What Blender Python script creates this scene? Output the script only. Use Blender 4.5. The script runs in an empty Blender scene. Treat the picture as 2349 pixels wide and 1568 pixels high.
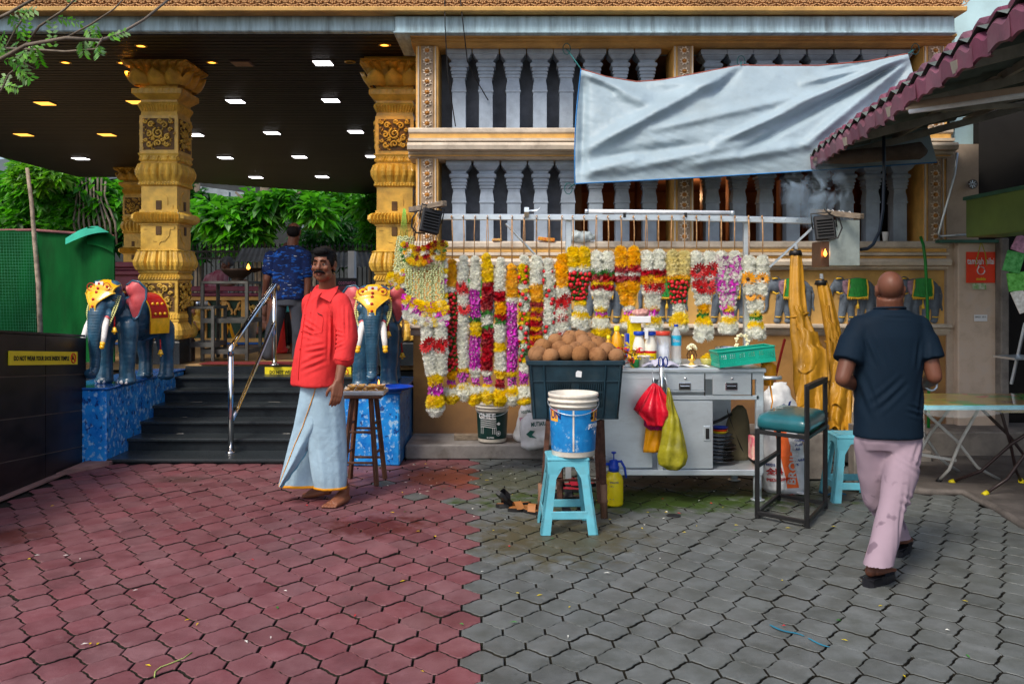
import bpy, bmesh, math, random
import numpy as np
from mathutils import Vector,Matrix,Euler,noise
R = math.radians
PI = math.pi
rng = random.Random(7)
# -- camera, sky, sun, exposure
sc = bpy.context.scene
C = sc.collection
cd = bpy.data.cameras.new('camera'); cam = bpy.data.objects.new('camera', cd); C.objects.link(cam)
cam.location = (0, 0, 1.5); cam.rotation_euler = (R(90), 0, 0)
cd.lens = 31.0; cd.sensor_width = 36; cd.shift_y = -0.053; cd.clip_end = 400; cd.clip_start = .05
sc.camera = cam
world = bpy.data.worlds.new('World'); sc.world = world; world.use_nodes = True
wn = world.node_tree; bg = wn.nodes['Background']
sky = wn.nodes.new('ShaderNodeTexSky'); sky.sky_type = 'NISHITA'; sky.sun_disc = False
sky.sun_elevation = R(48); sky.sun_rotation = R(215); sky.air_density = 1.0; sky.dust_density = 3.0
wn.links.new(sky.outputs[0],bg.inputs[0]); bg.inputs[1].default_value = 0.15
sl = bpy.data.lights.new('sun', 'SUN'); sun = bpy.data.objects.new('sun', sl); C.objects.link(sun)
sl.energy = 1.9; sl.angle = R(15); sl.color = (1.0, .91, .79)
_e,_a = R(48),R(215)
sd = Vector((math.sin(_a) * math.cos(_e), math.cos(_a) * math.cos(_e), math.sin(_e)))   # towards the sun
sun.rotation_euler = sd.to_track_quat('Z', 'Y').to_euler()
sun.location = (-6,-8,14)
vs = sc.view_settings; vs.view_transform = 'Standard'; vs.look = 'None'; vs.gamma = 1; vs.use_curve_mapping = False
vs.exposure = 0.45
# -- survey: picture measurement -> place
F_, HZ, CX, CH = 2023., 659., 1174.5, 1.5
def P(x, v, d): return Vector(((x - CX) * d / F_, d, CH + (HZ - v) * d / F_))
def G(x,v,z=0.):
 d = F_ * (CH - z) / (v - HZ); return Vector(((x - CX) * d / F_, d, z))
def X(x, d): return (x - CX) * d / F_
def Z(v,d): return CH + (HZ - v) * d / F_
# -- materials
MATS = {}
_tmp = bpy.data.scenes.new('workbench')
def evaluated_mesh(o):
 """evaluate one object in a scene of its own"""
 _tmp.collection.objects.link(o)
 with bpy.context.temp_override(scene=_tmp, view_layer=_tmp.view_layers[0]):
  dg = bpy.context.evaluated_depsgraph_get(); dg.update(); me = bpy.data.meshes.new_from_object(o.evaluated_get(dg))
 bpy.data.objects.remove(o); return me
def mat(name, col, rough=.6, metal=0., var=.18, vscale=5., bump=.15, bscale=60., col2=None, grime=0., gcol=(.03, .025, .02), gscale=1.5,
  stretch=(1, 1, 1), spec=.35, coat=0., sheen=0., alpha=1., trans=0., emit=None, estr=0., rand=0., island=False, bdist=.004, sss=0.):
 m = bpy.data.materials.new(name); m.use_nodes = True; nt = m.node_tree; N = nt.nodes; L = nt.links
 b = N['Principled BSDF']
 g = N.new('ShaderNodeNewGeometry'); mp = N.new('ShaderNodeMapping'); mp.inputs['Scale'].default_value = stretch
 L.new(g.outputs['Position'],mp.inputs[0])
 n1 = N.new('ShaderNodeTexNoise'); n1.inputs['Scale'].default_value = vscale; n1.inputs['Detail'].default_value = 6; n1.inputs['Roughness'].default_value = .62
 L.new(mp.outputs[0], n1.inputs['Vector'])
 rp = N.new('ShaderNodeValToRGB'); c2 = col2 or tuple(min(1,c * (1 + var)) for c in col)
 rp.color_ramp.elements[0].position = .36; rp.color_ramp.elements[1].position = .64
 rp.color_ramp.elements[0].color = (*[c * (1 - var) for c in col], 1) if not col2 else (*col, 1)
 rp.color_ramp.elements[1].color = (*c2,1)
 L.new(n1.outputs[0], rp.inputs[0]); out = rp.outputs[0]
 if grime:
  n2 = N.new('ShaderNodeTexNoise'); n2.inputs['Scale'].default_value = gscale; n2.inputs['Detail'].default_value = 8; n2.inputs['Roughness'].default_value = .7
  L.new(mp.outputs[0], n2.inputs['Vector'])
  mr = N.new('ShaderNodeMapRange'); mr.inputs[1].default_value = .5; mr.inputs[2].default_value = .72; mr.inputs[4].default_value = grime
  L.new(n2.outputs[0],mr.inputs[0]); mx = N.new('ShaderNodeMix'); mx.data_type = 'RGBA'
  L.new(mr.outputs[0], mx.inputs[0]); L.new(out, mx.inputs[6]); mx.inputs[7].default_value = (*gcol, 1); out = mx.outputs[2]
 if rand:
  if island: r_ = g.outputs['Random Per Island']
  else: r_ = N.new('ShaderNodeObjectInfo').outputs['Random']
  hs = N.new('ShaderNodeHueSaturation'); m1 = N.new('ShaderNodeMapRange'); m1.inputs[3].default_value = 1 - rand; m1.inputs[4].default_value = 1 + rand
  L.new(r_,m1.inputs[0]); L.new(m1.outputs[0],hs.inputs['Value'])
  wnz = N.new('ShaderNodeTexWhiteNoise'); wnz.noise_dimensions = '1D'; L.new(r_, wnz.inputs['W'])
  m2 = N.new('ShaderNodeMapRange'); m2.inputs[3].default_value = 1 - rand * .8; m2.inputs[4].default_value = 1 + rand * .8
  L.new(wnz.outputs[0],m2.inputs[0]); L.new(m2.outputs[0],hs.inputs['Saturation'])
  L.new(out, hs.inputs['Color']); out = hs.outputs[0]
 L.new(out, b.inputs['Base Color']); m['_out'] = 0
 b.inputs['Roughness'].default_value = rough; b.inputs['Metallic'].default_value = metal
 b.inputs['Specular IOR Level'].default_value = spec; b.inputs['Coat Weight'].default_value = coat; b.inputs['Alpha'].default_value = alpha
 b.inputs['Transmission Weight'].default_value = trans
 if sheen: b.inputs['Sheen Weight'].default_value = sheen
 if sss: b.inputs['Subsurface Weight'].default_value = sss; b.inputs['Subsurface Radius'].default_value = (.01, .004, .002)
 if emit: b.inputs['Emission Color'].default_value = (*emit, 1); b.inputs['Emission Strength'].default_value = estr
 if bump:
  n3 = N.new('ShaderNodeTexNoise'); n3.inputs['Scale'].default_value = bscale; n3.inputs['Detail'].default_value = 4
  L.new(mp.outputs[0], n3.inputs['Vector']); bp = N.new('ShaderNodeBump'); bp.inputs['Strength'].default_value = bump; bp.inputs['Distance'].default_value = bdist
  L.new(n3.outputs[0],bp.inputs['Height']); L.new(bp.outputs[0],b.inputs['Normal'])
  rr = N.new('ShaderNodeMapRange'); rr.inputs[3].default_value = max(.02, rough - .1); rr.inputs[4].default_value = min(1, rough + .1)
  L.new(n1.outputs[0], rr.inputs[0]); L.new(rr.outputs[0], b.inputs['Roughness'])
 MATS[name] = m
 return m
def nodes(m):
 nt = m.node_tree; return nt,nt.nodes,nt.links,nt.nodes['Principled BSDF']
def base_src(m):
 b = m.node_tree.nodes['Principled BSDF']; return b.inputs['Base Color'].links[0].from_socket
def mixin(m,fac,col):
 nt, N, L, b = nodes(m); s = base_src(m); mx = N.new('ShaderNodeMix'); mx.data_type = 'RGBA'
 L.new(fac, mx.inputs[0]); L.new(s, mx.inputs[6]); mx.inputs[7].default_value = (*col, 1); L.new(mx.outputs[2], b.inputs['Base Color'])
 return mx
def ramp(m, src, a, b_, lo=0., hi=1.):
 nt, N, L, b = nodes(m); r = N.new('ShaderNodeMapRange'); r.inputs[1].default_value = a; r.inputs[2].default_value = b_
 r.inputs[3].default_value = lo; r.inputs[4].default_value = hi; L.new(src,r.inputs[0]); return r.outputs[0]
def mathn(m, op, a, b_=None):
 nt, N, L, b = nodes(m); r = N.new('ShaderNodeMath'); r.operation = op
 for i,s in enumerate((a,b_)):
  if s is None: continue
  if isinstance(s, (int, float)): r.inputs[i].default_value = s
  else: L.new(s,r.inputs[i])
 return r.outputs[0]
def noisetex(m, scale, stretch=(1, 1, 1), detail=5, kind='ShaderNodeTexNoise', rough=.6, loc=(0, 0, 0)):
 nt,N,L,b = nodes(m); g = N.new('ShaderNodeNewGeometry'); mp = N.new('ShaderNodeMapping'); mp.inputs['Scale'].default_value = stretch; mp.inputs['Location'].default_value = loc
 L.new(g.outputs['Position'], mp.inputs[0]); n = N.new(kind); n.inputs['Scale'].default_value = scale
 if kind == 'ShaderNodeTexNoise': n.inputs['Detail'].default_value = detail; n.inputs['Roughness'].default_value = rough
 L.new(mp.outputs[0],n.inputs['Vector']); return n.outputs[0]
def spot(m, c, rad, soft=.5):
 """0..1 mask round a place on the ground, broken up by noise"""
 nt,N,L,b = nodes(m); g = N.new('ShaderNodeNewGeometry'); vm = N.new('ShaderNodeVectorMath'); vm.operation = 'SUBTRACT'; vm.inputs[1].default_value = (*c,0)
 L.new(g.outputs['Position'], vm.inputs[0]); v2 = N.new('ShaderNodeVectorMath'); v2.operation = 'MULTIPLY'; v2.inputs[1].default_value = (1 / rad[0], 1 / rad[1], 0)
 L.new(vm.outputs[0], v2.inputs[0]); v3 = N.new('ShaderNodeVectorMath'); v3.operation = 'LENGTH'; L.new(v2.outputs[0], v3.inputs[0])
 n = noisetex(m,9.,detail=6); s = mathn(m,'ADD',v3.outputs['Value'],mathn(m,'MULTIPLY',mathn(m,'SUBTRACT',n,.5),2.2))
 return ramp(m, s, 1.0, 1.0 - soft)
# -- mesh helpers
class MB:
 def __init__(s): s.v = []; s.f = []; s.m = []; s.sm = []
 def add(s, vs_, fs, mi=0, smooth=False):
  n = len(s.v); s.v += [tuple(p) for p in vs_]; s.f += [tuple(i + n for i in f) for f in fs]
  s.m += [mi] * len(fs); s.sm += [smooth] * len(fs); return s
 def box(s, c, size, rot=None, bev=0., mi=0):
  hx,hy,hz = [a / 2 for a in size]; b = min(bev,hx * .9,hy * .9,hz * .9)
  if b <= 0:
   vs_ = [Vector((x * hx, y * hy, z * hz)) for x in (-1, 1) for y in (-1, 1) for z in (-1, 1)]
   fs = [(0,1,3,2),(4,6,7,5),(0,4,5,1),(2,3,7,6),(0,2,6,4),(1,5,7,3)]
  else:
   vs_ = []; idx = {}
   for x in (-1,1):
    for y in (-1, 1):
     for z in (-1, 1):
      for a in range(3):
       idx[(x, y, z, a)] = len(vs_)
       q = [x * hx, y * hy, z * hz]
       for k,sg in enumerate((x,y,z)):
        if k != a: q[k] -= sg * b
       vs_.append(Vector(q))
   fs = []
   for a in range(3):
    o = [k for k in range(3) if k != a]
    for sgn in (-1,1):
     f = []
     for p, q in ((-1, -1), (1, -1), (1, 1), (-1, 1)):
      t = [0,0,0]; t[a] = sgn; t[o[0]] = p; t[o[1]] = q; f.append(idx[(*t,a)])
     fs.append(tuple(f))
   for a in range(3):
    o = [k for k in range(3) if k != a]
    for p in (-1, 1):
     for q in (-1, 1):
      t1 = [0,0,0]; t1[o[0]] = p; t1[o[1]] = q; t1[a] = -1; t2 = list(t1); t2[a] = 1
      fs.append((idx[(*t1, o[0])], idx[(*t1, o[1])], idx[(*t2, o[1])], idx[(*t2, o[0])]))
   for x in (-1, 1):
    for y in (-1,1):
     for z in (-1, 1): fs.append(tuple(idx[(x, y, z, a)] for a in range(3)))
  c = Vector(c)
  if rot is not None:
   m = rot.to_3x3() if isinstance(rot, Matrix) else Euler(rot).to_matrix()
   vs_ = [m @ p for p in vs_]
  return s.add([p + c for p in vs_],fs,mi)
 def fb(s, x0, v0, x1, v1, d, dep, bev=0., mi=0):
  """box whose front face, at distance d, spans these measurements"""
  a = P(x0,v1,d); b = P(x1,v0,d)
  return s.box(((a.x + b.x) / 2, d + dep / 2, (a.z + b.z) / 2), (abs(b.x - a.x), dep, abs(b.z - a.z)), None, bev, mi)
 def bar(s, a, b, w, h=None, bev=0., mi=0):
  a,b = Vector(a),Vector(b); d = b - a; h = h or w
  q = d.to_track_quat('Z', 'Y').to_matrix()
  return s.box((a + b) / 2, (w, h, d.length), q, bev, mi)
 def tube(s,path,r,n=8,caps=True,mi=0,smooth=True,flat=1.):
  path = [Vector(p) for p in path]; k = len(path); rs = r if hasattr(r, '__len__') else [r] * k
  vs_ = []; up = None
  for i,p in enumerate(path):
   t = (path[min(i + 1, k - 1)] - path[max(i - 1, 0)])
   if t.length < 1e-9: t = Vector((0, 0, 1))
   t.normalize()
   if up is None:
    up = Vector((0, 0, 1)) if abs(t.z) < .9 else Vector((1, 0, 0))
   u = up - t * up.dot(t)
   if u.length < 1e-4: u = Vector((1, 0, 0)) - t * t.x
   u.normalize(); w = t.cross(u); up = u
   for j in range(n):
    a = 2 * PI * j / n; vs_.append(p + (u * math.cos(a) * flat + w * math.sin(a)) * rs[i])
  fs = [(i * n + j, i * n + (j + 1) % n, (i + 1) * n + (j + 1) % n, (i + 1) * n + j) for i in range(k - 1) for j in range(n)]
  s.add(vs_,fs,mi,smooth)
  if caps:
   b0 = len(s.v) - len(vs_)
   s.f += [tuple(b0 + j for j in range(n))[::-1],tuple(b0 + (k - 1) * n + j for j in range(n))]; s.m += [mi] * 2; s.sm += [False] * 2
  return s
 def lathe(s, prof, c=(0, 0, 0), n=16, mi=0, smooth=True, rot=None, caps=True):
  c = Vector(c); m = rot if isinstance(rot,Matrix) else (Euler(rot).to_matrix() if rot else None)
  vs_ = []
  for r, z in prof:
   for j in range(n):
    a = 2 * PI * j / n; p = Vector((r * math.cos(a), r * math.sin(a), z)); vs_.append((m @ p if m else p) + c)
  k = len(prof)
  fs = [(i * n + j,i * n + (j + 1) % n,(i + 1) * n + (j + 1) % n,(i + 1) * n + j) for i in range(k - 1) for j in range(n)]
  s.add(vs_, fs, mi, smooth)
  if caps:
   b0 = len(s.v) - len(vs_); s.f += [tuple(b0 + j for j in range(n))[::-1],tuple(b0 + (k - 1) * n + j for j in range(n))]; s.m += [mi] * 2; s.sm += [False] * 2
  return s
 def ell(s, c, r, rot=None, nu=12, nv=8, mi=0):
  c = Vector(c); r = r if hasattr(r,'__len__') else (r,r,r); m = rot if isinstance(rot,Matrix) else (Euler(rot).to_matrix() if rot else None)
  vs_ = [Vector((0, 0, -r[2]))]
  for i in range(1, nv):
   t = -PI / 2 + PI * i / nv
   for j in range(nu):
    a = 2 * PI * j / nu; vs_.append(Vector((r[0] * math.cos(t) * math.cos(a), r[1] * math.cos(t) * math.sin(a), r[2] * math.sin(t))))
  vs_.append(Vector((0,0,r[2]))); e = len(vs_) - 1
  fs = [(0, 1 + (j + 1) % nu, 1 + j) for j in range(nu)]
  for i in range(nv - 2):
   fs += [(1 + i * nu + j,1 + i * nu + (j + 1) % nu,1 + (i + 1) * nu + (j + 1) % nu,1 + (i + 1) * nu + j) for j in range(nu)]
  fs += [(e, 1 + (nv - 2) * nu + j, 1 + (nv - 2) * nu + (j + 1) % nu) for j in range(nu)]
  return s.add([(m @ p if m else p) + c for p in vs_], fs, mi, True)
 def prism(s,poly,a,b,mi=0,smooth=False):
  """poly: list of 3D points; extruded by vector b-a"""
  poly = [Vector(p) for p in poly]; d = Vector(b) - Vector(a); n = len(poly)
  vs_ = poly + [p + d for p in poly]
  fs = [tuple(range(n))[::-1], tuple(range(n, 2 * n))] + [(i, (i + 1) % n, n + (i + 1) % n, n + i) for i in range(n)]
  return s.add(vs_, fs, mi, smooth)
 def grid(s,fn,nu,nv,mi=0,smooth=True,thick=0.):
  vs_ = [Vector(fn(i / nu, j / nv)) for j in range(nv + 1) for i in range(nu + 1)]
  fs = [(j * (nu + 1) + i, j * (nu + 1) + i + 1, (j + 1) * (nu + 1) + i + 1, (j + 1) * (nu + 1) + i) for j in range(nv) for i in range(nu)]
  s.add(vs_,fs,mi,smooth); return s
 def loft(s, rings, n=24, mi=0, caps=True, e=2.0, smooth=True):
  """rings: (centre, rx, ry, yaw) stacked; superellipse"""
  vs_ = []
  for rg in rings:
   c, rx, ry = Vector(rg[0]), rg[1], rg[2]; yaw = rg[3] if len(rg) > 3 else 0; tilt = rg[4] if len(rg) > 4 else None
   for j in range(n):
    a = 2 * PI * j / n; ca, sa = math.cos(a), math.sin(a)
    p = Vector((rx * math.copysign(abs(ca) ** (2 / e), ca), ry * math.copysign(abs(sa) ** (2 / e), sa), 0))
    p = Matrix.Rotation(yaw,3,'Z') @ p
    if tilt: p = Euler(tilt).to_matrix() @ p
    vs_.append(c + p)
  k = len(rings)
  fs = [(i * n + j, i * n + (j + 1) % n, (i + 1) * n + (j + 1) % n, (i + 1) * n + j) for i in range(k - 1) for j in range(n)]
  s.add(vs_, fs, mi, smooth)
  if caps:
   b0 = len(s.v) - len(vs_); s.f += [tuple(b0 + j for j in range(n))[::-1], tuple(b0 + (k - 1) * n + j for j in range(n))]; s.m += [mi] * 2; s.sm += [False] * 2
  return s
 def limb(s,pts,rs,n=12):
  for i in range(len(pts) - 1): s.tube([pts[i], pts[i + 1]], [rs[i], rs[i + 1]], n)
  for p, r in zip(pts, rs): s.ell(p, r * .995, None, n, 8)
  return s
 def xf(s, m, start=0):
  for i in range(start, len(s.v)): s.v[i] = tuple(m @ Vector(s.v[i]))
  return s
 def merge(s, o, m=None):
  n = len(s.v); s.v += [tuple(m @ Vector(p)) if m else p for p in o.v]; s.f += [tuple(i + n for i in f) for f in o.f]; s.m += o.m; s.sm += o.sm; return s
 def mesh(s,name,off=None,recalc=True):
  me = bpy.data.meshes.new(name)
  vs_ = s.v if off is None else [(p[0] - off[0], p[1] - off[1], p[2] - off[2]) for p in s.v]
  me.from_pydata(vs_,[],s.f); me.polygons.foreach_set('material_index',s.m); me.polygons.foreach_set('use_smooth',s.sm)
  if recalc:
   bm = bmesh.new(); bm.from_mesh(me); bmesh.ops.recalc_face_normals(bm, faces=bm.faces); bm.to_mesh(me); bm.free()
  me.update(); return me
def rootloc(o):
 while o.parent: o = o.parent
 return Vector(o.location)
def meta(o, label=None, cat=None, group=None, kind=None):
 if label: o['label'] = label
 if cat: o['category'] = cat
 if group: o['group'] = group
 if kind: o['kind'] = kind
 return o
def thing(name, label, cat, loc=(0, 0, 0), group=None, rz=0.):
 o = bpy.data.objects.new(name, None); C.objects.link(o); o.location = loc; o.rotation_euler = (0, 0, rz); o.empty_display_size = .1
 return meta(o,label,cat,group)
def put(name, me, parent=None, mats=None, loc=(0, 0, 0), rot=(0, 0, 0), scale=(1, 1, 1), label=None, kind=None):
 o = bpy.data.objects.new(name, me); C.objects.link(o); o.parent = parent; o.location = loc; o.rotation_euler = rot; o.scale = scale
 if mats is not None and len(me.materials) == 0:
  for m in (mats if isinstance(mats, (list, tuple)) else [mats]): me.materials.append(m)
 if label: o['label'] = label
 if kind: o['kind'] = kind
 return o
def part(name, mb, mats, parent=None, label=None, kind=None, local=False, loc=None, recalc=True):
 """world-space mesh data linked as one object under parent (or at its own base when top level)"""
 off = None
 if not local:
  if parent is not None: off = rootloc(parent)
  else:
   a = np.array(mb.v); off = Vector(((a[:, 0].min() + a[:, 0].max()) / 2, (a[:, 1].min() + a[:, 1].max()) / 2, a[:, 2].min()))
 me = mb.mesh(name,off,recalc)
 o = put(name, me, parent, mats, label=label, kind=kind)
 if parent is None and off is not None: o.location = off
 if loc is not None: o.location = loc
 return o
def solo(name, mb, mats, label, cat, group=None, kind=None):
 o = part(name,mb,mats); return meta(o,label,cat,group,kind)
def struct(name, mb, mats, parent=None):
 o = part(name, mb, mats, parent)
 if parent is None: o['kind'] = 'structure'
 return o
def dup(root, loc, rz=None, label=None, group=None, scale=None):
 r = root.copy(); C.objects.link(r); r.location = loc
 if rz is not None: r.rotation_euler = (0, 0, rz)
 if scale is not None: r.scale = scale
 if label: r['label'] = label
 if group: r['group'] = group
 def rec(a, b):
  for ch in list(a.children):
   if ch.name.startswith('__'): continue
   c = ch.copy(); C.objects.link(c); c.parent = b; rec(ch, c)
 rec(root,r)
 return r
def remesh(mb, voxel, smooth=4, fn=None, sfac=.5, off=None):
 me = mb.mesh('tmp',off); o = bpy.data.objects.new('tmp',me)
 md = o.modifiers.new('r', 'REMESH'); md.mode = 'VOXEL'; md.voxel_size = voxel; md.use_smooth_shade = True
 if smooth: s_ = o.modifiers.new('s', 'SMOOTH'); s_.iterations = smooth; s_.factor = sfac
 out = evaluated_mesh(o)
 if fn:
  n = len(out.vertices); co = np.empty(n * 3); out.vertices.foreach_get('co', co); co = co.reshape(-1, 3)
  no = np.empty(n * 3); out.vertices.foreach_get('normal',no); no = no.reshape(-1,3)
  co = fn(co, no); out.vertices.foreach_set('co', co.reshape(-1)); out.update()
 out.polygons.foreach_set('use_smooth', [True] * len(out.polygons)); out.materials.clear()
 return out
_font = {}
def text_mesh(s, size, width=None, bold=0., extrude=.0006, align='LEFT'):
 cu = bpy.data.curves.new('t','FONT'); cu.body = s; cu.size = size; cu.extrude = extrude; cu.offset = bold; cu.align_x = align
 cu.resolution_u = 2
 me = evaluated_mesh(bpy.data.objects.new('t', cu))
 n = len(me.vertices); co = np.empty(n * 3); me.vertices.foreach_get('co',co); co = co.reshape(-1,3)
 w = co[:, 0].max() - co[:, 0].min() if n else 1
 if width:
  co[:,0] *= width / w
  me.vertices.foreach_set('co', co.reshape(-1)); me.update()
 me.materials.clear()
 return me
def lettering(s, size, at, rot, m, parent, width=None, bold=0., name='lettering', align='LEFT'):
 me = text_mesh(s, size, width, bold, align=align); o = put(name, me, parent, m)
 o.location = Vector(at) - (rootloc(parent) if parent else Vector()); o.rotation_euler = rot
 return o
FACE = (R(90), 0, 0)    # text that faces the camera side of the square
def nz(p,s=1.): return noise.noise(Vector(p) * s)
from mathutils.bvhtree import BVHTree
def caster(o):
 me = o.data; t = BVHTree.FromPolygons([v.co.copy() for v in me.vertices],[tuple(p.vertices) for p in me.polygons])
 def f(p, d):
  pos, nr, i, dist = t.ray_cast(p, d); return pos is not None, pos, nr, i
 return f
# -- shared materials
M_sand = mat('sandstone_paint', (.54, .325, .10), .7, var=.2, vscale=3, grime=.5, gcol=(.18, .10, .05), gscale=2.2, bump=.3, bscale=45)
M_cream = mat('cream_paint',(.58,.50,.40),.65,var=.15,vscale=5,grime=.55,gcol=(.16,.12,.09),gscale=4,bump=.2)
M_orange = mat('orange_paint', (.70, .40, .11), .65, var=.15, vscale=7, grime=.35, gcol=(.25, .14, .08), gscale=4, bump=.2)
M_bal = mat('baluster_grey', (.29, .355, .44), .5, var=.14, vscale=6, grime=.3, gcol=(.11, .12, .14), gscale=5, bump=.15)
M_dgrey = mat('dark_grey_wall',(.17,.19,.23),.8,var=.3,vscale=4,bump=.4,bscale=90)
M_int = mat('interior_brown', (.30, .13, .06), .8, var=.4, vscale=1.5, bump=0)
M_gold = mat('gilded_stone', (.62, .38, .055), .45, var=.22, vscale=7, grime=.45, gcol=(.20, .10, .02), gscale=5, bump=.4, bscale=50, coat=.2)
M_beam = mat('weathered_grey_paint',(.33,.46,.52),.7,var=.25,vscale=3,stretch=(4.5,1,.5),grime=.7,gcol=(.07,.07,.06),gscale=2.5,bump=.2)
M_plaster = mat('pale_plaster', (.45, .36, .28), .8, var=.18, vscale=3, grime=.6, gcol=(.16, .13, .11), gscale=3, bump=.25)
M_conc = mat('concrete', (.20, .18, .16), .85, var=.25, vscale=5, grime=.7, gcol=(.05, .045, .04), gscale=3, bump=.5, bscale=70)
M_granite = mat('black_granite',(.010,.014,.018),.32,var=.35,vscale=60,bump=.05,grime=.5,gcol=(.04,.045,.05),gscale=3)
M_tile = mat('black_marble_tile', (.006, .005, .006), .34, vscale=4, col2=(.022, .017, .017), bump=.05, stretch=(1, 1, 2.2), rand=.2)
M_grout = mat('grey_grout', (.22, .18, .15), .9, bump=.1)
M_steel = mat('brushed_steel',(.66,.74,.80),.36,.75,var=.14,vscale=3,stretch=(1,1,2.5),grime=.35,gcol=(.22,.22,.2),gscale=6,bump=.08,bscale=30)
M_chrome = mat('polished_steel', (.75, .75, .76), .12, 1., var=.05, bump=0)
M_black = mat('black_paint', (.012, .012, .013), .45, var=.3, bump=.1)
M_rust = mat('rusty_steel',(.10,.045,.03),.75,.2,var=.5,vscale=12,bump=.4,grime=.5,gcol=(.02,.02,.02),gscale=10)
M_white = mat('white_paint', (.72, .74, .76), .5, var=.06, bump=.05)
M_ink = mat('black_ink', (.01, .01, .01), .6, bump=0, var=0)
M_yelsign = mat('yellow_sign',(.75,.62,.02),.4,var=.06,bump=0)
M_redink = mat('red_ink', (.6, .02, .015), .5, var=.05, bump=0)
# -- paving
def paver_mat(name,col,col2,island):
 m = mat(name, col, .72, 0, vscale=7, col2=col2, grime=.6, gcol=tuple(c * .45 for c in col), gscale=2.3, bump=.55, bscale=160, bdist=.003, rand=.11, island=island)
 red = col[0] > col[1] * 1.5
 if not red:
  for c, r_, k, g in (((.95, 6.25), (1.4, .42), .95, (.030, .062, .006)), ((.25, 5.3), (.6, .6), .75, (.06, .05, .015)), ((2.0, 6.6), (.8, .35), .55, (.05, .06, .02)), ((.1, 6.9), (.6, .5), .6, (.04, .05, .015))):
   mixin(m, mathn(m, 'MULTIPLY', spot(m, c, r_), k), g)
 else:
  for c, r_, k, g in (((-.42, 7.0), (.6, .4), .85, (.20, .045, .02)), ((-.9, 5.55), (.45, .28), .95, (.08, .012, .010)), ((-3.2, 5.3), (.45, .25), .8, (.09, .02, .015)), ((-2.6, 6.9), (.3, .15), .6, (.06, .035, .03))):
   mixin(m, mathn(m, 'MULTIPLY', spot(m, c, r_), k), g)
 gum = noisetex(m,38,detail=2); mixin(m,ramp(m,gum,.70,.74,0,.55),tuple(c * .35 for c in col)); pale = noisetex(m,5.5,detail=7,rough=.75,loc=(4,2,0)); mixin(m,ramp(m,pale,.56,.70,0,.35),tuple(min(1,c * 1.25 + .06) for c in col2))
 nt, N, L, b = nodes(m)
 wet = noisetex(m, .8, detail=3); L.new(ramp(m, wet, .42, .62, .45, .82), b.inputs['Roughness'])
 return m
RED, RED2 = (.145, .048, .056), (.190, .080, .090)
GRY, GRY2 = (.082, .090, .084), (.125, .138, .138)
M_pr = paver_mat('red_paver',RED,RED2,False); M_prs = paver_mat('red_paver_far',RED,RED2,True)
M_pg = paver_mat('grey_paver', GRY, GRY2, False); M_pgs = paver_mat('grey_paver_far', GRY, GRY2, True)
M_joint = mat('joint_soil', (.008, .007, .006), .95, vscale=6, col2=(.020, .018, .010), bump=.6, bscale=120)
PW,PP,PE = .185,.148,.034
def paver_outline(w, p, e, gap, ns=8):
 t = p - e; pts = []
 def S(u):
  s = u * u * (3 - 2 * u); return s - .034 * math.sin(6 * PI * u)
 q = [(-w / 2 + w / 2 * (i / ns), e + (t - e) * S(i / ns)) for i in range(ns + 1)]
 top = q + [(-x,y) for x,y in q[::-1][1:]]
 out = top + [(x, -y) for x, y in top[::-1]]
 r = []
 for x,y in out:
  r.append((x * (1 - gap / w * 1.15), y * (1 - gap / t)))
 return r
def paver_mb(z0=-.03,ns=9):
 o = paver_outline(PW, PP, PE, .0082, ns); n = len(o); mb = MB()
 vs_ = [(x * .975, y * .975, 0) for x, y in o] + [(x, y, -.003) for x, y in o] + [(x, y, z0) for x, y in o]
 fs = [tuple(range(n))] + [(k * n + i,k * n + (i + 1) % n,(k + 1) * n + (i + 1) % n,(k + 1) * n + i) for k in (0,1) for i in range(n)]
 mb.add(vs_, fs); mb.m = [0] * (1 + n) + [1] * n; return mb
ROTP = R(2.2)
def lat(i,j):
 x, y = (i + (.5 if j % 2 else 0)) * PW, j * PP
 return Vector((-.10 + .1153 + x * math.cos(ROTP) - y * math.sin(ROTP) - .0, y * math.cos(ROTP) + x * math.sin(ROTP), 0))
ground = MB(); ground.add([(-14,-6,-.028),(14,-6,-.028),(14,60,-.028),(-14,60,-.028)],[(0,1,2,3)])
ground = struct('ground', ground, M_joint)
reds, greys = [], []
apron = [(2030,1066),(2066,1128),(2140,1131),(2212,1132),(2285,1169),(2349,1209),(2520,1275)]
apr_pts = [G(*a) for a in apron]
def in_apron(p):
 for a,b in zip(apr_pts,apr_pts[1:]):
  if a.x <= p.x < b.x: return p.y > a.y + (b.y - a.y) * (p.x - a.x) / (b.x - a.x)
 return p.x > apr_pts[-1].x and p.y > apr_pts[-1].y
for j in range(16,54):
 for i in range(-40, 40):
  p = lat(i, j)
  if p.y < 2.6 or p.y > 7.95: continue
  if abs(p.x) > p.y * .60 + .25: continue
  if in_apron(p) or p.x > 4.6: continue
  if p.x < -3.40 and p.y > 7.5: continue
  if p.x < -3.55: continue
  if p.y > 7.55 and (p.x < -1.2): continue
  if p.y > 7.78: continue
  red = i < 0 if j % 2 == 0 else i < 0
  if j % 2 == 0: red = i < 0
  near = min(abs(i),99)
  if near <= 7 and p.y > 6.0 and rng.random() < .06 and i < 0: red = False
  (reds if red else greys).append(p)
mean_paver = paver_mb(); pm = {}
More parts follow.
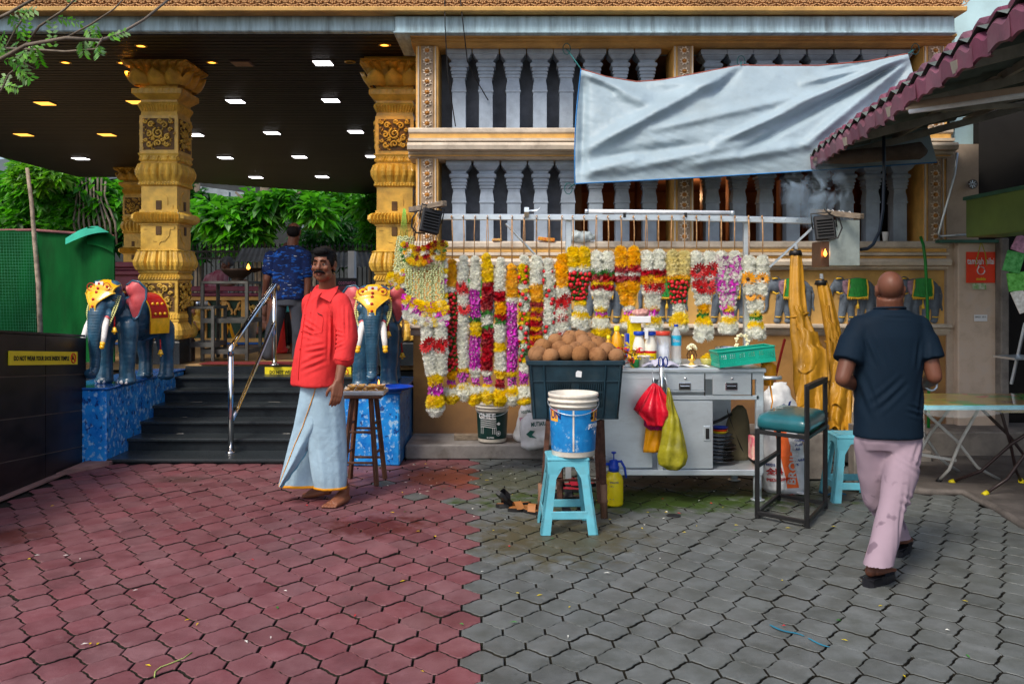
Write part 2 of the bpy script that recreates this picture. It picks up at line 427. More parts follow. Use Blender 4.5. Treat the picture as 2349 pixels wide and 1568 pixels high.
for nm, lst, m1, m2, lab in (('red_paving', reds, M_pr, M_prs, None), ('grey_paving', greys, M_pg, M_pgs, None)):
 base = MB(); x0, x1 = (-4.2, .0) if nm[0] == 'r' else (.0, 4.9)
 xs = [p.x for p in lst]
 base.add([(x0, 2.4, -.020), (x1, 2.4, -.020), (x1, 8.1, -.020), (x0, 8.1, -.020)], [(0, 1, 2, 3)])
 root = struct(nm, base, M_joint)
 me = mean_paver.mesh('paver'); me.materials.append(m1); me.materials.append(M_joint)
 vis = [p for p in lst if p.y > 3.1]
 vis.sort(key=lambda p: p.y); keep = set(id(p) for p in vis[:300])
 rest = MB()
 for p in lst:
  tz = rng.uniform(-.004, .003) ; rx, ry = rng.gauss(0, .007), rng.gauss(0, .007)
  if abs(p.x + .83) < .12 and abs(p.y - 5.05) < .1: tz += .014; rx = .06
  if id(p) in keep:
   put('paver', me, root, None, loc=p - Vector(root.location) + Vector((0, 0, tz)), rot=(rx, ry, ROTP + rng.gauss(0, .007)))
  else:
   rest.merge(mean_paver, Matrix.Translation(p + Vector((0, 0, tz))) @ Euler((rx, ry, ROTP + rng.gauss(0, .007))).to_matrix().to_4x4())
 part('far_pavers', rest, [m2, M_joint], root, kind='stuff')
def ground_ribbon(pts,w,z):
 mb = MB(); a = [Vector(p) for p in pts]
 L_, R_ = [], []
 for i,p in enumerate(a):
  t = (a[min(i + 1, len(a) - 1)] - a[max(i - 1, 0)]); t.z = 0; t.normalize(); n_ = Vector((-t.y, t.x, 0)); ww = w * (.5 + .5 * math.sin(PI * (i + .5) / len(a))) * rng.uniform(.7, 1.2)
  L_.append(p + n_ * ww + Vector((0, 0, z))); R_.append(p - n_ * ww + Vector((0, 0, z)))
 n_ = len(a); mb.add(L_ + R_,[(i,i + 1,n_ + i + 1,n_ + i) for i in range(n_ - 1)]); return mb
M_bluestroke = mat('blue_chalk', (.02, .18, .28), .8, bump=0)
pts = [G(1766 + t * 137, 1433 + t * 50 + 3 * math.sin(t * 9)) for t in [k / 14 for k in range(15)]]
mk = MB(); mk.merge(ground_ribbon(pts[:9],.008,.004)); mk.merge(ground_ribbon(pts[9:],.006,.004))
solo('paint_mark', mk, M_bluestroke, 'broken blue paint stroke across the grey pavers', 'paint mark')
slab = MB(); poly = [Vector((p.x, p.y, .012)) for p in apr_pts] + [Vector((6.5, apr_pts[-1].y, .012)), Vector((6.5, 8.3, .012)), Vector((apr_pts[0].x - .1, 8.3, .012))]
slab.prism([p - Vector((0,0,.03)) for p in poly],(0,0,0),(0,0,.03))
M_apron = mat('apron_concrete', (.12, .105, .095), .8, var=.3, vscale=4, grime=.8, gcol=(.03, .028, .025), gscale=2.5, bump=.5, bscale=60)
struct('concrete_apron', slab, M_apron)
kb = MB(); kp = [Vector((p.x,p.y,.01)) for p in apr_pts]
kb.tube(kp, .03, 6, flat=1.); struct('kerb', kb, M_apron)
pl = MB(); pl.box(((X(930, 7.72) + 1.15) / 2, 8.05, .065), (1.15 - X(930, 7.72), .70, .13), None, .012)
M_plinth = mat('plinth_concrete',(.20,.19,.185),.8,var=.25,vscale=5,grime=.75,gcol=(.06,.045,.03),gscale=4,bump=.4,bscale=60)
struct('plinth', pl, M_plinth)
pl = MB(); pl.box((3.1, 8.1, .11), (3.9, .55, .22), None, .012); pl.box((2.75, 7.7, .05), (1.7, .3, .10), None, .012)
struct('plinth',pl,M_conc)
# -- stairs and landing
XL, XR, DL = -3.455, -1.40, 9.30
st = thing('stairs','black granite steps rising to the temple hall between two blue pedestals','stairs',((XL + XR) / 2,7.5,0))
M_gran2 = mat('granite_tread', (.022, .029, .034), .3, var=.3, vscale=60, bump=.05, grime=.4, gcol=(.05, .055, .06), gscale=3)
lev = [(7.51, .04)] + [(7.90 + .28 * k, .15 + .11 * k) for k in range(5)]
for k,(d,z) in enumerate(lev):
 dn = lev[k + 1][0] if k < 5 else DL; zp = lev[k - 1][1] if k else -.01
 mb = MB(); mb.box(((XL + XR) / 2, (d + dn) / 2 + .005, z - .0125), (XR - XL - .004, dn - d + .03, .025), None, .004)
 tr = part('tread',mb,M_gran2,st)
 mb = MB(); mb.box(((XL + XR) / 2, d + .03, (z - .027 + zp) / 2), (XR - XL - .006, .02, max(.01, z - .027 - zp)))
 part('riser', mb, M_granite, st)
mb = MB(); mb.box(((XL + XR) / 2,DL + .03,(.675 + .59) / 2),(XR - XL - .006,.02,.08)); part('riser',mb,M_granite,st)
mb = MB()
for q in range(9):
 k = rng.choice([1,2,3]); x = rng.uniform(XL + .2,XR - .3); w = rng.uniform(.04,.14); d,z = lev[k]
 mb.add([(x, d + .235, z + .003), (x + w, d + .232, z + .003), (x + w * .8, d + .27, z + .003), (x + w * .1, d + .262, z + .003)], [(0, 1, 2, 3)])
part('cement_smear', mb, mat('cement_smear', (.3, .3, .28), .9), st, kind='stuff')
fl = MB(); fl.box((-4.5,17,.66),(10.5,15.3,.06)); fl.v = [(x,max(y,DL + .0),z) for x,y,z in fl.v]
M_floor = mat('hall_floor', (.42, .27, .12), .35, var=.15, vscale=2, bump=.05)
struct('hall_floor', fl, M_floor)
rd = MB(); rd.box((-2.3,DL + .14,.694),(2.0,.27,.012),None,.003)
solo('door_mat', rd, mat('red_carpet', (.16, .02, .02), .95, bump=.6, bscale=200), 'dark red carpet strip along the top of the granite steps', 'carpet')
mb = MB(); mb.box((-6.4, DL - .1, .30), (5.7, .3, .62)); mb.box((-1.1, DL + .2, .30), (.6, .3, .62)); struct('hall_base', mb, M_granite)
M_bluem = mat('blue_marbled_paint',(.008,.17,.60),.3,vscale=9,col2=(.02,.30,.78),bump=.1,bscale=30,coat=.3)
n_ = noisetex(M_bluem, 26, (1, 1, .8), 3, rough=.55); mixin(M_bluem, ramp(M_bluem, n_, .545, .62), (.30, .52, .78))
n_ = noisetex(M_bluem, 22, (1, 1, .8), 3, rough=.55, loc=(5, 3, 1)); mixin(M_bluem, ramp(M_bluem, n_, .60, .64, 0, .85), (.01, .03, .17))
M_bluetop = mat('blue_gloss_paint',(.015,.11,.40),.2,coat=.5,var=.1,bump=.05)
pa = MB(); pa.box(((-3.64 + XL) / 2 - .12, 8.38, .315), (.62 - .18, 1.78, .63), None, .012)
o = solo('pedestal', pa, M_bluem, 'blue marbled pedestal under the elephant statue beside the black tiled wall', 'pedestal', 'blue pedestals flanking the stairs')
mb = MB(); mb.box(((-3.64 + XL) / 2 - .12,8.38,.640),(.65 - .18,1.80,.02),None,.006); part('top_slab',mb,M_bluetop,o)
xr0, xr1 = X(795, 7.42) - .02, X(917, 7.42)
pa = MB(); pa.box(((xr0 + xr1) / 2, 8.02, .305), (xr1 - xr0, 1.20, .61), None, .012)
o = solo('pedestal',pa,M_bluem,'blue marbled pedestal under the elephant statue beside the flower garlands','pedestal','blue pedestals flanking the stairs')
mb = MB(); mb.box(((xr0 + xr1) / 2, 8.02, .622), (xr1 - xr0 + .03, 1.23, .024), None, .006); part('top_slab', mb, M_bluetop, o)
fp = MB(); fp.prism([(-3.62, 7.0, 0), (-3.40, 7.44, 0), (-3.40, 7.52, 0), (-3.62, 7.52, 0)], (0, 0, 0), (0, 0, .03))
fp.prism([(-3.66,3.6,0),(-3.60,3.6,0),(-3.58,7.3,0),(-3.66,7.5,0)],(0,0,0),(0,0,.012)); struct('cement_fillet',fp,mat('pink_cement',(.30,.17,.15),.85,bump=.4,grime=.5))
# -- black tiled wall, left
def wz(z, y): return z - .08 * (y - 7.54)
tw = thing('tiled_wall','low black marble tiled wall running beside the steps','wall',(-3.7,6.2,0))
mb = MB(); ys = (3.6, 7.54)
pr = [(-3.66, ys[0], -.02), (-3.66, ys[1], -.02), (-3.66, ys[1], wz(1.07, ys[1])), (-3.66, ys[0], wz(1.07, ys[0]))]
mb.prism(pr,(0,0,0),(-.17,0,0)); part('core',mb,M_grout,tw)
yl = [X_ for X_ in (7.54, 6.90, 6.20, 5.50, 4.80, 4.10, 3.62)]
zl = [1.076, .762, .456, .149, -.12]
tile_n = 0
def slab_tile(y0, y1, za, zb, name='tile'):
 g = .004
 f = lambda x: [(x,y0 + g,max(-.02,wz(zb,y0) + g)),(x,y1 - g,max(-.02,wz(zb,y1) + g)),(x,y1 - g,wz(za,y1) - g),(x,y0 + g,wz(za,y0) - g)]
 m = MB(); m.prism(f(-3.662), (0, 0, 0), (.012, 0, 0)); return part(name, m, M_tile, tw)
for a, b in zip(yl[1:], yl):
 for za,zb in zip(zl,zl[1:]): slab_tile(a,b,za,zb)
 m = MB(); f = [(-3.84, a + .003, wz(1.078, a)), (-3.84, b - .003, wz(1.078, b)), (-3.648, b - .003, wz(1.078, b)), (-3.648, a + .003, wz(1.078, a))]
 m.prism(f, (0, 0, 0), (0, 0, .018)); part('coping_tile', m, M_tile, tw)
m = MB(); m.box((-3.745,7.549,.52),(.19,.014,1.09)); part('end_tile',m,M_tile,tw)
def wall_sign(a, b, z0, z1, txt, label, group):
 """a,b: ends; sign board with black capitals and a no-shoe roundel"""
 a,b = Vector(a),Vector(b); d = (b - a); L_ = d.length; yaw = math.atan2(d.y,d.x); h = z1 - z0
 t = thing('warning_sign', label, 'sign', (a.x, a.y, a.z), group)
 q = Matrix.Rotation(yaw, 4, 'Z')
 def loc(x,y,z): return (q @ Vector((x,y,z)))
 m = MB(); m.box((L_ / 2, -.006, h / 2), (L_, .010, h), None, .001); m.xf(q)
 o = part('board', m, M_yelsign, t, local=True)
 me = text_mesh(txt,h * .46,L_ * .80,bold=.0012); o = put('lettering',me,t,M_ink,loc=loc(L_ * .055,-.0135,h * .33),rot=(R(90),0,yaw))
 m = MB(); r = h * .36; cx, cz = L_ * .925, h * .5
 m.tube([(cx + r * math.cos(u), -.0135, cz + r * math.sin(u)) for u in [2 * PI * k / 20 for k in range(21)]], h * .045, 5, False)
 m.bar((cx - r * .7,-.0135,cz + r * .7),(cx + r * .7,-.0135,cz - r * .7),h * .07,.003); m.xf(q); part('roundel',m,M_redink,t,local=True)
 m = MB(); m.prism([(cx - r * .55, -.0125, cz - r * .35), (cx + r * .55, -.0125, cz - r * .25), (cx + r * .2, -.0125, cz + r * .1), (cx - r * .1, -.0125, cz + r * .6), (cx - r * .5, -.0125, cz + r * .3)], (0, 0, 0), (0, -.0012, 0)); m.xf(q)
 part('shoe_symbol', m, M_ink, t, local=True); return t
wsy = (F_ * 3.65 / (CX - 17),F_ * 3.65 / (CX - 174))
s1 = wall_sign((-3.648, wsy[0], wz(.845, wsy[0])), (-3.648, wsy[1], wz(.845, wsy[1])), 0, .105, 'DO NOT WEAR YOUR SHOE INSIDE TEMPLE',
   'yellow no shoes warning sign fixed to the black tiled wall', 'yellow no shoes signs')
for ch in s1.children:   # follow the slope of the tile courses
 me = ch.data; n = len(me.vertices); yaw = ch.rotation_euler.z if ch.name.startswith('lettering') else 0
 for v in me.vertices:
  if ch.name.startswith('lettering'): v.co.y += -.08 * (v.co.x + .05)
  else: v.co.z += -.08 * v.co.y
dS = DL - .002
wall_sign((X(608,dS),dS,Z(863,dS)),(X(806,dS),dS,Z(863,dS)),0,Z(841,dS) - Z(863,dS),'DO NOT WEAR YOUR SHOE INSIDE TEMPLE',
   'yellow no shoes warning sign on the top step behind the red shirted man', 'yellow no shoes signs')
# -- stair handrail
def handrail(x,label):
 t = thing('handrail', label, 'handrail', (x, 7.8, 0))
 yf, yb = 7.81, 9.24
 for yy,z0,z1,nm in ((yf,.05,Z(805,7.81),'post'),(yb,.70,Z(655,9.24),'post')):
  m = MB(); m.tube([(x, yy, z0), (x, yy, z1)], .024, 14); m.lathe([(.045, 0), (.045, .008), (.026, .016)], (x, yy, z0 - .01), 14); part(nm, m, M_chrome, t)
 m = MB(); za, zb = Z(802, 7.81), Z(652, 9.24)
 pth = [(x,yf,za - .05),(x,yf,za),(x,yf + .05,za + .045)] + [(x,yf + .05 + (yb - yf - .10) * k / 5,za + .045 + (zb - za - .06) * k / 5) for k in range(1,6)] + [(x,yb - .0,zb + .005),(x,yb + .12,zb + .0),(x,yb + .16,zb - .05)]
 m.tube(pth, .026, 14); part('rail', m, M_chrome, t)
 m = MB(); m.tube([(x, yf, .30), (x, yf + .2, .40), (x, yb - .05, zb - .42), (x, yb, zb - .38)], .018, 12)
 m.v = [(a,b,c + .0) for a,b,c in m.v]; part('rail',m,M_chrome,t)
handrail(-2.49, 'polished steel stair handrail standing left of the red shirted man')
# -- temple wall
WD = 8.30
temple = thing('temple_wall', 'ornate temple wall with grey balusters, rosette strips and painted elephant frieze', 'building', (1.6, WD, .13))
def hprof(x0, x1, pts, m, name, parent=temple):
 """pts: (distance, measured height v) profile run along x; x0/x1 measured at the wall"""
 a, b = X(x0, WD), X(x1, WD); poly = [(a, d, Z(v, WD)) for d, v in pts]
 mb = MB(); mb.prism(poly, (a, 0, 0), (b, 0, 0)); return part(name, mb, m, parent)
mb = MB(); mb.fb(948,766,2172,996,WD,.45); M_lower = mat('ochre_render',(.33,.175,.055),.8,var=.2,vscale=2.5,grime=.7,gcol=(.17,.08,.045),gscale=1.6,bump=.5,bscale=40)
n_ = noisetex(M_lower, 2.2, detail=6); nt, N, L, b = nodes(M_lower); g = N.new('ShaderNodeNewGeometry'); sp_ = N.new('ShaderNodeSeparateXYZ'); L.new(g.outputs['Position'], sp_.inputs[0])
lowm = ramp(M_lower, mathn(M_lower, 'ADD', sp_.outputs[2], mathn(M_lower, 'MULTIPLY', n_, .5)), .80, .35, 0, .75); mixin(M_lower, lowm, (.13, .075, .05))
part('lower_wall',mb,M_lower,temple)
hprof(942, 2176, [(WD + .1, 742), (WD - .06, 742), (WD - .075, 745), (WD - .075, 750), (WD - .03, 753), (WD - .04, 757), (WD - .02, 765), (WD - .0, 769), (WD + .1, 769)], M_cream, 'dado_moulding')
mb = MB(); mb.fb(950, 618, 2168, 744, WD + .03, .3); part('frieze_panel', mb, M_sand, temple)
hprof(942,2172,[(WD + .3,553),(WD - .03,553),(WD - .045,557),(WD - .045,566),(WD - .01,572),(WD - .01,578),(WD - .05,580),(WD - .05,585),(WD + .0,587),(WD + .0,592),(WD - .08,594),(WD - .10,600),(WD - .09,608),(WD - .03,611),(WD - .03,615),(WD - .0,619),(WD + .3,619)],M_cream,'sill_moulding')
mb = MB(); mb.fb(943, 567.5, 2171, 577, WD - .022, .02); mb.fb(943, 587, 2171, 592.5, WD - .012, .02); part('orange_band', mb, M_orange, temple)
hprof(938, 2182, [(WD + .3, 294), (WD - .03, 294), (WD - .045, 297), (WD - .045, 304), (WD - .01, 312), (WD - .01, 318), (WD - .07, 319), (WD - .07, 325), (WD - .02, 327), (WD - .13, 331), (WD - .15, 338), (WD - .14, 347), (WD - .05, 349), (WD - .05, 354), (WD - .03, 356), (WD - .03, 361), (WD + .0, 364), (WD + .3, 364)], M_cream, 'middle_moulding')
mb = MB(); mb.fb(939,305,2181,317,WD - .03,.02); mb.fb(939,326.2,2181,329.5,WD - .075,.02); mb.fb(939,355,2181,357,WD - .055,.02); part('orange_band',mb,M_orange,temple)
hprof(945, 2176, [(WD + .3, 88), (WD - .16, 88), (WD - .16, 93), (WD - .12, 94.5), (WD - .12, 97), (WD - .06, 99), (WD - .06, 102), (WD - .0, 106), (WD + .3, 106)], M_sand, 'top_cornice')
mb = MB(); mb.fb(948, 296, 2176, 362, WD + .3, .5); mb.fb(948, 553, 2176, 760, WD + .3, .5); part('slab_core', mb, M_dgrey, temple)
mb = MB(); mb.fb(1000,90,1330,300,8.72,.06); mb.fb(1000,355,1318,560,8.72,.06); part('recess_wall',mb,M_dgrey,temple)
mb = MB(); xa, xb = X(1325, 8.72), X(2178, WD)
mb.box(((xa + xb) / 2, 11.6, 2.6), (xb - xa + 1.2, .1, 3.2)); mb.box((xa, 10.2, 2.6), (.08, 2.9, 3.0)); mb.box((xb, 10.0, 2.6), (.08, 2.9, 3.0)); mb.box(((xa + xb) / 2, 10.2, 3.88), (xb - xa, 3.2, .06)); mb.box(((xa + xb) / 2, 10.2, 2.85), (xb - xa, 2.9, .2)); mb.box(((xa + xb) / 2, 10.2, 1.75), (xb - xa, 2.9, .1))
part('inner_room',mb,M_int,temple)
mb = MB()
for x in (1352, 1412, 1460, 1612, 1672, 1790, 1850, 2040): mb.fb(x, 340, x + 17, 600, 9.6 + .3 * (x % 3), .16, .01)
part('inner_post',mb,mat('interior_wood',(.45,.22,.12),.6,var=.3),temple)
il = bpy.data.lights.new('room_lamp', 'POINT'); io = bpy.data.objects.new('room_lamp', il); C.objects.link(io); io.location = (2.1, 10.2, 2.55); il.energy = 2.5; il.color = (1, .6, .3); il.shadow_soft_size = .05
M_petal = mat('rosette_petal', (.72, .62, .50), .6, grime=.5, gcol=(.2, .12, .06), gscale=30)
M_rosc = mat('rosette_centre',(.48,.22,.05),.55,var=.3,vscale=20)
def rosette_mesh():
 m = MB()
 for k in range(8):
  a = 2 * PI * k / 8 + PI / 8; c, s_ = math.cos(a), math.sin(a); L_ = .052 if k % 2 else .046
  m.add([(0, 0, 0), (c * L_ * .55 - s_ * .013, -.016, s_ * L_ * .55 + c * .013), (c * L_, -.004, s_ * L_), (c * L_ * .55 + s_ * .013, -.016, s_ * L_ * .55 - c * .013), (c * L_ * .6, -.007, s_ * L_ * .6)], [(0, 1, 4), (1, 2, 4), (2, 3, 4), (3, 0, 4)], 0)
 for k in range(8):
  a = 2 * PI * k / 8; c, s_ = math.cos(a), math.sin(a); L_ = .028
  m.add([(0, -.014, 0), (c * L_ * .6 - s_ * .008, -.020, s_ * L_ * .6 + c * .008), (c * L_, -.012, s_ * L_), (c * L_ * .6 + s_ * .008, -.020, s_ * L_ * .6 - c * .008)], [(0, 1, 2), (0, 2, 3)], 1)
 m.lathe([(.011,0),(.011,.008),(.006,.014)],(0,-.016,0),8,1,rot=(R(90),0,0)); return m.mesh('rosette')
ME_ros = rosette_mesh(); ME_ros.materials.append(M_petal); ME_ros.materials.append(M_rosc)
M_strip = mat('aged_strip', (.33, .24, .16), .7, var=.2, vscale=20, grime=.4)
def pilaster(x0,x1,v0,v1,sx0,sx1):
 m = MB(); m.fb(x0, v0, x1, v1, WD, .42); p = part('pilaster', m, M_orange, temple)
 m = MB(); m.fb(sx0, v0 + 1, sx1, v1 - 1, WD - .012, .03); part('cream_strip', m, M_strip, p)
 m = MB(); m.fb(sx0 - 8,v0 + 1,sx0 - 5,v1 - 1,WD - .018,.03); m.fb(sx1 + 3,v0 + 1,sx1 + 6,v1 - 1,WD - .018,.03); part('bead',m,M_cream,p)
 n_ = 8
 for k in range(n_):
  v = v0 + (v1 - v0) * (k + .5) / n_; q = P((sx0 + sx1) / 2,v,WD - .012)
  put('rosette', ME_ros, p, None, loc=q - temple.location, rot=(0, rng.gauss(0, .03), 0), scale=(.98, 1, .88 + .0))
for v0, v1 in ((104, 295), (362, 554)):
 pilaster(954,1005,v0,v1,966,994); pilaster(1545,1591,v0,v1,1555,1584); pilaster(2118,2172,v0,v1,2130,2160)
bp = [(0, 29.5), (11, 29.5), (11.2, 27), (14, 26.5), (20, 22), (23, 18), (27.8, 17), (28, 17), (30, 21), (34, 22.5), (38, 21), (40, 17.5), (43, 17.5), (43.2, 19), (47.8, 19), (48, 16.5), (51, 16.5), (51.2, 18), (54.8, 18), (55, 15.5), (58, 15.5), (58.2, 16.5), (61.8, 16.5), (64, 14), (70, 13.5), (78, 15), (84, 16), (91.8, 16.2), (92, 17.5), (96, 17.5), (96.5, 15.5), (186, 15.5)]
def square_lathe(prof, c=(0, 0, 0), sharp=False):
 m = MB(); c = Vector(c)
 for (z0, a), (z1, b) in zip(prof, prof[1:]):
  q = []
  for z,w in ((z0,a),(z1,b)): q += [c + Vector((-w,-w,z)),c + Vector((w,-w,z)),c + Vector((w,w,z)),c + Vector((-w,w,z))]
  m.add(q, [(i, (i + 1) % 4, 4 + (i + 1) % 4, 4 + i) for i in range(4)])
 return m
k_ = 8.36 / F_
me_b = square_lathe([(-dv * k_, w * k_) for dv, w in bp]).mesh('baluster'); me_b.materials.append(M_bal)
rows = [([1052, 1114, 1177, 1239, 1300, 1361, 1425, 1487], 111.5), ([1638, 1698, 1758, 1819, 1882, 1944, 2006, 2066], 113), ([1052, 1116, 1179, 1241, 1304, 1368, 1430, 1493], 367.5), ([1638, 1700, 1762, 1824, 1885, 1948, 2008, 2071], 368)]
dB = 8.50
for xs, v in rows:
 for x in xs:
  q = P(x,v,dB - .125); q.y = dB + .02
  s_ = (dB - .12) / 8.36
  put('baluster', me_b, temple, None, loc=Vector((X(x, dB - .12), dB, Z(v, dB - .12))) - temple.location, scale=(s_ * rng.uniform(.985, 1.01), s_, s_))
M_elg = mat('relief_grey',(.11,.14,.18),.6,var=.25,vscale=14,bump=.4,grime=.4,gcol=(.04,.05,.06),gscale=12)
M_grn = mat('relief_green', (.02, .24, .04), .5, var=.15, vscale=20, bump=.5, bscale=40)
M_ylw = mat('relief_yellow', (.68, .42, .03), .5, var=.15, vscale=20)
M_pink = mat('relief_pink',(.33,.20,.26),.6,var=.2,vscale=20)
def relief_mesh():
 """elephant walking to the left, x -.22..+.22, z 0..0.44, y thin"""
 m = MB()
 m.ell((.05, 0, .285), (.165, .05, .125)); m.ell((.13, 0, .285), (.085, .05, .10)); m.ell((-.03, 0, .30), (.09, .05, .10))
 m.ell((-.125, -.01, .34), (.062, .05, .07)); m.ell((-.115, -.01, .385), (.04, .04, .035))
 for pts in ([(-.06,0,.24),(-.085,0,.14),(-.10,0,.03)],[(-.02,.01,.23),(-.01,.01,.13),(.0,.01,.03)],[(.10,.01,.23),(.085,.01,.12),(.075,.01,.03)],[(.16,0,.25),(.175,0,.14),(.165,0,.03)]):
  m.limb(pts, [.055, .040, .034], 8); e = pts[-1]; m.ell((e[0] - .008, 0, .02), (.035, .035, .02))
 m.tube([(-.16, -.01, .345), (-.195, -.01, .29), (-.205, -.01, .22), (-.20, -.01, .15), (-.215, -.01, .11), (-.24, -.01, .10), (-.255, -.01, .125)], [.035, .028, .022, .018, .015, .013, .011], 8)
 m.tube([(.21,0,.33),(.235,0,.25),(.23,0,.17),(.235,0,.11)],[.012,.009,.007,.012],6)
 m.v = [(x, y * .8, z) for x, y, z in m.v]
 return remesh(m, .0075, 3)
ME_rel = relief_mesh(); ME_rel.materials.append(M_elg)
def deco_mesh(kind):
 m = MB()
 if kind == 'green':
  m.grid(lambda u, v: (-.035 + .155 * u - .025 * (1 - u) * v * 1.0, -.058 - .012 * math.sin(PI * u), .395 - .0 - .155 * v - .012 * math.sin(PI * u) * (v) + .008 * math.sin(PI * u)), 6, 5)
  for a in range(5):
   m.tube([(-.04 + .03 * a,-.066,.375),(-.06 + .03 * a + .06,-.072,.25)],.0022,4)
 if kind == 'yellow':
  m.tube([(-.045, -.060, .39), (-.055, -.066, .31), (-.065, -.06, .235), (.03, -.074, .222), (.125, -.062, .235), (.128, -.062, .32), (.115, -.055, .392)], .0085, 6)
  for a in range(12): m.tube([(-.06 + .0165 * a,-.07,.232),(-.061 + .0165 * a,-.066,.212)],.0055,5)
  m.lathe([(.004, .0), (.010, -.005), (.014, -.03), (.018, -.042), (.004, -.045)], (.035, -.055, .175), 8); m.tube([(.035, -.05, .22), (.035, -.055, .172)], .005, 5)
  m.tube([(-.165, -.045, .395), (-.14, -.055, .40), (-.11, -.045, .40)], .008, 6); m.tube([(-.16, -.045, .28), (-.13, -.058, .262), (-.10, -.05, .27)], .008, 6)
  for x in (-.098,-.002,.077,.166): m.tube([(x - .03,-.02,.058),(x,-.034,.055),(x + .03,-.02,.058)],.006,5)
 if kind == 'ear':
  o = [(-.10, .375), (-.065, .385), (-.04, .36), (-.035, .32), (-.055, .28), (-.075, .255), (-.095, .29), (-.105, .33)]
  m.prism([(x,-.062 - .0 * z,z) for x,z in o],(0,0,0),(0,.03,0))
  for a in range(3): m.tube([(-.095, -.066, .35), (-.06 + .006 * a, -.066, .37 - .03 * a)], .003, 4)
 return m.mesh(kind)
MEg,MEy,MEe = deco_mesh('green'),deco_mesh('yellow'),deco_mesh('ear')
MEg.materials.append(M_grn); MEy.materials.append(M_ylw); MEe.materials.append(M_pink)
for k, x in enumerate([2106, 1957, 1811, 1664, 1520, 1374, 1228, 1083]):
 zf = Z(741,WD) ; ke = 8.28 / F_ / .00405
 o = put('elephant_relief', ME_rel, temple, None, loc=Vector((X(x, WD), WD + .03, zf)) - temple.location, scale=(1.02, 1, 1.06))
 put('saddle_cloth', MEg, o); put('trim', MEy, o); put('ear', MEe, o)
M_pkt = mat('red_packet',(.5,.05,.02),.4,vscale=50,col2=(.7,.4,.03),bump=0)
m = MB(); m.box((X(1253, 8.3), 8.27, Z(549, 8.3)), (.16, .06, .035), (0, .1, 0), .006)
solo('snack_packet', m, M_pkt, 'red and yellow packet lying on the window ledge behind the long garlands', 'packet')
m = MB(); m.box((X(1140,8.3),8.27,Z(550,8.3)),(.09,.05,.025),(0,0,.2),.006)
solo('snack_packet', m, mat('purple_packet', (.4, .04, .12), .4, vscale=50, col2=(.7, .5, .1)), 'small purple and yellow packet on the ledge left of the big packet', 'packet')
m = MB(); m.ell((X(1330, 8.3), 8.27, Z(543, 8.3)), (.15, .07, .055), None, 16, 8)
me = remesh(m,.01,1,lambda co,no: co + no * np.array([[.02 * nz(c,22)] for c in co]))
o = put('plastic_bag', me, None, mat('clear_bag', (.5, .58, .6), .25, alpha=.8), label='crumpled clear plastic bag on the ledge beside the rack post'); o['category'] = 'bag'
m = MB(); m.lathe([(.022, 0), (.030, .085), (.031, .087), (.028, .085), (.02, .004)], (X(2030, 8.28), 8.27, Z(553, 8.3)), 14); solo('paper_cup', m, M_white, 'white paper cup standing on the temple ledge beside the black cable', 'cup')
# -- beam and carved frieze on top
bl = thing('eaves_beam', 'long weathered blue grey concrete beam under a carved scroll frieze', 'beam', (-1, 8.08, 3.85))
BD = 8.08
m = MB(); m.box(((X(905,BD) - 6.5) / 2,BD + .11,(Z(68,BD) + Z(31,BD)) / 2),(X(905,BD) + 6.5,.12,Z(31,BD) - Z(68,BD)),None,.01)
m.box(((X(905, BD) - 6.5) / 2, BD + .35, Z(29, BD)), (X(905, BD) + 6.5, .66, .03)); part('beam', m, M_beam, bl)
m = MB(); m.box(((X(905, BD) + X(2190, BD)) / 2, BD + .40, (Z(75, BD) + Z(36, BD)) / 2), (X(2190, BD) - X(905, BD), .8, Z(36, BD) - Z(75, BD)), None, .01)
m.box(((X(905,BD) + X(2190,BD)) / 2,BD + .37,Z(75,BD) - .002),(X(2190,BD) - X(905,BD) + .01,.82,.014)); part('beam',m,M_beam,bl)
m = MB(); m.box(((-6.5 + X(2207, BD)) / 2, BD + .33, Z(31, BD) + .014), (X(2207, BD) + 6.5, .86, .045), None, .008); part('ledge', m, M_sand, bl)
m = MB(); m.box(((-6.5 + X(2200, BD)) / 2, BD + .45, Z(-20, BD)), (X(2200, BD) + 6.5, 1.0, .38)); part('frieze_board', m, mat('frieze_ground', (.30, .14, .05), .8, var=.3, grime=.6), bl)
M_frz = mat('frieze_carving',(.58,.33,.15),.7,var=.3,vscale=2,grime=.6,gcol=(.10,.07,.05),gscale=2)
def frieze_motif():
 m = MB()
 for k in range(7):
  a = 2 * PI * k / 7; m.ell((math.cos(a) * .021, -.012, .075 + math.sin(a) * .021), (.013, .008, .009), (0, -a, 0), 6, 4)
 m.ell((0, -.018, .075), (.009, .008, .009), None, 6, 4)
 for sg in (-1,1):
  pts = [(sg * (.058 + (.006 + .017 * (1 - t)) * math.cos(t * 9)), -.012, .075 + (.006 + .017 * (1 - t)) * math.sin(t * 9)) for t in [k / 14 for k in range(15)]]
  m.tube(pts, .0055, 5)
  m.tube([(sg * .058,-.01,.048),(sg * .03,-.012,.036),(0,-.012,.03)],.006,5)
 for k in range(5):
  x = -.048 + k * .024; m.tube([(x - .011, -.008, .002), (x - .009, -.014, .016), (x, -.018, .022), (x + .009, -.014, .016), (x + .011, -.008, .002)], .0045, 4)
 m.tube([(-.062,-.01,.108),(.062,-.01,.108)],.006,4)
 return m.mesh('scroll_motif')
me_f = frieze_motif(); me_f.materials.append(M_frz)
x = X(-40,BD) ; k = 0
while x < X(2200, BD):
 put('scroll_motif', me_f, bl, None, loc=Vector((x, BD - .048, Z(28, BD) + .012)) - bl.location, scale=(1, 1.3, rng.uniform(.97, 1.02))); x += .124
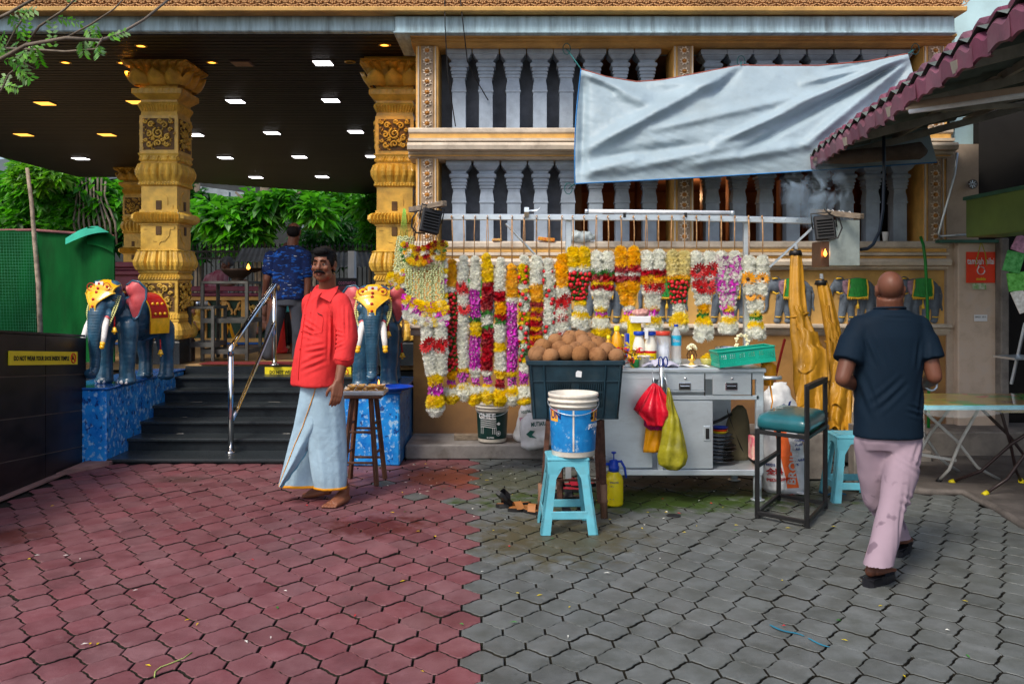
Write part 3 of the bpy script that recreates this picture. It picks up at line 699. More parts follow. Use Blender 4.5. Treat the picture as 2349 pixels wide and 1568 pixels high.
# -- hall ceiling of slats, with lights
CZ = 3.87
M_slat = mat('dark_slat', (.010, .008, .011), .5, var=.3, vscale=2, stretch=(.3, 8, 1), bump=.1)
ceil = thing('ceiling',None,None,(-4.5,13,CZ)); ceil['kind'] = 'structure'
def ceil_x(y):
 xl = -12.5 if y < 9.0 else -8.9 + (y - 15.4) * .12
 xl = -8.9 if y >= 15.4 else -12.5 + (y - 9) * 0 if y < 9 else -8.75
 xr = -.62 if y < 9.4 else (-.55 if y < 11 else -3.45 + (22.6 - y) * .25)
 return xl, xr
y = 8.27; nsl = 0
def back_y(x): return 18.95 + (x + 8.47) / 5.02 * 3.65
while y < 22.5:
 p_ = .115; xl = -9.3 + (.0 if y > 9 else 0); xr = -.60 if y < 11 else -.60
 if y > 18.95: xl = max(xl, -8.47 + (y - 18.95) / 3.65 * 5.02)
 if xl < xr - .1:
  m = MB(); m.box(((xl + xr) / 2,y + p_ / 2,CZ + .012),(xr - xl,p_ - .022,.024)); part('slat',m,M_slat,ceil)
 y += p_; nsl += 1
m = MB(); m.prism([(-9.35, 8.25, CZ + .03), (-.55, 8.25, CZ + .03), (-.55, 24.7, CZ + .03), (-8.5, 19.0, CZ + .03), (-9.35, 19.0, CZ + .03)], (0, 0, 0), (0, 0, .12)); part('backing', m, M_black, ceil)
m = MB(); m.box((-5,8.24,CZ + .03),(9.2,.04,.10)); part('edge_trim',m,M_slat,ceil)
M_lw = mat('lit_panel', (.9, .9, .9), .5, bump=0, emit=(1., .97, 1.), estr=6.); M_lo = mat('lit_panel_warm', (.9, .7, .4), .5, bump=0, emit=(1., .45, .06), estr=1.6)
M_off = mat('unlit_panel', (.35, .24, .16), .5, bump=0); M_lframe = mat('light_frame', (.10, .08, .08), .5, bump=0)
lights = [(741,142,1),(540,230,1),(759,228,1),(624,303,1),(816,300,1),(517,360,1),(687,358,1),(855,357,1),(587,405,1),(739,404,1),(103,235,2),(313,232,2),(54,307,2),(245,307,2),(447,307,1),(185,362,1),(555,144,0)]
names_l = ['square ceiling panel light nearest the camera, right of the gold pillar', 'lit square panel in the second row, beside the left gold pillar', 'lit square panel in the second row, nearer the right pillar', 'third row lit ceiling panel in the middle of the dark ceiling', 'third row lit ceiling panel close to the right gold pillar', 'fourth row ceiling panel closest to the left pillar', 'fourth row ceiling panel in the middle', 'fourth row ceiling panel half behind the right pillar', 'far row ceiling panel, left of the two above the trees', 'far row ceiling panel, right of the two above the trees',
   'orange glowing ceiling panel at upper left under the branch', 'orange ceiling panel half behind the left gold pillar', 'warm ceiling panel at the far left of the ceiling', 'warm ceiling panel between the branch and the left pillar', 'small lit ceiling panel peeking out right of the left pillar', 'white ceiling panel above the hanging vines', 'unlit beige square ceiling panel near the front edge']
for (x,v,k),nm in zip(lights,names_l):
 d = F_ * (CZ - CH) / (HZ - v); q = Vector((X(x, d), d, CZ)); sz = .18 + .007 * (d - 9.3)
 t = thing('ceiling_light', nm, 'ceiling light', q, 'square panel lights in the dark ceiling')
 m = MB(); m.box((0,0,-.006),(sz + .035,sz + .035,.012),None,.003); part('frame',m,M_lframe,t,local=True)
 m = MB(); m.box((0, 0, -.014), (sz, sz, .006)); part('panel', m, [M_off, M_lw, M_lo][k], t, local=True)
dl = [(150, 142, 'small round spotlight in the ceiling below the leafy branch'), (281, 143, 'small round spotlight beside the left pillar capital'), (486, 142, 'small round spotlight right of the left pillar'), (882, 102, 'round downlight over the right pillar capital'), (323, 104, 'dim round downlight at the front edge of the ceiling'), (803, 141, 'unlit round downlight beside the brightest panel'), (302, 386, 'far small downlight above the distant pillar')]
for k,(x,v,nm) in enumerate(dl):
 d = F_ * (CZ - CH) / (HZ - v); t = thing('downlight', nm, 'downlight', (X(x, d), d, CZ), 'round downlights in the ceiling')
 m = MB(); m.lathe([(.06, 0), (.062, -.008), (.045, -.012), (.042, -.004)], (0, 0, 0), 18); part('ring', m, M_gold, t, local=True)
 m = MB(); m.lathe([(.001,-.006),(.042,-.006)],(0,0,0),16); part('lens',m,M_off if k == 5 else M_lo,t,local=True)
for (x, v, e) in ((882, 102, 24.), (281, 143, 8)):
 d = F_ * (CZ - CH) / (HZ - v); pl_ = bpy.data.lights.new('downlight_lamp', 'SPOT'); po = bpy.data.objects.new('downlight_lamp', pl_); C.objects.link(po)
 po.location = (X(x,d),d - .02,CZ - .03); pl_.energy = e; pl_.color = (1,.55,.15); pl_.spot_size = R(110); pl_.shadow_soft_size = .04; po.rotation_euler = (R(-8),0,0)
# -- gilded pillars
def ring4(w, z, lob=0., nl=0, n=12, ph=0.):
 """one square ring with optional lobes pushed out along the sides"""
 pts = []
 for sd_ in range(4):
  for i in range(n):
   t = i / n * 2 - 1; o = w + (lob * 1.9 * (abs(math.sin((t + 1) / 2 * nl * PI)) ** .7 - .35) if nl else 0)
   x, y = t * w, -o
   a = sd_ * PI / 2; pts.append(Vector((x * math.cos(a) - y * math.sin(a),x * math.sin(a) + y * math.cos(a),z)))
 return pts
def sqpillar(rings, n=12):
 n = max(n,28) if n > 2 else n
 m = MB(); vs_ = []
 for r in rings: vs_ += ring4(*r[:2], *(r[2:] if len(r) > 2 else (0, 0)), n=n)
 N_ = 4 * n; k = len(rings)
 m.add(vs_, [(i * N_ + j, i * N_ + (j + 1) % N_, (i + 1) * N_ + (j + 1) % N_, (i + 1) * N_ + j) for i in range(k - 1) for j in range(N_)])
 m.f += [tuple(range(N_))[::-1], tuple((k - 1) * N_ + j for j in range(N_))]; m.m += [0, 0]; m.sm += [False, False]; return m
def spiral_panel(w):
 m = MB(); rg = random.Random(3)
 def spir(cx, cz, r, turns, dr, ph, t0=.010):
  m.tube([(cx + r * (1 - u) ** .8 * math.cos(ph + dr * turns * 2 * PI * u),-.012,cz + r * (1 - u) ** .8 * math.sin(ph + dr * turns * 2 * PI * u)) for u in [k / 18 for k in range(18)]],[t0 * (1 - .35 * k / 18) for k in range(18)],5)
 s_ = w / .16
 for cx, cz, r, tr, dr, ph in ((0, .01, .055, 1.6, 1, 2), (.06, .085, .035, 1.4, -1, 3), (-.07, .09, .030, 1.4, 1, 0), (.09, -.03, .030, 1.4, 1, 1), (-.09, .0, .030, 1.3, -1, 2), (0, -.09, .035, 1.4, -1, 4), (.085, -.10, .025, 1.3, 1, 2), (-.085, -.10, .028, 1.3, -1, 0), (.01, .12, .022, 1.2, 1, 0), (.115, .04, .02, 1.1, 1, 0), (-.12, -.055, .018, 1.1, 1, 3), (.045, -.055, .02, 1.2, -1, 1), (-.045, -.045, .018, 1.2, 1, 1), (.115, .12, .022, 1.1, -1, 2), (-.12, .12, .022, 1.1, 1, 2)):
  spir(cx * s_,cz * s_,r * s_,tr,dr,ph,.0115 * s_)
 for k in range(60):
  x, z = rg.uniform(-.145, .145) * s_, rg.uniform(-.145, .145) * s_; a = rg.uniform(0, 6.28)
  m.tube([(x,-.006,z),(x + .014 * s_ * math.cos(a),-.012,z + .014 * s_ * math.sin(a)),(x + .03 * s_ * math.cos(a + .7),-.006,z + .03 * s_ * math.sin(a + .7))],[.003 * s_,.006 * s_,.002 * s_],4)
 return m
ME_swirl = spiral_panel(.15).mesh('scroll_carving'); ME_swirl.materials.append(M_gold)
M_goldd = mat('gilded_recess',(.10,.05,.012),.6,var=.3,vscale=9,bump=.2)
def pillar(x, d, label, sc_=1., v_off=0):
 """x: measured middle of front face; heights measured on the left pillar at 9.3 m"""
 q = Vector((x,d + .20 * sc_,.70)); t = thing('gilded_pillar',label,'pillar',q,'carved gilded pillars of the temple hall')
 z = lambda v: (Z(v, 9.3) - .70) * sc_
 w = .2 * sc_; P_ = lambda dx: dx * 9.3 / F_ * sc_
 W = P_(44)
 def seg(name, rings, m=M_gold, n=12):
  mm = sqpillar([(a[0], z(a[1]), *a[2:]) for a in rings], n); return part(name, mm, m, t, local=True)
 seg('base_block',[(P_(50),834),(P_(50),785),(P_(48),782),(P_(48),778)],M_granite,2)
 seg('base_bulge', [(P_(50), 778), (P_(52), 775, P_(2), 7), (P_(54), 768, P_(3), 7), (P_(53), 756, P_(3), 7), (P_(48), 744, P_(2), 7), (P_(45), 738), (P_(47), 737), (P_(47), 733), (P_(45), 732)])
 seg('beaded_band', [(P_(46), 732), (P_(47), 729, P_(1.5), 14), (P_(46), 722, P_(1.5), 14), (P_(45), 719), (P_(44), 719)])
 seg('lower_shaft',[(P_(43),719),(P_(43),642)],n=2)
 seg('beaded_band', [(P_(44), 642), (P_(46), 640), (P_(46), 636, P_(2), 14), (P_(44), 630, P_(2), 14), (P_(43), 628)])
 seg('fluted_bulge', [(P_(43), 628), (P_(46), 624), (P_(46), 621), (P_(49), 618, P_(3), 8), (P_(52), 608, P_(5), 8), (P_(53), 600, P_(5), 8), (P_(50), 586, P_(4), 8), (P_(48), 577, P_(3), 8), (P_(50), 574, P_(2), 8), (P_(46), 572), (P_(42), 571)])
 seg('middle_shaft',[(P_(42),571),(P_(42),516),(P_(45),515),(P_(45),512)],n=2)
 seg('ribbed_torus', [(P_(44), 512), (P_(52), 508, P_(3), 14), (P_(56), 501, P_(4), 14), (P_(55), 492, P_(4), 14), (P_(50), 487, P_(3), 14), (P_(44), 485)], n=18)
 seg('upper_shaft', [(P_(44), 485), (P_(44), 480), (P_(41), 479), (P_(41), 426)], n=2)
 seg('fluted_bulge',[(P_(41),426),(P_(46),423,P_(1.5),14),(P_(46),418,P_(1),14),(P_(44),415,P_(2),6),(P_(49),400,P_(5),6),(P_(50),390,P_(5),6),(P_(47),376,P_(3),6),(P_(42),372),(P_(42),370)],n=14)
 seg('beaded_band', [(P_(43), 370), (P_(45), 366, P_(2), 16), (P_(43), 360, P_(2), 16), (P_(45), 356), (P_(47), 352), (P_(47), 351), (P_(44), 350)])
 seg('carved_shaft', [(P_(44), 350), (P_(44), 264)], n=2)
 seg('beaded_band',[(P_(42),264),(P_(41),256),(P_(42),252,P_(1.5),14),(P_(46),242,P_(2),14),(P_(46),237),(P_(42),233),(P_(42),228)])
 seg('neck_band', [(P_(43), 228), (P_(48), 224), (P_(57), 216), (P_(57), 205, P_(1), 18), (P_(46), 203), (P_(44), 201)], n=18)
 seg('capital', [(P_(42), 201), (P_(43), 197), (P_(44), 194), (P_(50), 188), (P_(56), 178), (P_(58), 166), (P_(60), 158, P_(3), 7), (P_(67), 153, P_(6), 7), (P_(72), 148, P_(4), 7), (P_(74), 144), (P_(74), 139), (P_(66), 138), (P_(66), 128)], n=20)
 for a in range(4):
  rot = (0, 0, a * PI / 2); rm = Matrix.Rotation(a * PI / 2, 3, 'Z')
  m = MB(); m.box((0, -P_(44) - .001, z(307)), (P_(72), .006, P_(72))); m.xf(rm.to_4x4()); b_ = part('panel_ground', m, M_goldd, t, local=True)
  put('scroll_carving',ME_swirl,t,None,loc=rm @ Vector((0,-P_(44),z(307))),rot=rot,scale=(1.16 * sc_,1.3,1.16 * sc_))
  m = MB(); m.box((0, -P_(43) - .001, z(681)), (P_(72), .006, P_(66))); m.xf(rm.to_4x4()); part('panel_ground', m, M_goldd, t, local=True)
  put('scroll_carving', ME_swirl, t, None, loc=rm @ Vector((0, -P_(43), z(681))), rot=(0, 0, a * PI / 2), scale=(1.16 * sc_, 1.3, 1.06 * sc_))
  m = MB()
  o_ = [(-32, 480), (-32, 470), (-20, 470), (-20, 452), (-12, 445), (0, 436), (12, 445), (20, 452), (20, 470), (32, 470), (32, 480)]
  m.prism([(P_(u), -P_(41) - .008, z(v)) for u, v in o_], (0, 0, 0), (0, .02, 0))
  o_ = [(-36,519),(-36,525),(-26,525),(-24,540),(-14,552),(-4,554),(0,560),(4,554),(14,552),(24,540),(26,525),(36,525),(36,519)]
  m.prism([(P_(u), -P_(42) - .008, z(v)) for u, v in o_], (0, 0, 0), (0, .02, 0)); m.xf(rm.to_4x4()); part('applied_ornament', m, M_gold, t, local=True)
  m = MB(); m.box((0, -P_(41) - .013, z(470)), (P_(13), .01, P_(22)), None, .004); m.box((0, -P_(42) - .013, z(528)), (P_(13), .01, P_(20)), None, .004); m.xf(rm.to_4x4()); part('niche', m, M_goldd, t, local=True)
  m = MB()
  for px_ in (-40, 0, 40):
   m.grid(lambda u, v: (P_(px_ + (u - .5) * 42 * math.sin(PI * min(1, .25 + v * .75)) ** .5), -P_(46 + 24 * v ** .6) - P_(11) * math.sin(PI * u) ** .6, z(196 - 34 * v)), 6, 5)
  m.xf(rm.to_4x4()); part('lotus_petals',m,M_gold,t,local=True)
 return t
pillar(X(364, 9.3), 9.3, 'gilded carved pillar behind the left elephant statue')
pillar(X(905,9.15),9.15,'gilded carved pillar beside the temple wall and garlands',.985)
pillar(X(305, 17.5), 17.5, 'distant gilded pillar half hidden behind the nearest left pillar', 1.)
# == flower stall
M_wht = mat('white_petal',(.86,.87,.80),.7,var=.10,vscale=40,bump=0,rand=.08)
M_yel = mat('yellow_petal', (.90, .70, .01), .7, var=.12, vscale=40, bump=0, rand=.1)
M_org = mat('marigold_petal', (.92, .55, .006), .7, var=.14, vscale=40, bump=0, rand=.1)
M_crm = mat('cream_petal',(.80,.72,.36),.7,var=.12,vscale=40,bump=0,rand=.1)
M_red = mat('red_petal', (.38, .006, .016), .55, var=.3, vscale=50, bump=0, rand=.2)
M_pur = mat('orchid_petal', (.34, .006, .27), .55, var=.25, vscale=60, col2=(.50, .06, .40), bump=0, rand=.15)
M_gred = mat('gerbera_red',(.42,.003,.006),.6,bump=0)
M_gld = mat('gold_petal', (.80, .34, .01), .6, bump=0)
M_leaf = mat('garland_leaf', (.03, .16, .02), .5, var=.4, vscale=50, bump=0)
M_bud = mat('red_bud',(.55,.01,.02),.45,var=.2,vscale=60,bump=0)
M_dark = mat('flower_eye', (.05, .02, .01), .7, bump=0)
M_jas = mat('jasmine_bud', (.70, .76, .46), .6, var=.15, vscale=90, bump=0)
M_raf = mat('raffia',(.42,.24,.11),.8,var=.3,vscale=30,bump=.3)
def translucent(mt, k=.35):
 nt, N, L, b = nodes(mt); tr = N.new('ShaderNodeBsdfTranslucent'); mx = N.new('ShaderNodeMixShader'); mx.inputs[0].default_value = k; L.new(base_src(mt), tr.inputs[0])
 out = [n for n in N if n.type == 'OUTPUT_MATERIAL'][0]; L.new(b.outputs[0],mx.inputs[1]); L.new(tr.outputs[0],mx.inputs[2]); L.new(mx.outputs[0],out.inputs[0])
for mt in (M_wht, M_yel, M_org, M_crm, M_jas): translucent(mt, .42)
def petal(m, a, r0, r1, w, z0, z1, mi=0, cup=.2):
 c,s_ = math.cos(a),math.sin(a); rm = (r0 + r1) * .55
 pts = [(r0, 0, z0), (rm, w, z0 + (z1 - z0) * .6 + cup * w), (r1, 0, z1), (rm, -w, z0 + (z1 - z0) * .6 + cup * w)]
 m.add([(x * c - y * s_, x * s_ + y * c, z) for x, y, z in pts], [(0, 1, 2, 3)], mi)
def mk_chrys(mt):
 m = MB(); r = .030; rg = random.Random(5)
 for n_, r1, z1, w in ((16, 1.05, -.002, .0044), (15, .92, .008, .0044), (12, .74, .016, .0040), (9, .52, .022, .0036), (6, .30, .025, .0032)):
  for k in range(n_): petal(m,2 * PI * (k + rg.uniform(-.25,.25)) / n_ + n_,.002,r * r1 * rg.uniform(.9,1.1),w,z1 * .4,z1 + rg.uniform(-.002,.003))
 me = m.mesh('chrysanthemum', None, False); me.materials.append(mt); return me
def mk_rose():
 m = MB(); rg = random.Random(2)
 for n_, r1, z1, w in ((5, .030, .006, .014), (5, .023, .016, .012), (4, .014, .022, .009), (3, .008, .025, .006)):
  for k in range(n_): petal(m, 2 * PI * (k + rg.uniform(-.2, .2)) / n_ + n_ * .7, .001, r1, w, z1 * .2, z1, 0, .5)
 me = m.mesh('rose',None,False); me.materials.append(M_red); return me
def mk_orchid():
 m = MB()
 for k in range(5): petal(m,2 * PI * k / 5,.001,.030,.012,.004,.014,0,.1)
 m.ell((0, -.004, .012), (.004, .006, .004), None, 6, 4, 1)
 me = m.mesh('orchid', None, False); me.materials.append(M_pur); me.materials.append(M_wht); return me
def mk_gerb(mt):
 m = MB()
 for k in range(14): petal(m, 2 * PI * k / 14, .006, .046, .0075, .012, .016, 0, .1)
 for k in range(10): petal(m,2 * PI * k / 10 + .3,.005,.030,.006,.014,.022,0,.1)
 m.ell((0, 0, .017), (.010, .010, .006), None, 8, 4, 1)
 me = m.mesh('gerbera', None, False); me.materials.append(mt); me.materials.append(M_dark); return me
def mk_bud():
 m = MB(); m.ell((0, 0, .016), (.014, .014, .010), None, 8, 5, 1)
 for k in range(3):
  a = 2 * PI * k / 3; c,s_ = math.cos(a),math.sin(a)
  m.grid(lambda u, v: ((.021 * math.cos(a + (u - .5) * 2.2)) * (.6 + .5 * v), (.021 * math.sin(a + (u - .5) * 2.2)) * (.6 + .5 * v), .022 * v * math.sin(PI * (.15 + .7 * u)) - .002), 3, 2)
 me = m.mesh('rose_bud', None, False); me.materials.append(M_leaf); me.materials.append(M_bud); return me
def mk_leaf():
 m = MB()
 for k in range(9): petal(m, 2 * PI * k / 9 + (k % 3), .001, .034, .007, .003 + .004 * (k % 3), .010 + .006 * (k % 2))
 me = m.mesh('leaf_ruff',None,False); me.materials.append(M_leaf); return me
BL = {'W': ('chrysanthemum', mk_chrys(M_wht)), 'Y': ('chrysanthemum', mk_chrys(M_yel)), 'O': ('marigold', mk_chrys(M_org)), 'C': ('chrysanthemum', mk_chrys(M_crm)), 'R': ('rose', mk_rose()),
  'P': ('orchid', mk_orchid()), 'G': ('gerbera', mk_gerb(M_gred)), 'A': ('gerbera', mk_gerb(M_gld)), 'B': ('rose_bud', mk_bud()), 'L': ('leaf_ruff', mk_leaf())}
def bloom(t,code,p,dirv,s_=1.,roll=None):
 nm, me = BL[code]; q = Vector(dirv).normalized().to_track_quat('Z', 'Y') @ Euler((0, 0, rng.uniform(0, 6.28) if roll is None else roll)).to_quaternion()
 o = bpy.data.objects.new(nm, me); C.objects.link(o); o.parent = t; o.location = Vector(p) - t.location; o.rotation_mode = 'QUATERNION'; o.rotation_quaternion = q; o.scale = (s_,) * 3; return o
GD = 6.86       # distance of the garland rail
def strand(t, xv, segs, rad, d=GD, step=.036, sizef=1.):
 """xv(v) -> measured centre x; segs: list of (code string, v0, v1); rad(v) radius in m"""
 ph = 0; v = segs[0][1]; vend = segs[-1][2]; dv = step * F_ / d; k = 0; si = 0; sizef *= 1.16
 while v < vend - dv * .3:
  while si < len(segs) - 1 and v + dv * .5 >= segs[si][2]: si += 1
  code = segs[si][0]; r = rad(v); c = P(xv(v + dv / 2),v + dv / 2,d)
  big = code[k % len(code)] if len(code) > 1 else code
  n_ = 5 if r < .055 else 7
  for j in range(n_):
   a = -PI / 2 + (j - (n_ - 1) / 2) * (2.15 / (n_ - 1) * 1.55) + (.25 if k % 2 else -.25)
   cc = code[(k + j) % len(code)]
   if cc == 'G' or cc == 'A': cc = cc if j == 2 else 'W'
   a += rng.uniform(-.16, .16); dr = Vector((math.cos(a), math.sin(a), rng.uniform(-.35, .3)))
   cs = {'B': .95, 'P': 1.0, 'R': 1.05, 'G': .95, 'A': .95}.get(cc, 1.) * sizef * rng.uniform(.82, 1.16) * max(.8, min(1.25, r / .04))
   bloom(t,cc,c + dr * max(r - .021 * sizef,r * .45),dr,cs)
  v += dv; k += 1
def ball(t, x, segs, rmax, d=GD, step=.034):
 v0,v1 = segs[0][1],segs[-1][2]
 strand(t, lambda v: x, segs, lambda v: rmax * (.55 + .5 * math.sin(PI * min(1, max(0, (v - v0) / (v1 - v0))))), d, step)
def strings(t, x, v1, d, n_=2, v0=493):
 m = MB()
 for k in range(n_):
  dx = rng.uniform(-3, 3); m.tube([P(x + dx * .3, v0, d - .02), P(x + dx, (v0 + v1) / 2, d - .01), P(x + dx * .6, v1 + 8, d)], .0032, 5)
 m.ell(P(x,v0 + 4,d - .025),(.008,.006,.012),None,6,4)
 return part('string', m, M_raf, t)
M_core = mat('flower_backing', (.45, .50, .36), .8, vscale=30, bump=0)
def core(t,pts,r):
 m = MB(); m.tube(pts, r * .85, 10); part('core', m, M_core, t)
RC = lambda y: 516.2 + y * .3014     # region measurements -> picture heights
RX = lambda x: 860.3 + x * .3014
def single(x, segs, label, wtop=12.6, d=GD, drop_ball=None, vs0=493):
 X0 = RX(x); S = [(c, RC(a), RC(b)) for c, a, b in segs]
 t = thing('flower_garland',label,'garland',P(X0,S[0][1],d),'flower garlands hanging from the stall rail')
 strand(t, lambda v: X0 + 1.5 * math.sin(v * .05 + x), S, lambda v: wtop * d / F_ * (.72 if v > RC(1120) and v < RC(1215) else (.8 if v < S[0][1] + 12 else 1.)), d)
 core(t, [P(X0, S[0][1] + 6, d), P(X0, S[-1][2] - 4, d)], .024)
 strings(t,X0,S[0][1],d,2)
 if drop_ball: ball(t, RX(drop_ball[0]), [(c, RC(a), RC(b)) for c, a, b in drop_ball[1]], .062, d)
 return t
single(582,[('O',260,462),('L',462,485),('W',485,508),('B',508,1100),('O',1100,1160),('P',1160,1212)],'long garland of red buds in green leaves under orange marigolds, leftmost of the long row',drop_ball=(582,[('O',1212,1245),('W',1245,1275),('Y',1275,1325)]))
single(670, [('W', 237, 462), ('G', 462, 510), ('W', 510, 625), ('G', 625, 665), ('W', 665, 1075), ('Y', 1075, 1115), ('P', 1115, 1190)], 'long white garland with red gerberas, between the leaf bud garland and the purple one', drop_ball=(680, [('WY', 1190, 1240), ('W', 1240, 1300)]))
single(762, [('W', 242, 490), ('P', 490, 695), ('L', 695, 718), ('Y', 718, 842), ('P', 842, 1100), ('W', 1100, 1145), ('P', 1145, 1212)], 'long garland of white, purple, yellow then purple again', drop_ball=(758, [('Y', 1212, 1250), ('W', 1250, 1285), ('Y', 1285, 1330)]))
single(855,[('Y',222,425),('R',425,655),('L',655,672),('W',672,705),('Y',705,728),('W',728,757),('L',757,775),('R',775,1103),('W',1103,1150),('P',1150,1208)],'long garland of crimson roses under a bright yellow top',drop_ball=(855,[('Y',1208,1245),('W',1245,1285),('Y',1285,1335)]))
single(952, [('W', 255, 492), ('L', 492, 505), ('R', 505, 562), ('O', 562, 682), ('R', 682, 725), ('L', 725, 742), ('W', 742, 872), ('R', 872, 905), ('Y', 905, 970), ('W', 970, 1110), ('Y', 1110, 1160), ('R', 1160, 1228)], 'long garland with white, red and yellow bands, right of the crimson rose one', drop_ball=(945, [('W', 1228, 1268), ('Y', 1268, 1338)]))
single(1043, [('O', 302, 545), ('L', 545, 565), ('W', 565, 592), ('P', 592, 1100), ('Y', 1100, 1150), ('P', 1150, 1220)], 'long purple orchid garland hanging from an orange marigold top', drop_ball=(1045, [('WY', 1220, 1250), ('Y', 1250, 1290), ('W', 1290, 1330)]))
single(1135,[('W',232,285),('YYB',285,340),('YB',340,430),('W',430,470),('YBW',470,560),('WWB',560,650),('YYB',650,760),('WBW',760,850),('YB',850,900),('WBL',900,990),('YYB',990,1050),('W',1050,1105),('Y',1105,1130),('P',1130,1205)],'long spiral garland of yellow and white with rose buds, left edge of the coconut crate',drop_ball=(1135,[('Y',1205,1245),('W',1245,1290),('Y',1290,1345)]))
S8 = [('W', 235, 448), ('L', 448, 462)]; yy = 462
while yy < 1000: S8 += [('O', yy, yy + 38), ('R', yy + 38, yy + 72)]; yy += 72
single(1230,S8,'garland striped in orange and red below a white top, behind the coconuts',14)
single(1325, [('W', 260, 330), ('WB', 330, 380), ('W', 380, 410), ('WWB', 410, 700), ('WBW', 700, 1000)], 'white garland dotted with rose buds, hanging right of the striped one', 14)
single(1425, [('O', 226, 470), ('LR', 470, 488), ('W', 488, 560), ('G', 560, 620), ('W', 620, 680), ('G', 680, 730), ('W', 730, 810), ('G', 810, 860), ('W', 860, 1000)], 'orange topped garland with white and red gerberas, last before the rail post', 15)
RV = lambda y: 458.8 + y * .2926
RY = lambda x: 1261.7 + x * .2926
def paired(xl, xr, xc, segs, tail, label, d=GD, narrow=.8):
 XL_,XR_,XC_ = RY(xl),RY(xr),RY(xc); S = [(c,RV(a),RV(b)) for c,a,b in segs]; vt,vb = S[0][1],S[-1][2]
 t = thing('flower_garland', label, 'garland', P(XC_, vt, d), 'flower garlands hanging from the stall rail')
 for sgn, Xs in ((-1, XL_), (1, XR_)):
  f = lambda v,Xs=Xs: Xs + (XC_ - Xs) * max(0.,((v - vt) / (vb - vt) - .45)) * 1.15
  strand(t, f, S, lambda v: 14.2 * d / F_ * (.82 if v < vt + 10 else (1 if v < vt + .7 * (vb - vt) else narrow)), d, .037)
  core(t, [P(f(v), v, d) for v in [vt + 6 + (vb - vt - 8) * k / 6 for k in range(7)]], .024)
  strings(t,Xs,vt,d,2)
 T = [(c, RV(a), RV(b)) for c, a, b in tail]; v0, v1 = T[0][1], T[-1][2]
 strand(t, lambda v: XC_, T, lambda v: d / F_ * (12.5 + 8 * math.sin(PI * max(0, ((v - v0) / (v1 - v0) - .35)) / .65 * .75)), d, .033)
 return t
paired(178, 268, 237, [('Y', 372, 535), ('W', 535, 552), ('B', 552, 790)], [('Y', 790, 835), ('W', 835, 880), ('Y', 880, 925), ('W', 925, 970)], 'paired garland with yellow tops over red leaf buds, first right of the rail post')
paired(365, 455, 400, [('W', 405, 572), ('L', 572, 588), ('R', 588, 620), ('Y', 620, 682), ('R', 682, 715), ('W', 715, 835)], [('Y', 835, 880), ('P', 880, 915), ('Y', 915, 945), ('W', 945, 990), ('Y', 990, 1035)], 'paired white garland with crimson and yellow bands above the oil bottles')
paired(555,655,620,[('O',372,505),('R',505,540),('W',540,600),('R',600,635),('O',635,830)],[('W',830,862),('P',862,905),('Y',905,965),('W',965,1000)],'paired orange marigold garland with a narrow white and red middle')
paired(757, 852, 808, [('W', 400, 555), ('R', 555, 580), ('O', 580, 648), ('G', 648, 690), ('W', 690, 830)], [('O', 830, 862), ('P', 862, 892), ('W', 892, 925), ('Y', 925, 960), ('W', 960, 1008)], 'paired white garland with an orange band and one red gerbera, above the milk bottles')
paired(957, 1050, 1010, [('C', 400, 572), ('L', 572, 590), ('O', 590, 618), ('B', 618, 800)], [('W', 800, 850), ('L', 850, 875), ('W', 875, 905), ('Y', 905, 950), ('W', 950, 985)], 'paired cream topped garland over red leaf buds, above the blue water bottle')
paired(1148,1250,1202,[('W',405,535),('G',535,580),('W',580,640),('G',640,690),('W',690,812)],[('O',812,880),('L',880,905),('Y',905,990),('W',990,1058)],'paired white garland with four red gerberas')
paired(1343, 1450, 1397, [('W', 405, 455), ('WP', 455, 540), ('PWW', 540, 640), ('WPP', 640, 740), ('PW', 740, 830)], [('Y', 830, 862), ('P', 862, 890), ('W', 890, 925), ('Y', 925, 970), ('W', 970, 1030)], 'paired white garland with purple orchids winding down it')
paired(1557, 1662, 1612, [('W', 440, 590), ('A', 590, 630), ('W', 630, 725), ('A', 725, 765), ('W', 765, 865)], [('Y', 865, 912), ('L', 912, 930), ('W', 930, 965), ('Y', 965, 1010), ('W', 1010, 1060)], 'paired white garland with golden gerberas, rightmost on the rail')
def jas_string(t,pts,r=.0075):
 m = MB(); pts = [Vector(p) for p in pts]; rg = random.Random(int(pts[0].x * 1000))
 L_ = (pts[-1] - pts[0]).length; n_ = int(L_ / .0145)
 for k in range(n_):
  c = pts[0].lerp(pts[-1], (k + .5) / n_)
  for sg in (-1, 1):
   a = rg.uniform(-.8,.8) - PI / 2 + sg * .9
   m.ell(c + Vector((math.cos(a) * r * 1.1, math.sin(a) * r, rg.uniform(-.002, .002))), (.011, .008, .0072), (0, sg * .6, 0), 5, 4)
 return part('jasmine_string', m, M_jas, t)
jt = thing('jasmine_garland','large jasmine curtain garland with white double tail, left end of the stall','garland',P(985,560,6.75),'flower garlands hanging from the stall rail')
dj = 6.76
for k in range(16):      # top swag
 u = k / 15; x = RX(225 + 300 * u); v = RC(200 + 60 * math.sin(PI * u * 2) * .3 - 35 * abs(2 * u - 1) + 30)
 for q in range(4): bloom(jt, rng.choice('YYYOYRWL' if q else 'YYR'), P(x + rng.uniform(-4, 4), v + (q - 1.5) * 10, dj - .03), (rng.uniform(-.5, .5), -1, rng.uniform(-.4, .5)), rng.uniform(.95, 1.2))
for k in range(7):
 x = RX(245 + 43 * k); b_ = RC(545 + 55 * math.sin(PI * (k + .5) / 7)); jas_string(jt,[P(x,RC(255),dj),P(x + 1.5,b_,dj - .01)],.014)
 if k % 2 == 0: jas_string(jt, [P(x + 7, RC(255), dj + .04), P(x + 7, b_ - 9, dj + .04)], .009)
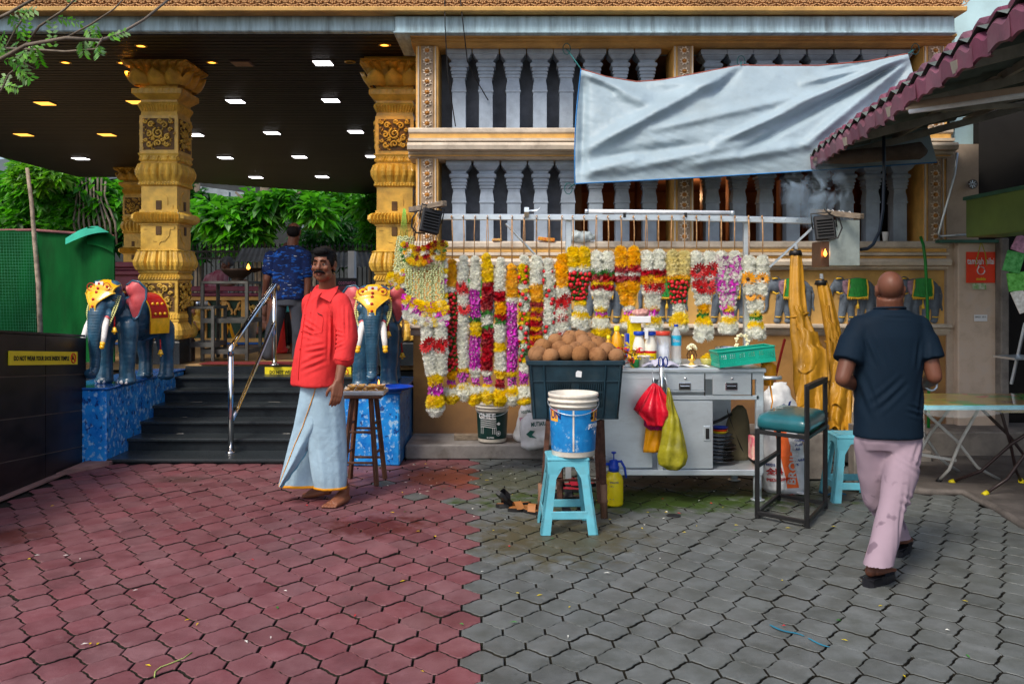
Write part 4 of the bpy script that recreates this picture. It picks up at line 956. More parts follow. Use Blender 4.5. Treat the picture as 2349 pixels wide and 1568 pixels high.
for k in range(16):
 u = k / 15; x = RX(222 + 310 * u); v = RC(560 + 85 * math.sin(PI * u * .62 + .25))
 col = 'YYWP'
 for q in range(5): bloom(jt, 'YYPWW'[q] if rng.random() < .75 else rng.choice('YWP'), P(x + rng.uniform(-4, 4), v + (q - 1) * 11, dj - .035), (rng.uniform(-.5, .5), -1, rng.uniform(-.4, .4)), rng.uniform(.95, 1.2))
for sg in (-1,1):
 f = lambda v, sg=sg: RX(442) + sg * 14.5 * max(.45, 1 - max(0, (v - RC(950)) / 130.)) + (v - RC(700)) * .06
 strand(jt, f, [('W', RC(690), RC(760)), ('R', RC(760), RC(778)), ('W', RC(778), RC(890)), ('G', RC(890), RC(930)), ('W', RC(930), RC(1140))], lambda v: .047, dj, .037)
strand(jt,lambda v: RX(462),[('Y',RC(1140),RC(1212)),('P',RC(1212),RC(1270))],lambda v: .052,dj,.035)
ball(jt, RX(460), [('W', RC(1268), RC(1290)), ('Y', RC(1290), RC(1365)), ('W', RC(1365), RC(1415))], .068, dj)
m = MB()
for k in range(12):
 x = RX(240 + 24 * k); m.tube([P(RX(330 + 8 * k), 488, dj), P(x, RC(170), dj - .02)], .003, 4)
part('string', m, M_raf, jt)
core(jt,[P(RX(450),RC(650),dj + .02),P(RX(462),RC(1300),dj + .02)],.03)
for k in range(9):
 x = RX(525 + 6 * math.sin(k)); bloom(jt, 'WWYWPWWYW'[k], P(x, RC(270 + k * 38), dj + .02), (.2, -1, 0), 1.1)
j2 = thing('jasmine_garland','bundle of green white jasmine strings with a small flower tuft beside the gilded pillar','garland',P(935,540,6.9),'flower garlands hanging from the stall rail')
for k in range(9):
 x0, x1 = RX(185 + 12 * k), RX(150 + 14 * k); jas_string(j2, [P(x0, RC(80 + 6 * (k % 4)), 6.9), P(x1, RC(345 + 20 * (k % 3)), 6.9)], .012)
for k in range(26):
 bloom(j2, rng.choice('YWPYW'), P(RX(rng.uniform(95, 225)), RC(rng.uniform(345, 470)), 6.86), (rng.uniform(-.6, .6), -1, rng.uniform(-.5, .5)), rng.uniform(.8, 1.))
m = MB()
for k in range(6): m.tube([P(RX(215 + 3 * k),478,6.9),P(RX(190 + 12 * k),RC(90),6.9)],.0022,4)
part('string', m, mat('green_cord', (.25, .5, .08), .7), j2)
rack = thing('hanging_rail', 'galvanised steel frame and hook rail carrying the flower garlands', 'rail', P(1300, 1100, 6.9), None)
rd_ = GD + .02
m = MB(); m.bar(P(1008, 497, rd_), P(1560, 499, rd_), .045, .045, .003); part('rail', m, M_steel, rack)
m = MB(); m.bar(P(1560, 499, rd_ + .002), P(1866, 506, rd_), .045, .045, .003); part('rail', m, M_steel, rack)
m = MB(); m.bar(P(1304,497,rd_ + .05),P(1304,1115,rd_ + .05),.045,.045,.003); part('post',m,M_steel,rack)
m = MB(); m.bar(P(1712, 502, rd_ + .05), P(1712, 850, rd_ + .05), .045, .045, .003); part('post', m, M_steel, rack)
m = MB(); m.bar(P(1160, 512, rd_), P(1300, 660, rd_ + .1), .03, .012); part('brace', m, M_steel, rack)
m = MB(); m.bar(P(1765,612,6.7),P(1868,518,6.7),.03,.012); part('brace',m,M_steel,rack)
m = MB(); m.bar(P(1208, 497, rd_ + .05), P(1208, 480, rd_ - .25), .035, .035); part('bracket', m, M_steel, rack)
for k in range(3):
 m = MB(); m.tube([P(1208 + 2 * k,484 - k,rd_ - .1),P(1232 + k * 2,484 - 2 * k,rd_ - .12),P(1236 + 2 * k,478 - 2 * k,rd_ - .12)],.004,5); part('hook',m,M_steel,rack)
hx = [1040, 1062, 1090, 1118, 1147, 1174, 1202, 1230, 1260, 1290] + [RY(x) for x in (178, 268, 365, 455, 555, 655, 757, 852, 957, 1050, 1148, 1250, 1343, 1450, 1557, 1662, 1745, 1830, 1925)]
hk = MB(); hk.tube([(0, -.03, 0), (0, -.05, -.004), (0, -.055, .012)], .003, 5); hk.tube([(0, 0, .0), (0, -.03, 0)], .003, 5); me_h = hk.mesh('hook'); me_h.materials.append(M_steel)
for x in hx: put('hook',me_h,rack,None,loc=P(x,499 + (x - 1000) * .006,rd_) - rack.location)
tb = thing('tube_light', 'unlit white fluorescent tube lying along the garland rail', 'tube light', P(1514, 486, rd_), None)
m = MB(); m.tube([P(1350, 484, rd_ - .01), P(1675, 487.5, rd_ - .01)], .016, 14); part('tube', m, mat('milk_glass', (.75, .8, .85), .15, bump=0), tb)
for x,v in ((1345,484),(1679,487.5)):
 m = MB(); m.tube([P(x - 3, v, rd_ - .01), P(x + 5, v, rd_ - .01)], .017, 14); part('end_cap', m, M_steel, tb)
for x in (1432, 1572):
 m = MB(); m.box(P(x,493,rd_ - .01),(.02,.045,.035)); part('clip',m,M_black,tb)
M_stick = mat('grey_timber', (.20, .16, .12), .85, var=.35, vscale=20, stretch=(1, 1, 6), bump=.5)
def floodlight(a, b, c, tilt, label, cab):
 t = thing('floodlight',label,'floodlight',c,'black floodlights on wooden arms')
 w, h = .15, .19; q = Euler(tilt).to_matrix().to_4x4()
 m = MB(); m.box((0, 0, 0), (w, .04, h), None, .01); m.xf(q); part('body', m, M_black, t, local=True)
 m = MB(); m.box((0,.022,0),(w * .85,.004,h * .75)); m.xf(q); part('lens',m,M_steel,t,local=True)
 for r_ in range(6):
  m = MB()
  m.box((0,-.03,-h * .30 + r_ * h * .12),(w * .75,.022,.007)); m.xf(q); part('cooling_fin',m,M_black,t,local=True)
 m = MB(); m.tube([(-w / 2 - .01, 0, 0), (-w / 2 - .012, 0, h * .62), (w / 2 + .012, 0, h * .62), (w / 2 + .01, 0, 0)], .006, 6); m.xf(q); part('bracket', m, M_black, t, local=True)
 m = MB(); m.tube([Vector(p) - Vector(c) for p in cab], .006, 8); part('cable', m, M_black, t, local=True)
 s_ = thing('timber_beam','weathered timber beam lashed over the ' + ('right' if c[0] > 0 else 'left') + ' end of the garland rail','timber beam',a,'timber beams holding the floodlights')
 m = MB(); m.bar((0, 0, 0), Vector(b) - Vector(a), .045, .04, .003); part('stick', m, M_stick, s_, local=True)
 m = MB(); d_ = (Vector(b) - Vector(a))
 for k in (.25,.33,.42,.55,.62,.75):
  p = d_ * k; m.tube([p + Vector((0, .026 * math.sin(u) , .028 * math.cos(u))) + d_.normalized() * .012 * math.sin(u * .5) for u in [2 * PI * j / 10 for j in range(11)]], .0025, 4)
 part('lashing_wire', m, M_white, s_, local=True)
floodlight(P(942,481,6.80),P(1020,466,6.5),P(988,507,6.6),(R(-12),R(12),R(15)),'black floodlight hanging at the left end of the garland rail',
   [P(958, 482, 6.6), P(946, 500, 6.6), P(944, 520, 6.6), P(955, 533, 6.6), P(975, 535, 6.6)])
floodlight(P(1862, 484, 6.80), P(1978, 496, 6.4), P(1892, 522, 6.6), (R(-12), R(-5), R(-12)), 'black floodlight hanging at the right end of the garland rail',
   [P(1890,478,6.55),P(1905,492,6.55),P(1925,500,6.55),P(1932,522,6.55),P(1922,545,6.55),P(1900,550,6.55)])
ib = thing('incense_box', 'hanging pale steel box with a small flame burning beside it, right of the floodlight', 'incense burner', P(1935, 610, 6.7))
m = MB(); m.fb(1903, 504, 1973, 609, 6.6, .22, .004); part('box', m, mat('pale_steel', (.42, .48, .46), .4, .6, var=.15, grime=.4, gscale=4), ib)
m = MB(); m.fb(1883,553,1903,611,6.61,.2,.002); part('side_plate',m,mat('heated_steel',(.16,.08,.05),.3,.8,var=.4),ib)
m = MB(); m.lathe([(.001, 0), (.012, .012), (.014, .024), (.007, .042), (.001, .058)], P(1893, 588, 6.58), 8); part('flame', m, mat('flame', (1, .4, .05), .5, bump=0, emit=(1, .35, .04), estr=5), ib)
M_smoke = bpy.data.materials.new('smoke'); M_smoke.use_nodes = True; nt = M_smoke.node_tree; nt.nodes.clear()
o_ = nt.nodes.new('ShaderNodeOutputMaterial'); v_ = nt.nodes.new('ShaderNodeVolumePrincipled'); nt.links.new(v_.outputs[0],o_.inputs[1]); v_.inputs['Color'].default_value = (.6,.8,1,1)
g = nt.nodes.new('ShaderNodeTexCoord'); n1 = nt.nodes.new('ShaderNodeTexNoise'); n1.inputs['Scale'].default_value = 5.5; n1.inputs['Detail'].default_value = 5; n1.inputs['Distortion'].default_value = 1.2
nt.links.new(g.outputs['Object'], n1.inputs['Vector']); r1 = nt.nodes.new('ShaderNodeMapRange'); r1.inputs[1].default_value = .50; r1.inputs[2].default_value = .68; nt.links.new(n1.outputs[0], r1.inputs[0])
ln = nt.nodes.new('ShaderNodeVectorMath'); ln.operation = 'LENGTH'; sc_ = nt.nodes.new('ShaderNodeVectorMath'); sc_.operation = 'MULTIPLY'; sc_.inputs[1].default_value = (3.6,8,3.4)
nt.links.new(g.outputs['Object'], sc_.inputs[0]); nt.links.new(sc_.outputs[0], ln.inputs[0]); r2 = nt.nodes.new('ShaderNodeMapRange'); r2.inputs[1].default_value = 1.; r2.inputs[2].default_value = .3; nt.links.new(ln.outputs['Value'], r2.inputs[0])
mu = nt.nodes.new('ShaderNodeMath'); mu.operation = 'MULTIPLY'; nt.links.new(r1.outputs[0], mu.inputs[0]); nt.links.new(r2.outputs[0], mu.inputs[1]); mu2 = nt.nodes.new('ShaderNodeMath'); mu2.operation = 'MULTIPLY'; mu2.inputs[1].default_value = 30.; nt.links.new(mu.outputs[0], mu2.inputs[0]); nt.links.new(mu2.outputs[0], v_.inputs['Density'])
m = MB(); m.box((0,0,0),(.62,.26,.60)); o = part('smoke',m,M_smoke,None,local=True); o.location = P(1868,440,6.75); o['kind'] = 'stuff'
cart = thing('stall_cart', 'stainless steel cart with two drawers and open shelf under the garlands', 'cart', (.85, 6.6, 0))
c0, c1, cf, cb = X(1375, 6.35), X(1750, 6.2), 6.2, 7.0
zt,zb_ = .935,.20
m = MB(); m.box(((c0 + c1) / 2, (cf + cb) / 2, zt - .015), (c1 - c0 + .04, cb - cf + .04, .03), None, .006); part('counter_top', m, M_steel, cart)
m = MB(); m.box(((c0 + c1) / 2, cf + .01, zt - .055), (c1 - c0 + .02, .025, .05), None, .003); part('top_rail', m, M_steel, cart)
m = MB(); m.box(((c0 + c1) / 2,(cf + cb) / 2,zb_),(c1 - c0,cb - cf,.04),None,.004); part('shelf',m,M_steel,cart)
m = MB(); m.box(((c0 + c1) / 2, cb - .01, (zt + zb_) / 2), (c1 - c0 - .06, .012, zt - zb_ - .06)); part('back_panel', m, M_steel, cart)
m = MB(); m.box((X(1500, cf) / 2 + c0 / 2 - .02, cf + .006, (.875 + .235) / 2), (X(1500, cf) - c0 + .02, .014, .875 - .235), None, .003); part('side_panel', m, M_steel, cart)
xm,xr = X(1519,cf),X(1632,cf)
xd = X(1529, cf); xe = X(1735, cf)
m = MB(); m.box(((xm + xe) / 2, cf + .008, Z(911, cf)), (xe - xm + .04, .02, .03), None, .003); part('cross_rail', m, M_steel, cart)
m = MB(); m.box(((xm + xe) / 2,cf + .012,Z(848,cf) - .006),(xe - xm + .04,.02,.02)); part('cross_rail',m,M_steel,cart)
m = MB(); m.box(((xm + xr) / 2 + .01, cf + .004, (Z(914, cf) + .235) / 2 - .01), (xr - xm, .014, Z(914, cf) - .235 - .01), None, .003)
dr = part('sliding_door', m, M_steel, cart)
m = MB(); m.box((X(1622,cf),cf - .006,Z(993,cf)),(.05,.012,.105),None,.004); part('handle',m,M_steel,dr)
m = MB(); m.box((X(1622, cf), cf - .014, Z(993, cf)), (.026, .006, .075), None, .002); part('handle_recess', m, M_black, dr)
for xa_, xb_, tl in ((1529, 1616, .0), (1635, 1724, 0)):
 m = MB(); m.fb(xa_,857,xb_,894 if xa_ < 1600 else 905,cf - .008,.02,.004); m.fb(xa_,894,xb_,898,cf - .006,.015) if xa_ < 1600 else None
 dw = part('drawer', m, M_steel, cart); xc = (xa_ + xb_) / 2
 m = MB(); m.fb(xc - 15, 877, xc + 13, 895, cf - .016, .01, .003); hd = part('handle', m, M_chrome, dw)
 m = MB(); m.fb(xc - 12,880,xc + 10,892,cf - .019,.005); part('handle_recess',m,M_black,hd)
 m = MB(); q = P(xc - 1, 885, cf - .03); m.grid(lambda u, v: (q.x + (u - .5) * .065, q.y + .02 - .022 * math.sin(PI * v), q.z + .009 - .018 * v), 4, 4); part('handle_lip', m, M_chrome, hd)
 m = MB(); m.lathe([(.009, 0), (.009, .006), (.004, .008)], P(xc, 867, cf - .010), 12, rot=(R(90), 0, 0)); part('lock', m, M_chrome, dw)
 m = MB(); m.fb(xb_,855,xb_ + 2,907,cf - .004,.02); part('gap_edge',m,M_black,dw)
m = MB(); m.fb(1735, 845, 1752, 1085, cf - .002, .04, .003); part('upright', m, M_steel, cart)
m = MB(); m.box((xm - .01, cf + .02, .55), (.035, .035, .7), None, .003); part('upright', m, M_steel, cart)
m = MB(); m.tube([P(1518,822,6.1),P(1518,960,6.1)],.0165,12); part('scissor_post',m,M_chrome,cart)
for x, y in ((c0 + .06, cf + .15), (c1 - .03, cf + .03), (c1 - .03, cb - .12), (c0 + .06, cb - .1)):
 m = MB(); m.tube([(x, y, 0), (x, y, zb_)], .03, 14); m.lathe([(.05, 0), (.05, .006), (.03, .008)], (x, y, 0.002), 14); part('leg', m, M_steel, cart)
m = MB(); m.tube([P(1750,866,cf),P(1782,866,cf),P(1790,866,cf + .02),P(1790,864,cf + .5)],.013,10); part('push_bar',m,M_steel,cart)
m = MB(); m.bar((c0, cb - .3, Z(940, 6.8) - .2), (c1, cb - .3, Z(940, 6.8) - .2), .01)
pl_st = thing('plate_stack', None, None, P(1658, 1048, 6.45)); 
pl_st['label'] = 'stack of steel plates and trays topped by coloured lids inside the cart'; pl_st['category'] = 'plate stack'
zz = .235; M_plate = mat('worn_plate_steel', (.22, .22, .23), .25, .9, bump=0)
for k in range(11):
 top3 = k > 7; r_ = .062 if top3 else .105 + .012 * math.sin(k * 2.3); cx_ = X(1652,6.4) + (.0 if top3 else .012 * math.sin(k * 5)); h_ = .014 if top3 else .026
 m = MB(); m.lathe([(r_ * .7, 0), (r_, .016), (r_ * 1.02, .018), (r_ * .97, .016), (r_ * .66, .003)], (cx_, 6.42, zz), 22)
 part('lid' if top3 else 'plate', m, [M_yelsign, mat('red_plastic', (.6, .03, .02), .3, bump=0), mat('blue_plastic_dark', (.01, .03, .22), .3, bump=0)][k - 8] if top3 else M_plate, pl_st, label=['yellow lid', 'red lid', 'dark blue lid'][k - 8] if top3 else None)
 zz += h_
bgk = thing('backpack', 'olive and black fabric backpack standing on the cart shelf beside the plates', 'backpack', (X(1690, 6.6), 6.6, .22))
m = MB(); m.loft([((0, 0, 0), .085, .07), ((0, 0, .03), .10, .085), ((0, 0, .16), .098, .082), ((.01, 0, .28), .08, .07), ((.02, 0, .37), .05, .045), ((.025, 0, .40), .02, .02)], 20, e=2.6)
part('body',m,mat('olive_canvas',(.10,.085,.045),.85,bump=.3,bscale=200),bgk,local=True)
m = MB(); m.grid(lambda u, v: (-.08 + .14 * u ** 1.2 * (1 - .2 * v) - .01, -.075 - .025 * math.sin(PI * u), .36 - .33 * u + .03 * v), 10, 2); part('strap', m, M_black, bgk, local=True)
m = MB(); m.tube([(-.05, -.03, .34), (-.13, -.05, .30), (-.22, -.02, .26), (-.30, .0, .25)], .02, 8, flat=.5); part('shoulder_strap', m, M_black, bgk, local=True)
m = MB(); m.box(P(1727,1025,6.35),(.035,.12,.16),(0,0,0),.002); bx = solo('carton',m,mat('pink_carton',(.7,.06,.16),.5,vscale=18,col2=(.75,.5,.4)),'small pink printed carton at the right end of the cart shelf','carton'); 
M_crate = mat('dark_blue_plastic', (.010, .030, .045), .38, var=.3, vscale=5, grime=.4, gcol=(.05, .06, .06), gscale=7, bump=.15)
DC = 5.72
cr = thing('plastic_crate','dark blue slotted plastic crate piled with coconuts on the rusty stand','crate',P(1322,965,DC + .2))
xa, xb, za, zb2 = X(1212, DC), X(1430, DC), Z(962, DC), Z(829, DC); dpt = .46; tp = .028
def wallq(a0, a1, z0, z1): pass
m = MB(); m.box(((xa + xb) / 2,DC + dpt / 2,za + .012),(xb - xa - 2 * tp,dpt - .04,.02)); part('floor',m,M_crate,cr)
def crate_wall(x0, x1, y0, y1, nm, front=False):
 """sloping wall from bottom (z za) to rim, with slot strips left open"""
 m = MB(); cx_,cy_ = (xa + xb) / 2,DC + dpt / 2
 def pt(u, w, off=0):   # u along, w height
  x = x0 + (x1 - x0) * u; y = y0 + (y1 - y0) * u; k = 1 - (1 - w) * .10
  return Vector((cx_ + (x - cx_) * k,cy_ + (y - cy_) * k,za + (zb2 - za) * w))
 nrm = Vector((y1 - y0, -(x1 - x0), 0)).normalized()
 us = [0.0, .15]; slot = []
 W_ = [0,.10,.20,.22,.32,.35,.47,.50,.62,.66,1.0]
 def quad(u0, u1, w0, w1):
  a = [pt(u0, w0), pt(u1, w0), pt(u1, w1), pt(u0, w1)]; m.prism([p for p in a], (0, 0, 0), -nrm * .006)
 if not front:
  quad(0, 1, 0, 1)
 else:
  bands = [(.20,.305),(.33,.455),(.49,.62)]
  quad(0, 1, 0, .20); quad(0, 1, .305, .33); quad(0, 1, .455, .49); quad(0, 1, .62, 1)
  for b0, b1 in bands:
   quad(0,.17,b0,b1); quad(.46,.54,b0,b1); quad(.83,1,b0,b1)
   for g0 in (.17, .54):
    for k in range(12): u = g0 + .29 * (k + .45) / 12; quad(u, u + .011, b0, b1)
 o = part(nm,m,M_crate,cr)
 return pt, nrm
ptf, nf = crate_wall(xa, xb, DC, DC, 'front_wall', True)
crate_wall(xb,xb,DC,DC + dpt,'side_wall'); crate_wall(xb,xa,DC + dpt,DC + dpt,'back_wall'); crate_wall(xa,xa,DC + dpt,DC,'side_wall')
m = MB()
for a, b in (((xa, DC), (xb, DC)), ((xb, DC), (xb, DC + dpt)), ((xb, DC + dpt), (xa, DC + dpt)), ((xa, DC + dpt), (xa, DC))):
 m.bar((a[0],a[1],zb2 - .008),(b[0],b[1],zb2 - .008),.026,.03,.004)
part('rim', m, M_crate, cr)
for u in (.02, .16, .82, .975):
 m = MB(); a,b = ptf(u,.03),ptf(u,.93); m.bar(a + nf * .006,b + nf * .006,.014,.010,.002); part('rib',m,M_crate,cr)
m = MB(); m.bar(ptf(.0, .66) + nf * .004, ptf(1, .66) + nf * .004, .01, .008, .002); part('rib', m, M_crate, cr)
m = MB(); m.add([ptf(.50, .74) + nf * .002, ptf(.56, .73) + nf * .002, ptf(.565, .83) + nf * .002, ptf(.52, .85) + nf * .002, ptf(.50, .82) + nf * .002], [(0, 1, 2, 3, 4)]); part('torn_label', m, M_white, cr)
M_coco = mat('coconut_husk',(.20,.085,.030),.9,var=.35,vscale=9,col2=(.36,.18,.075),bump=.9,bscale=90,grime=.4,gcol=(.10,.04,.02),gscale=9,rand=.06)
def coco():
 m = MB(); m.ell((0, 0, 0), (.060, .060, .056), None, 20, 14)
 for k in range(7):
  a = 2 * PI * k / 7; m.tube([(math.cos(a + .1 * j) * .0605 * math.cos(j * .35 - .7), math.sin(a + .1 * j) * .0605 * math.cos(j * .35 - .7), .0565 * math.sin(j * .35 - .7)) for j in range(5)], .0012, 4)
 m.tube([(0, 0, .05), (.004, .002, .066)], [.008, .002], 6)
 me = m.mesh('coconut'); n_ = len(me.vertices)
 for v in me.vertices: v.co *= 1 + .05 * nz(v.co, 14)
 me.materials.append(M_coco); return me
ME_c = coco(); cl = thing
spots = [(1233, 813, .02), (1262, 817, .0), (1299, 808, .02), (1331, 812, 0), (1371, 815, -.0), (1414, 816, .02), (1245, 795, .12), (1283, 800, .12), (1318, 802, .13), (1352, 800, .12), (1392, 805, .12), (1275, 781, .16), (1305, 784, .16), (1338, 786, .17), (1368, 790, .19), (1308, 775, .26), (1330, 776, .27), (1349, 782, .3), (1285, 790, .3), (1255, 806, .25), (1400, 812, .28), (1240, 812, .35), (1375, 800, .33)]
cn = ['at the left end of the front row', 'second in the front row', 'third in the front row', 'in the middle of the front row', 'fifth in the front row', 'at the right end of the front row', 'second row, far left', 'second row, above the second one', 'second row, in the middle', 'second row, right of the middle', 'second row, far right', 'left one of the third row', 'middle one of the third row', 'right one of the third row', 'at the right shoulder of the heap', 'on top of the heap to the left', 'topmost in the heap', 'behind the top on the right', 'behind the left shoulder of the heap', 'low at the back left', 'low at the back right', 'at the back left corner', 'at the back right']
for (x,v,o_),lb in zip(spots,cn):
 o = bpy.data.objects.new('coconut', ME_c); C.objects.link(o); o.location = P(x, v, DC + .085 + o_); o.rotation_euler = (rng.uniform(-.6, .6), rng.uniform(-.6, .6), rng.uniform(0, 6)); s_ = rng.uniform(.93, 1.08); o.scale = (s_ * rng.uniform(.94, 1.06), s_, s_ * rng.uniform(.93, 1.07))
 meta(o, 'brown husked coconut, ' + lb, 'coconut', 'coconuts heaped in the crate')
std = thing('crate_stand','rusty angle iron stand with bamboo feet under the coconut crate','stand',(X(1318,5.85),5.9,0))
legs = [((1241, 1185, 5.77), (1258, 962, 5.77)), ((1386, 1190, 5.75), (1378, 962, 5.77)), ((1285, 1150, 6.15), (1283, 965, 6.12)), ((1378, 1150, 6.15), (1368, 965, 6.12))]
for (x0, v0, d0), (x1, v1, d1) in legs:
 a,b = P(x0,v0,d0),P(x1,v1,d1); a.z = .0
 m = MB(); m.bar(a, b, .040, .032, .002); part('leg', m, M_rust, std)
for (x0, v0, d0) in ((1241, 1185, 5.77), (1386, 1190, 5.75)):
 a = P(x0,v0,d0); a.z = 0; b = a + Vector((.004 if x0 < 1300 else -.004,0,.22))
 m = MB(); m.tube([a, a.lerp(b, .45), a.lerp(b, .5), a.lerp(b, .55), b], [.024, .022, .028, .022, .024], 10); part('bamboo_foot', m, mat('brown_bamboo', (.16, .085, .05), .7, var=.3), std)
m = MB(); m.bar(P(1262, 970, 5.77), P(1378, 970, 5.77), .03, .03); part('rail', m, M_rust, std)
m = MB(); m.bar(P(1252,1100,5.78),P(1380,1100,5.78),.022,.012); part('rail',m,M_rust,std)
m = MB(); m.bar(P(1375, 1096, 5.78), P(1372, 1096, 6.13), .022, .012); part('rail', m, M_rust, std)
m = MB(); m.bar(P(1258, 1096, 5.78), P(1284, 1096, 6.13), .022, .012); part('rail', m, M_rust, std)
M_stool = mat('aqua_plastic',(.11,.40,.50),.45,var=.12,vscale=6,grime=.5,gcol=(.16,.26,.28),gscale=9,bump=.08)
def stool(loc, rz, label, w0=.175, w1=.115, h=.46):
 t = thing('plastic_stool', label, 'stool', loc, 'light blue plastic stools', rz)
 m = MB(); m.box((0,0,h - .012),(w1 * 2 + .03,w1 * 2 + .03,.024),None,.008); m.box((0,0,h + .002),(w1 * 2 - .02,w1 * 2 - .02,.006),None,.002)
 part('seat', m, M_stool, t, local=True)
 def col(x, y):  # leg: L-shaped tapered shell
  m = MB(); W0 = .07; W1 = .055
  for ax in (0, 1):
   def q(z_, inset, wd):
    k = w1 + (w0 - w1) * (1 - z_ / h)
    if ax == 0: return [Vector((x * k, y * k, z_)), Vector((x * (k - wd), y * k, z_)), Vector((x * (k - wd), y * (k - .012), z_)), Vector((x * k, y * (k - .012), z_))]
    return [Vector((x * k, y * k, z_)), Vector((x * k, y * (k - wd), z_)), Vector((x * (k - .012), y * (k - wd), z_)), Vector((x * (k - .012), y * k, z_))]
   a = q(0,0,W0 * .85); b = q(h * .72,0,W1); c = q(h - .02,0,W1 + .05)
   m.add(a + b + c, [(i, (i + 1) % 4, 4 + (i + 1) % 4, 4 + i) for i in range(4)] + [(4 + i, 4 + (i + 1) % 4, 8 + (i + 1) % 4, 8 + i) for i in range(4)] + [(0, 1, 2, 3), (8, 9, 10, 11)])
  part('leg', m, M_stool, t, local=True)
 for x in (-1,1):
  for y in (-1, 1): col(x, y)
 for s_ in (-1, 1):
  k = w1 + (w0 - w1) * .0
  m = MB()   # apron with rounded arch under the seat
  arc = [(-w1 - .004, h - .02), (-w1 - .012, h - .11), (-w1 + .045, h - .11), (-w1 + .055, h - .075), (-w1 + .085, h - .055), (w1 - .085, h - .055), (w1 - .055, h - .075), (w1 - .045, h - .11), (w1 + .012, h - .11), (w1 + .004, h - .02)]
  m.prism([(x_,s_ * (w1 + .013),z_) for x_,z_ in arc],(0,0,0),(0,-s_ * .010,0)); part('apron',m,M_stool,t,local=True)
  m = MB(); m.prism([(s_ * (w1 + .013), x_, z_) for x_, z_ in arc], (0, 0, 0), (-s_ * .010, 0, 0)); part('apron', m, M_stool, t, local=True)
  zz_ = .115; kk = w1 + (w0 - w1) * (1 - zz_ / h) - .006
  m = MB(); m.box((0,s_ * kk,zz_),(2 * kk - .08,.012,.05),None,.004); part('stretcher',m,M_stool,t,local=True)
  m = MB(); m.box((s_ * kk, 0, zz_ + (.0)), (.012, 2 * kk - .08, .05), None, .004); part('stretcher', m, M_stool, t, local=True)
 return t
stool((X(1300,5.52),5.52,0),R(2),'light blue plastic stool holding the white and blue paint pail')
stool((X(1951, 6.3), 6.3, 0), R(-4), 'light blue plastic stool beside the walking man, next to the folded canopies')
def pail(name, c, r, h, mats, label, lid=False, group='plastic pails'):
 t = thing(name,label,'pail',c,group)
 m = MB(); m.lathe([(r * .86, 0), (r * .88, .006), (r * .97, h * .80), (r * .99, h * .80), (r * .99, h * .815), (r * .96, h * .82), (r * .97, h * .87), (r * 1.045, h * .872), (r * 1.05, h * .90), (r * .985, h * .905), (r * .985, h * .94), (r * 1.03, h * .945), (r * 1.03, h), (r * .97, h), (r * .90, h * .75), (r * .82, h * .1), (r * .80, .01)], (0, 0, 0), 40, caps=True); part('body', m, mats[0], t, local=True)
 m = MB(); m.lathe([(r * .89 + .0015, h * .09), (r * .965 + .0025, h * .76)], (0, 0, 0), 40, caps=False); part('label_band', m, mats[1], t, local=True)
 m = MB(); m.tube([(r * 1.05 * math.cos(a),-r * 1.06 * abs(math.sin(a)) * .98,h * .86 - .11 * h * abs(math.sin(a)) * 1.6) for a in [PI * k / 16 for k in range(17)]],.0025,6); part('handle',m,M_steel,t,local=True)
 return t
def on_band(t, me_or_mb, m, r, h, zc, ang, nm, size=None, label=None):
 """wrap flat lettering round a pail"""
 me = me_or_mb if isinstance(me_or_mb, bpy.types.Mesh) else me_or_mb.mesh(nm)
 xs = [v.co.x for v in me.vertices]; cx_ = (min(xs) + max(xs)) / 2
 for v in me.vertices:
  z_ = zc + v.co.y; rr = r * (.88 + .09 * z_ / (h * .8)) + .004 + v.co.z; a = ang + (v.co.x - cx_) / rr - PI / 2
  v.co = (rr * math.cos(a), rr * math.sin(a), z_)
 return put(nm,me,t,m,label=label)
M_pailw = mat('white_pail_plastic', (.66, .62, .54), .4, var=.12, vscale=8, grime=.5, gcol=(.35, .28, .2), gscale=9, bump=.05)
M_bluelab = mat('scuffed_blue_print', (.006, .15, .42), .45, vscale=16, col2=(.01, .22, .55), bump=.1); n_ = noisetex(M_bluelab, 13, (1, 1, 1), 9, rough=.75); mixin(M_bluelab, ramp(M_bluelab, n_, .55, .68), (.45, .62, .7))
r_,h_ = .152,.385
pt_ = pail('paint_pail', (X(1315, 5.5), 5.5, .462), r_, h_, [M_pailw, M_bluelab], 'white pail with scuffed blue print standing on the blue stool')
m = MB(); m.box((0, 0, 0), (.010, .25, .001)); on_band(pt_, m, M_pailw, r_, h_, h_ * .43, -.06, 'print_gap')
for ang,w in ((-1.02,.075),(1.02,.075)):
 m = MB(); m.add([(-w / 2 + w * i / 6, -.035 + .07 * j, 0) for j in (0, 1) for i in range(7)], [(i, i + 1, 8 + i, 7 + i) for i in range(6)]); on_band(pt_, m, mat('orange_print', (.80, .36, .03), .5, bump=0), r_, h_, h_ * .66, ang, 'orange_print')
 m = MB(); m.add([(-w / 2 + w * i / 6, -.004 + .008 * j, 0.0004) for j in (0, 1) for i in range(7)], [(i, i + 1, 8 + i, 7 + i) for i in range(6)]); on_band(pt_, m, mat('red_print', (.6, .02, .02), .5, bump=0), r_, h_, h_ * .66 + .033, ang, 'red_print')
on_band(pt_,text_mesh('UN',.062,bold=.002),mat('navy_print',(.01,.015,.12),.5,bump=0),r_,h_,h_ * .615,-.90,'lettering')
on_band(pt_, text_mesh('JU', .050, bold=.002), mat('navy_print2', (.01, .015, .12), .5, bump=0), r_, h_, h_ * .615, 1.12, 'lettering')
on_band(pt_, text_mesh('JOTUN', .034, bold=.001), M_white, r_, h_, h_ * .47, .98, 'lettering')
on_band(pt_,text_mesh('P',.030,bold=.001),M_white,r_,h_,h_ * .36,1.08,'lettering')
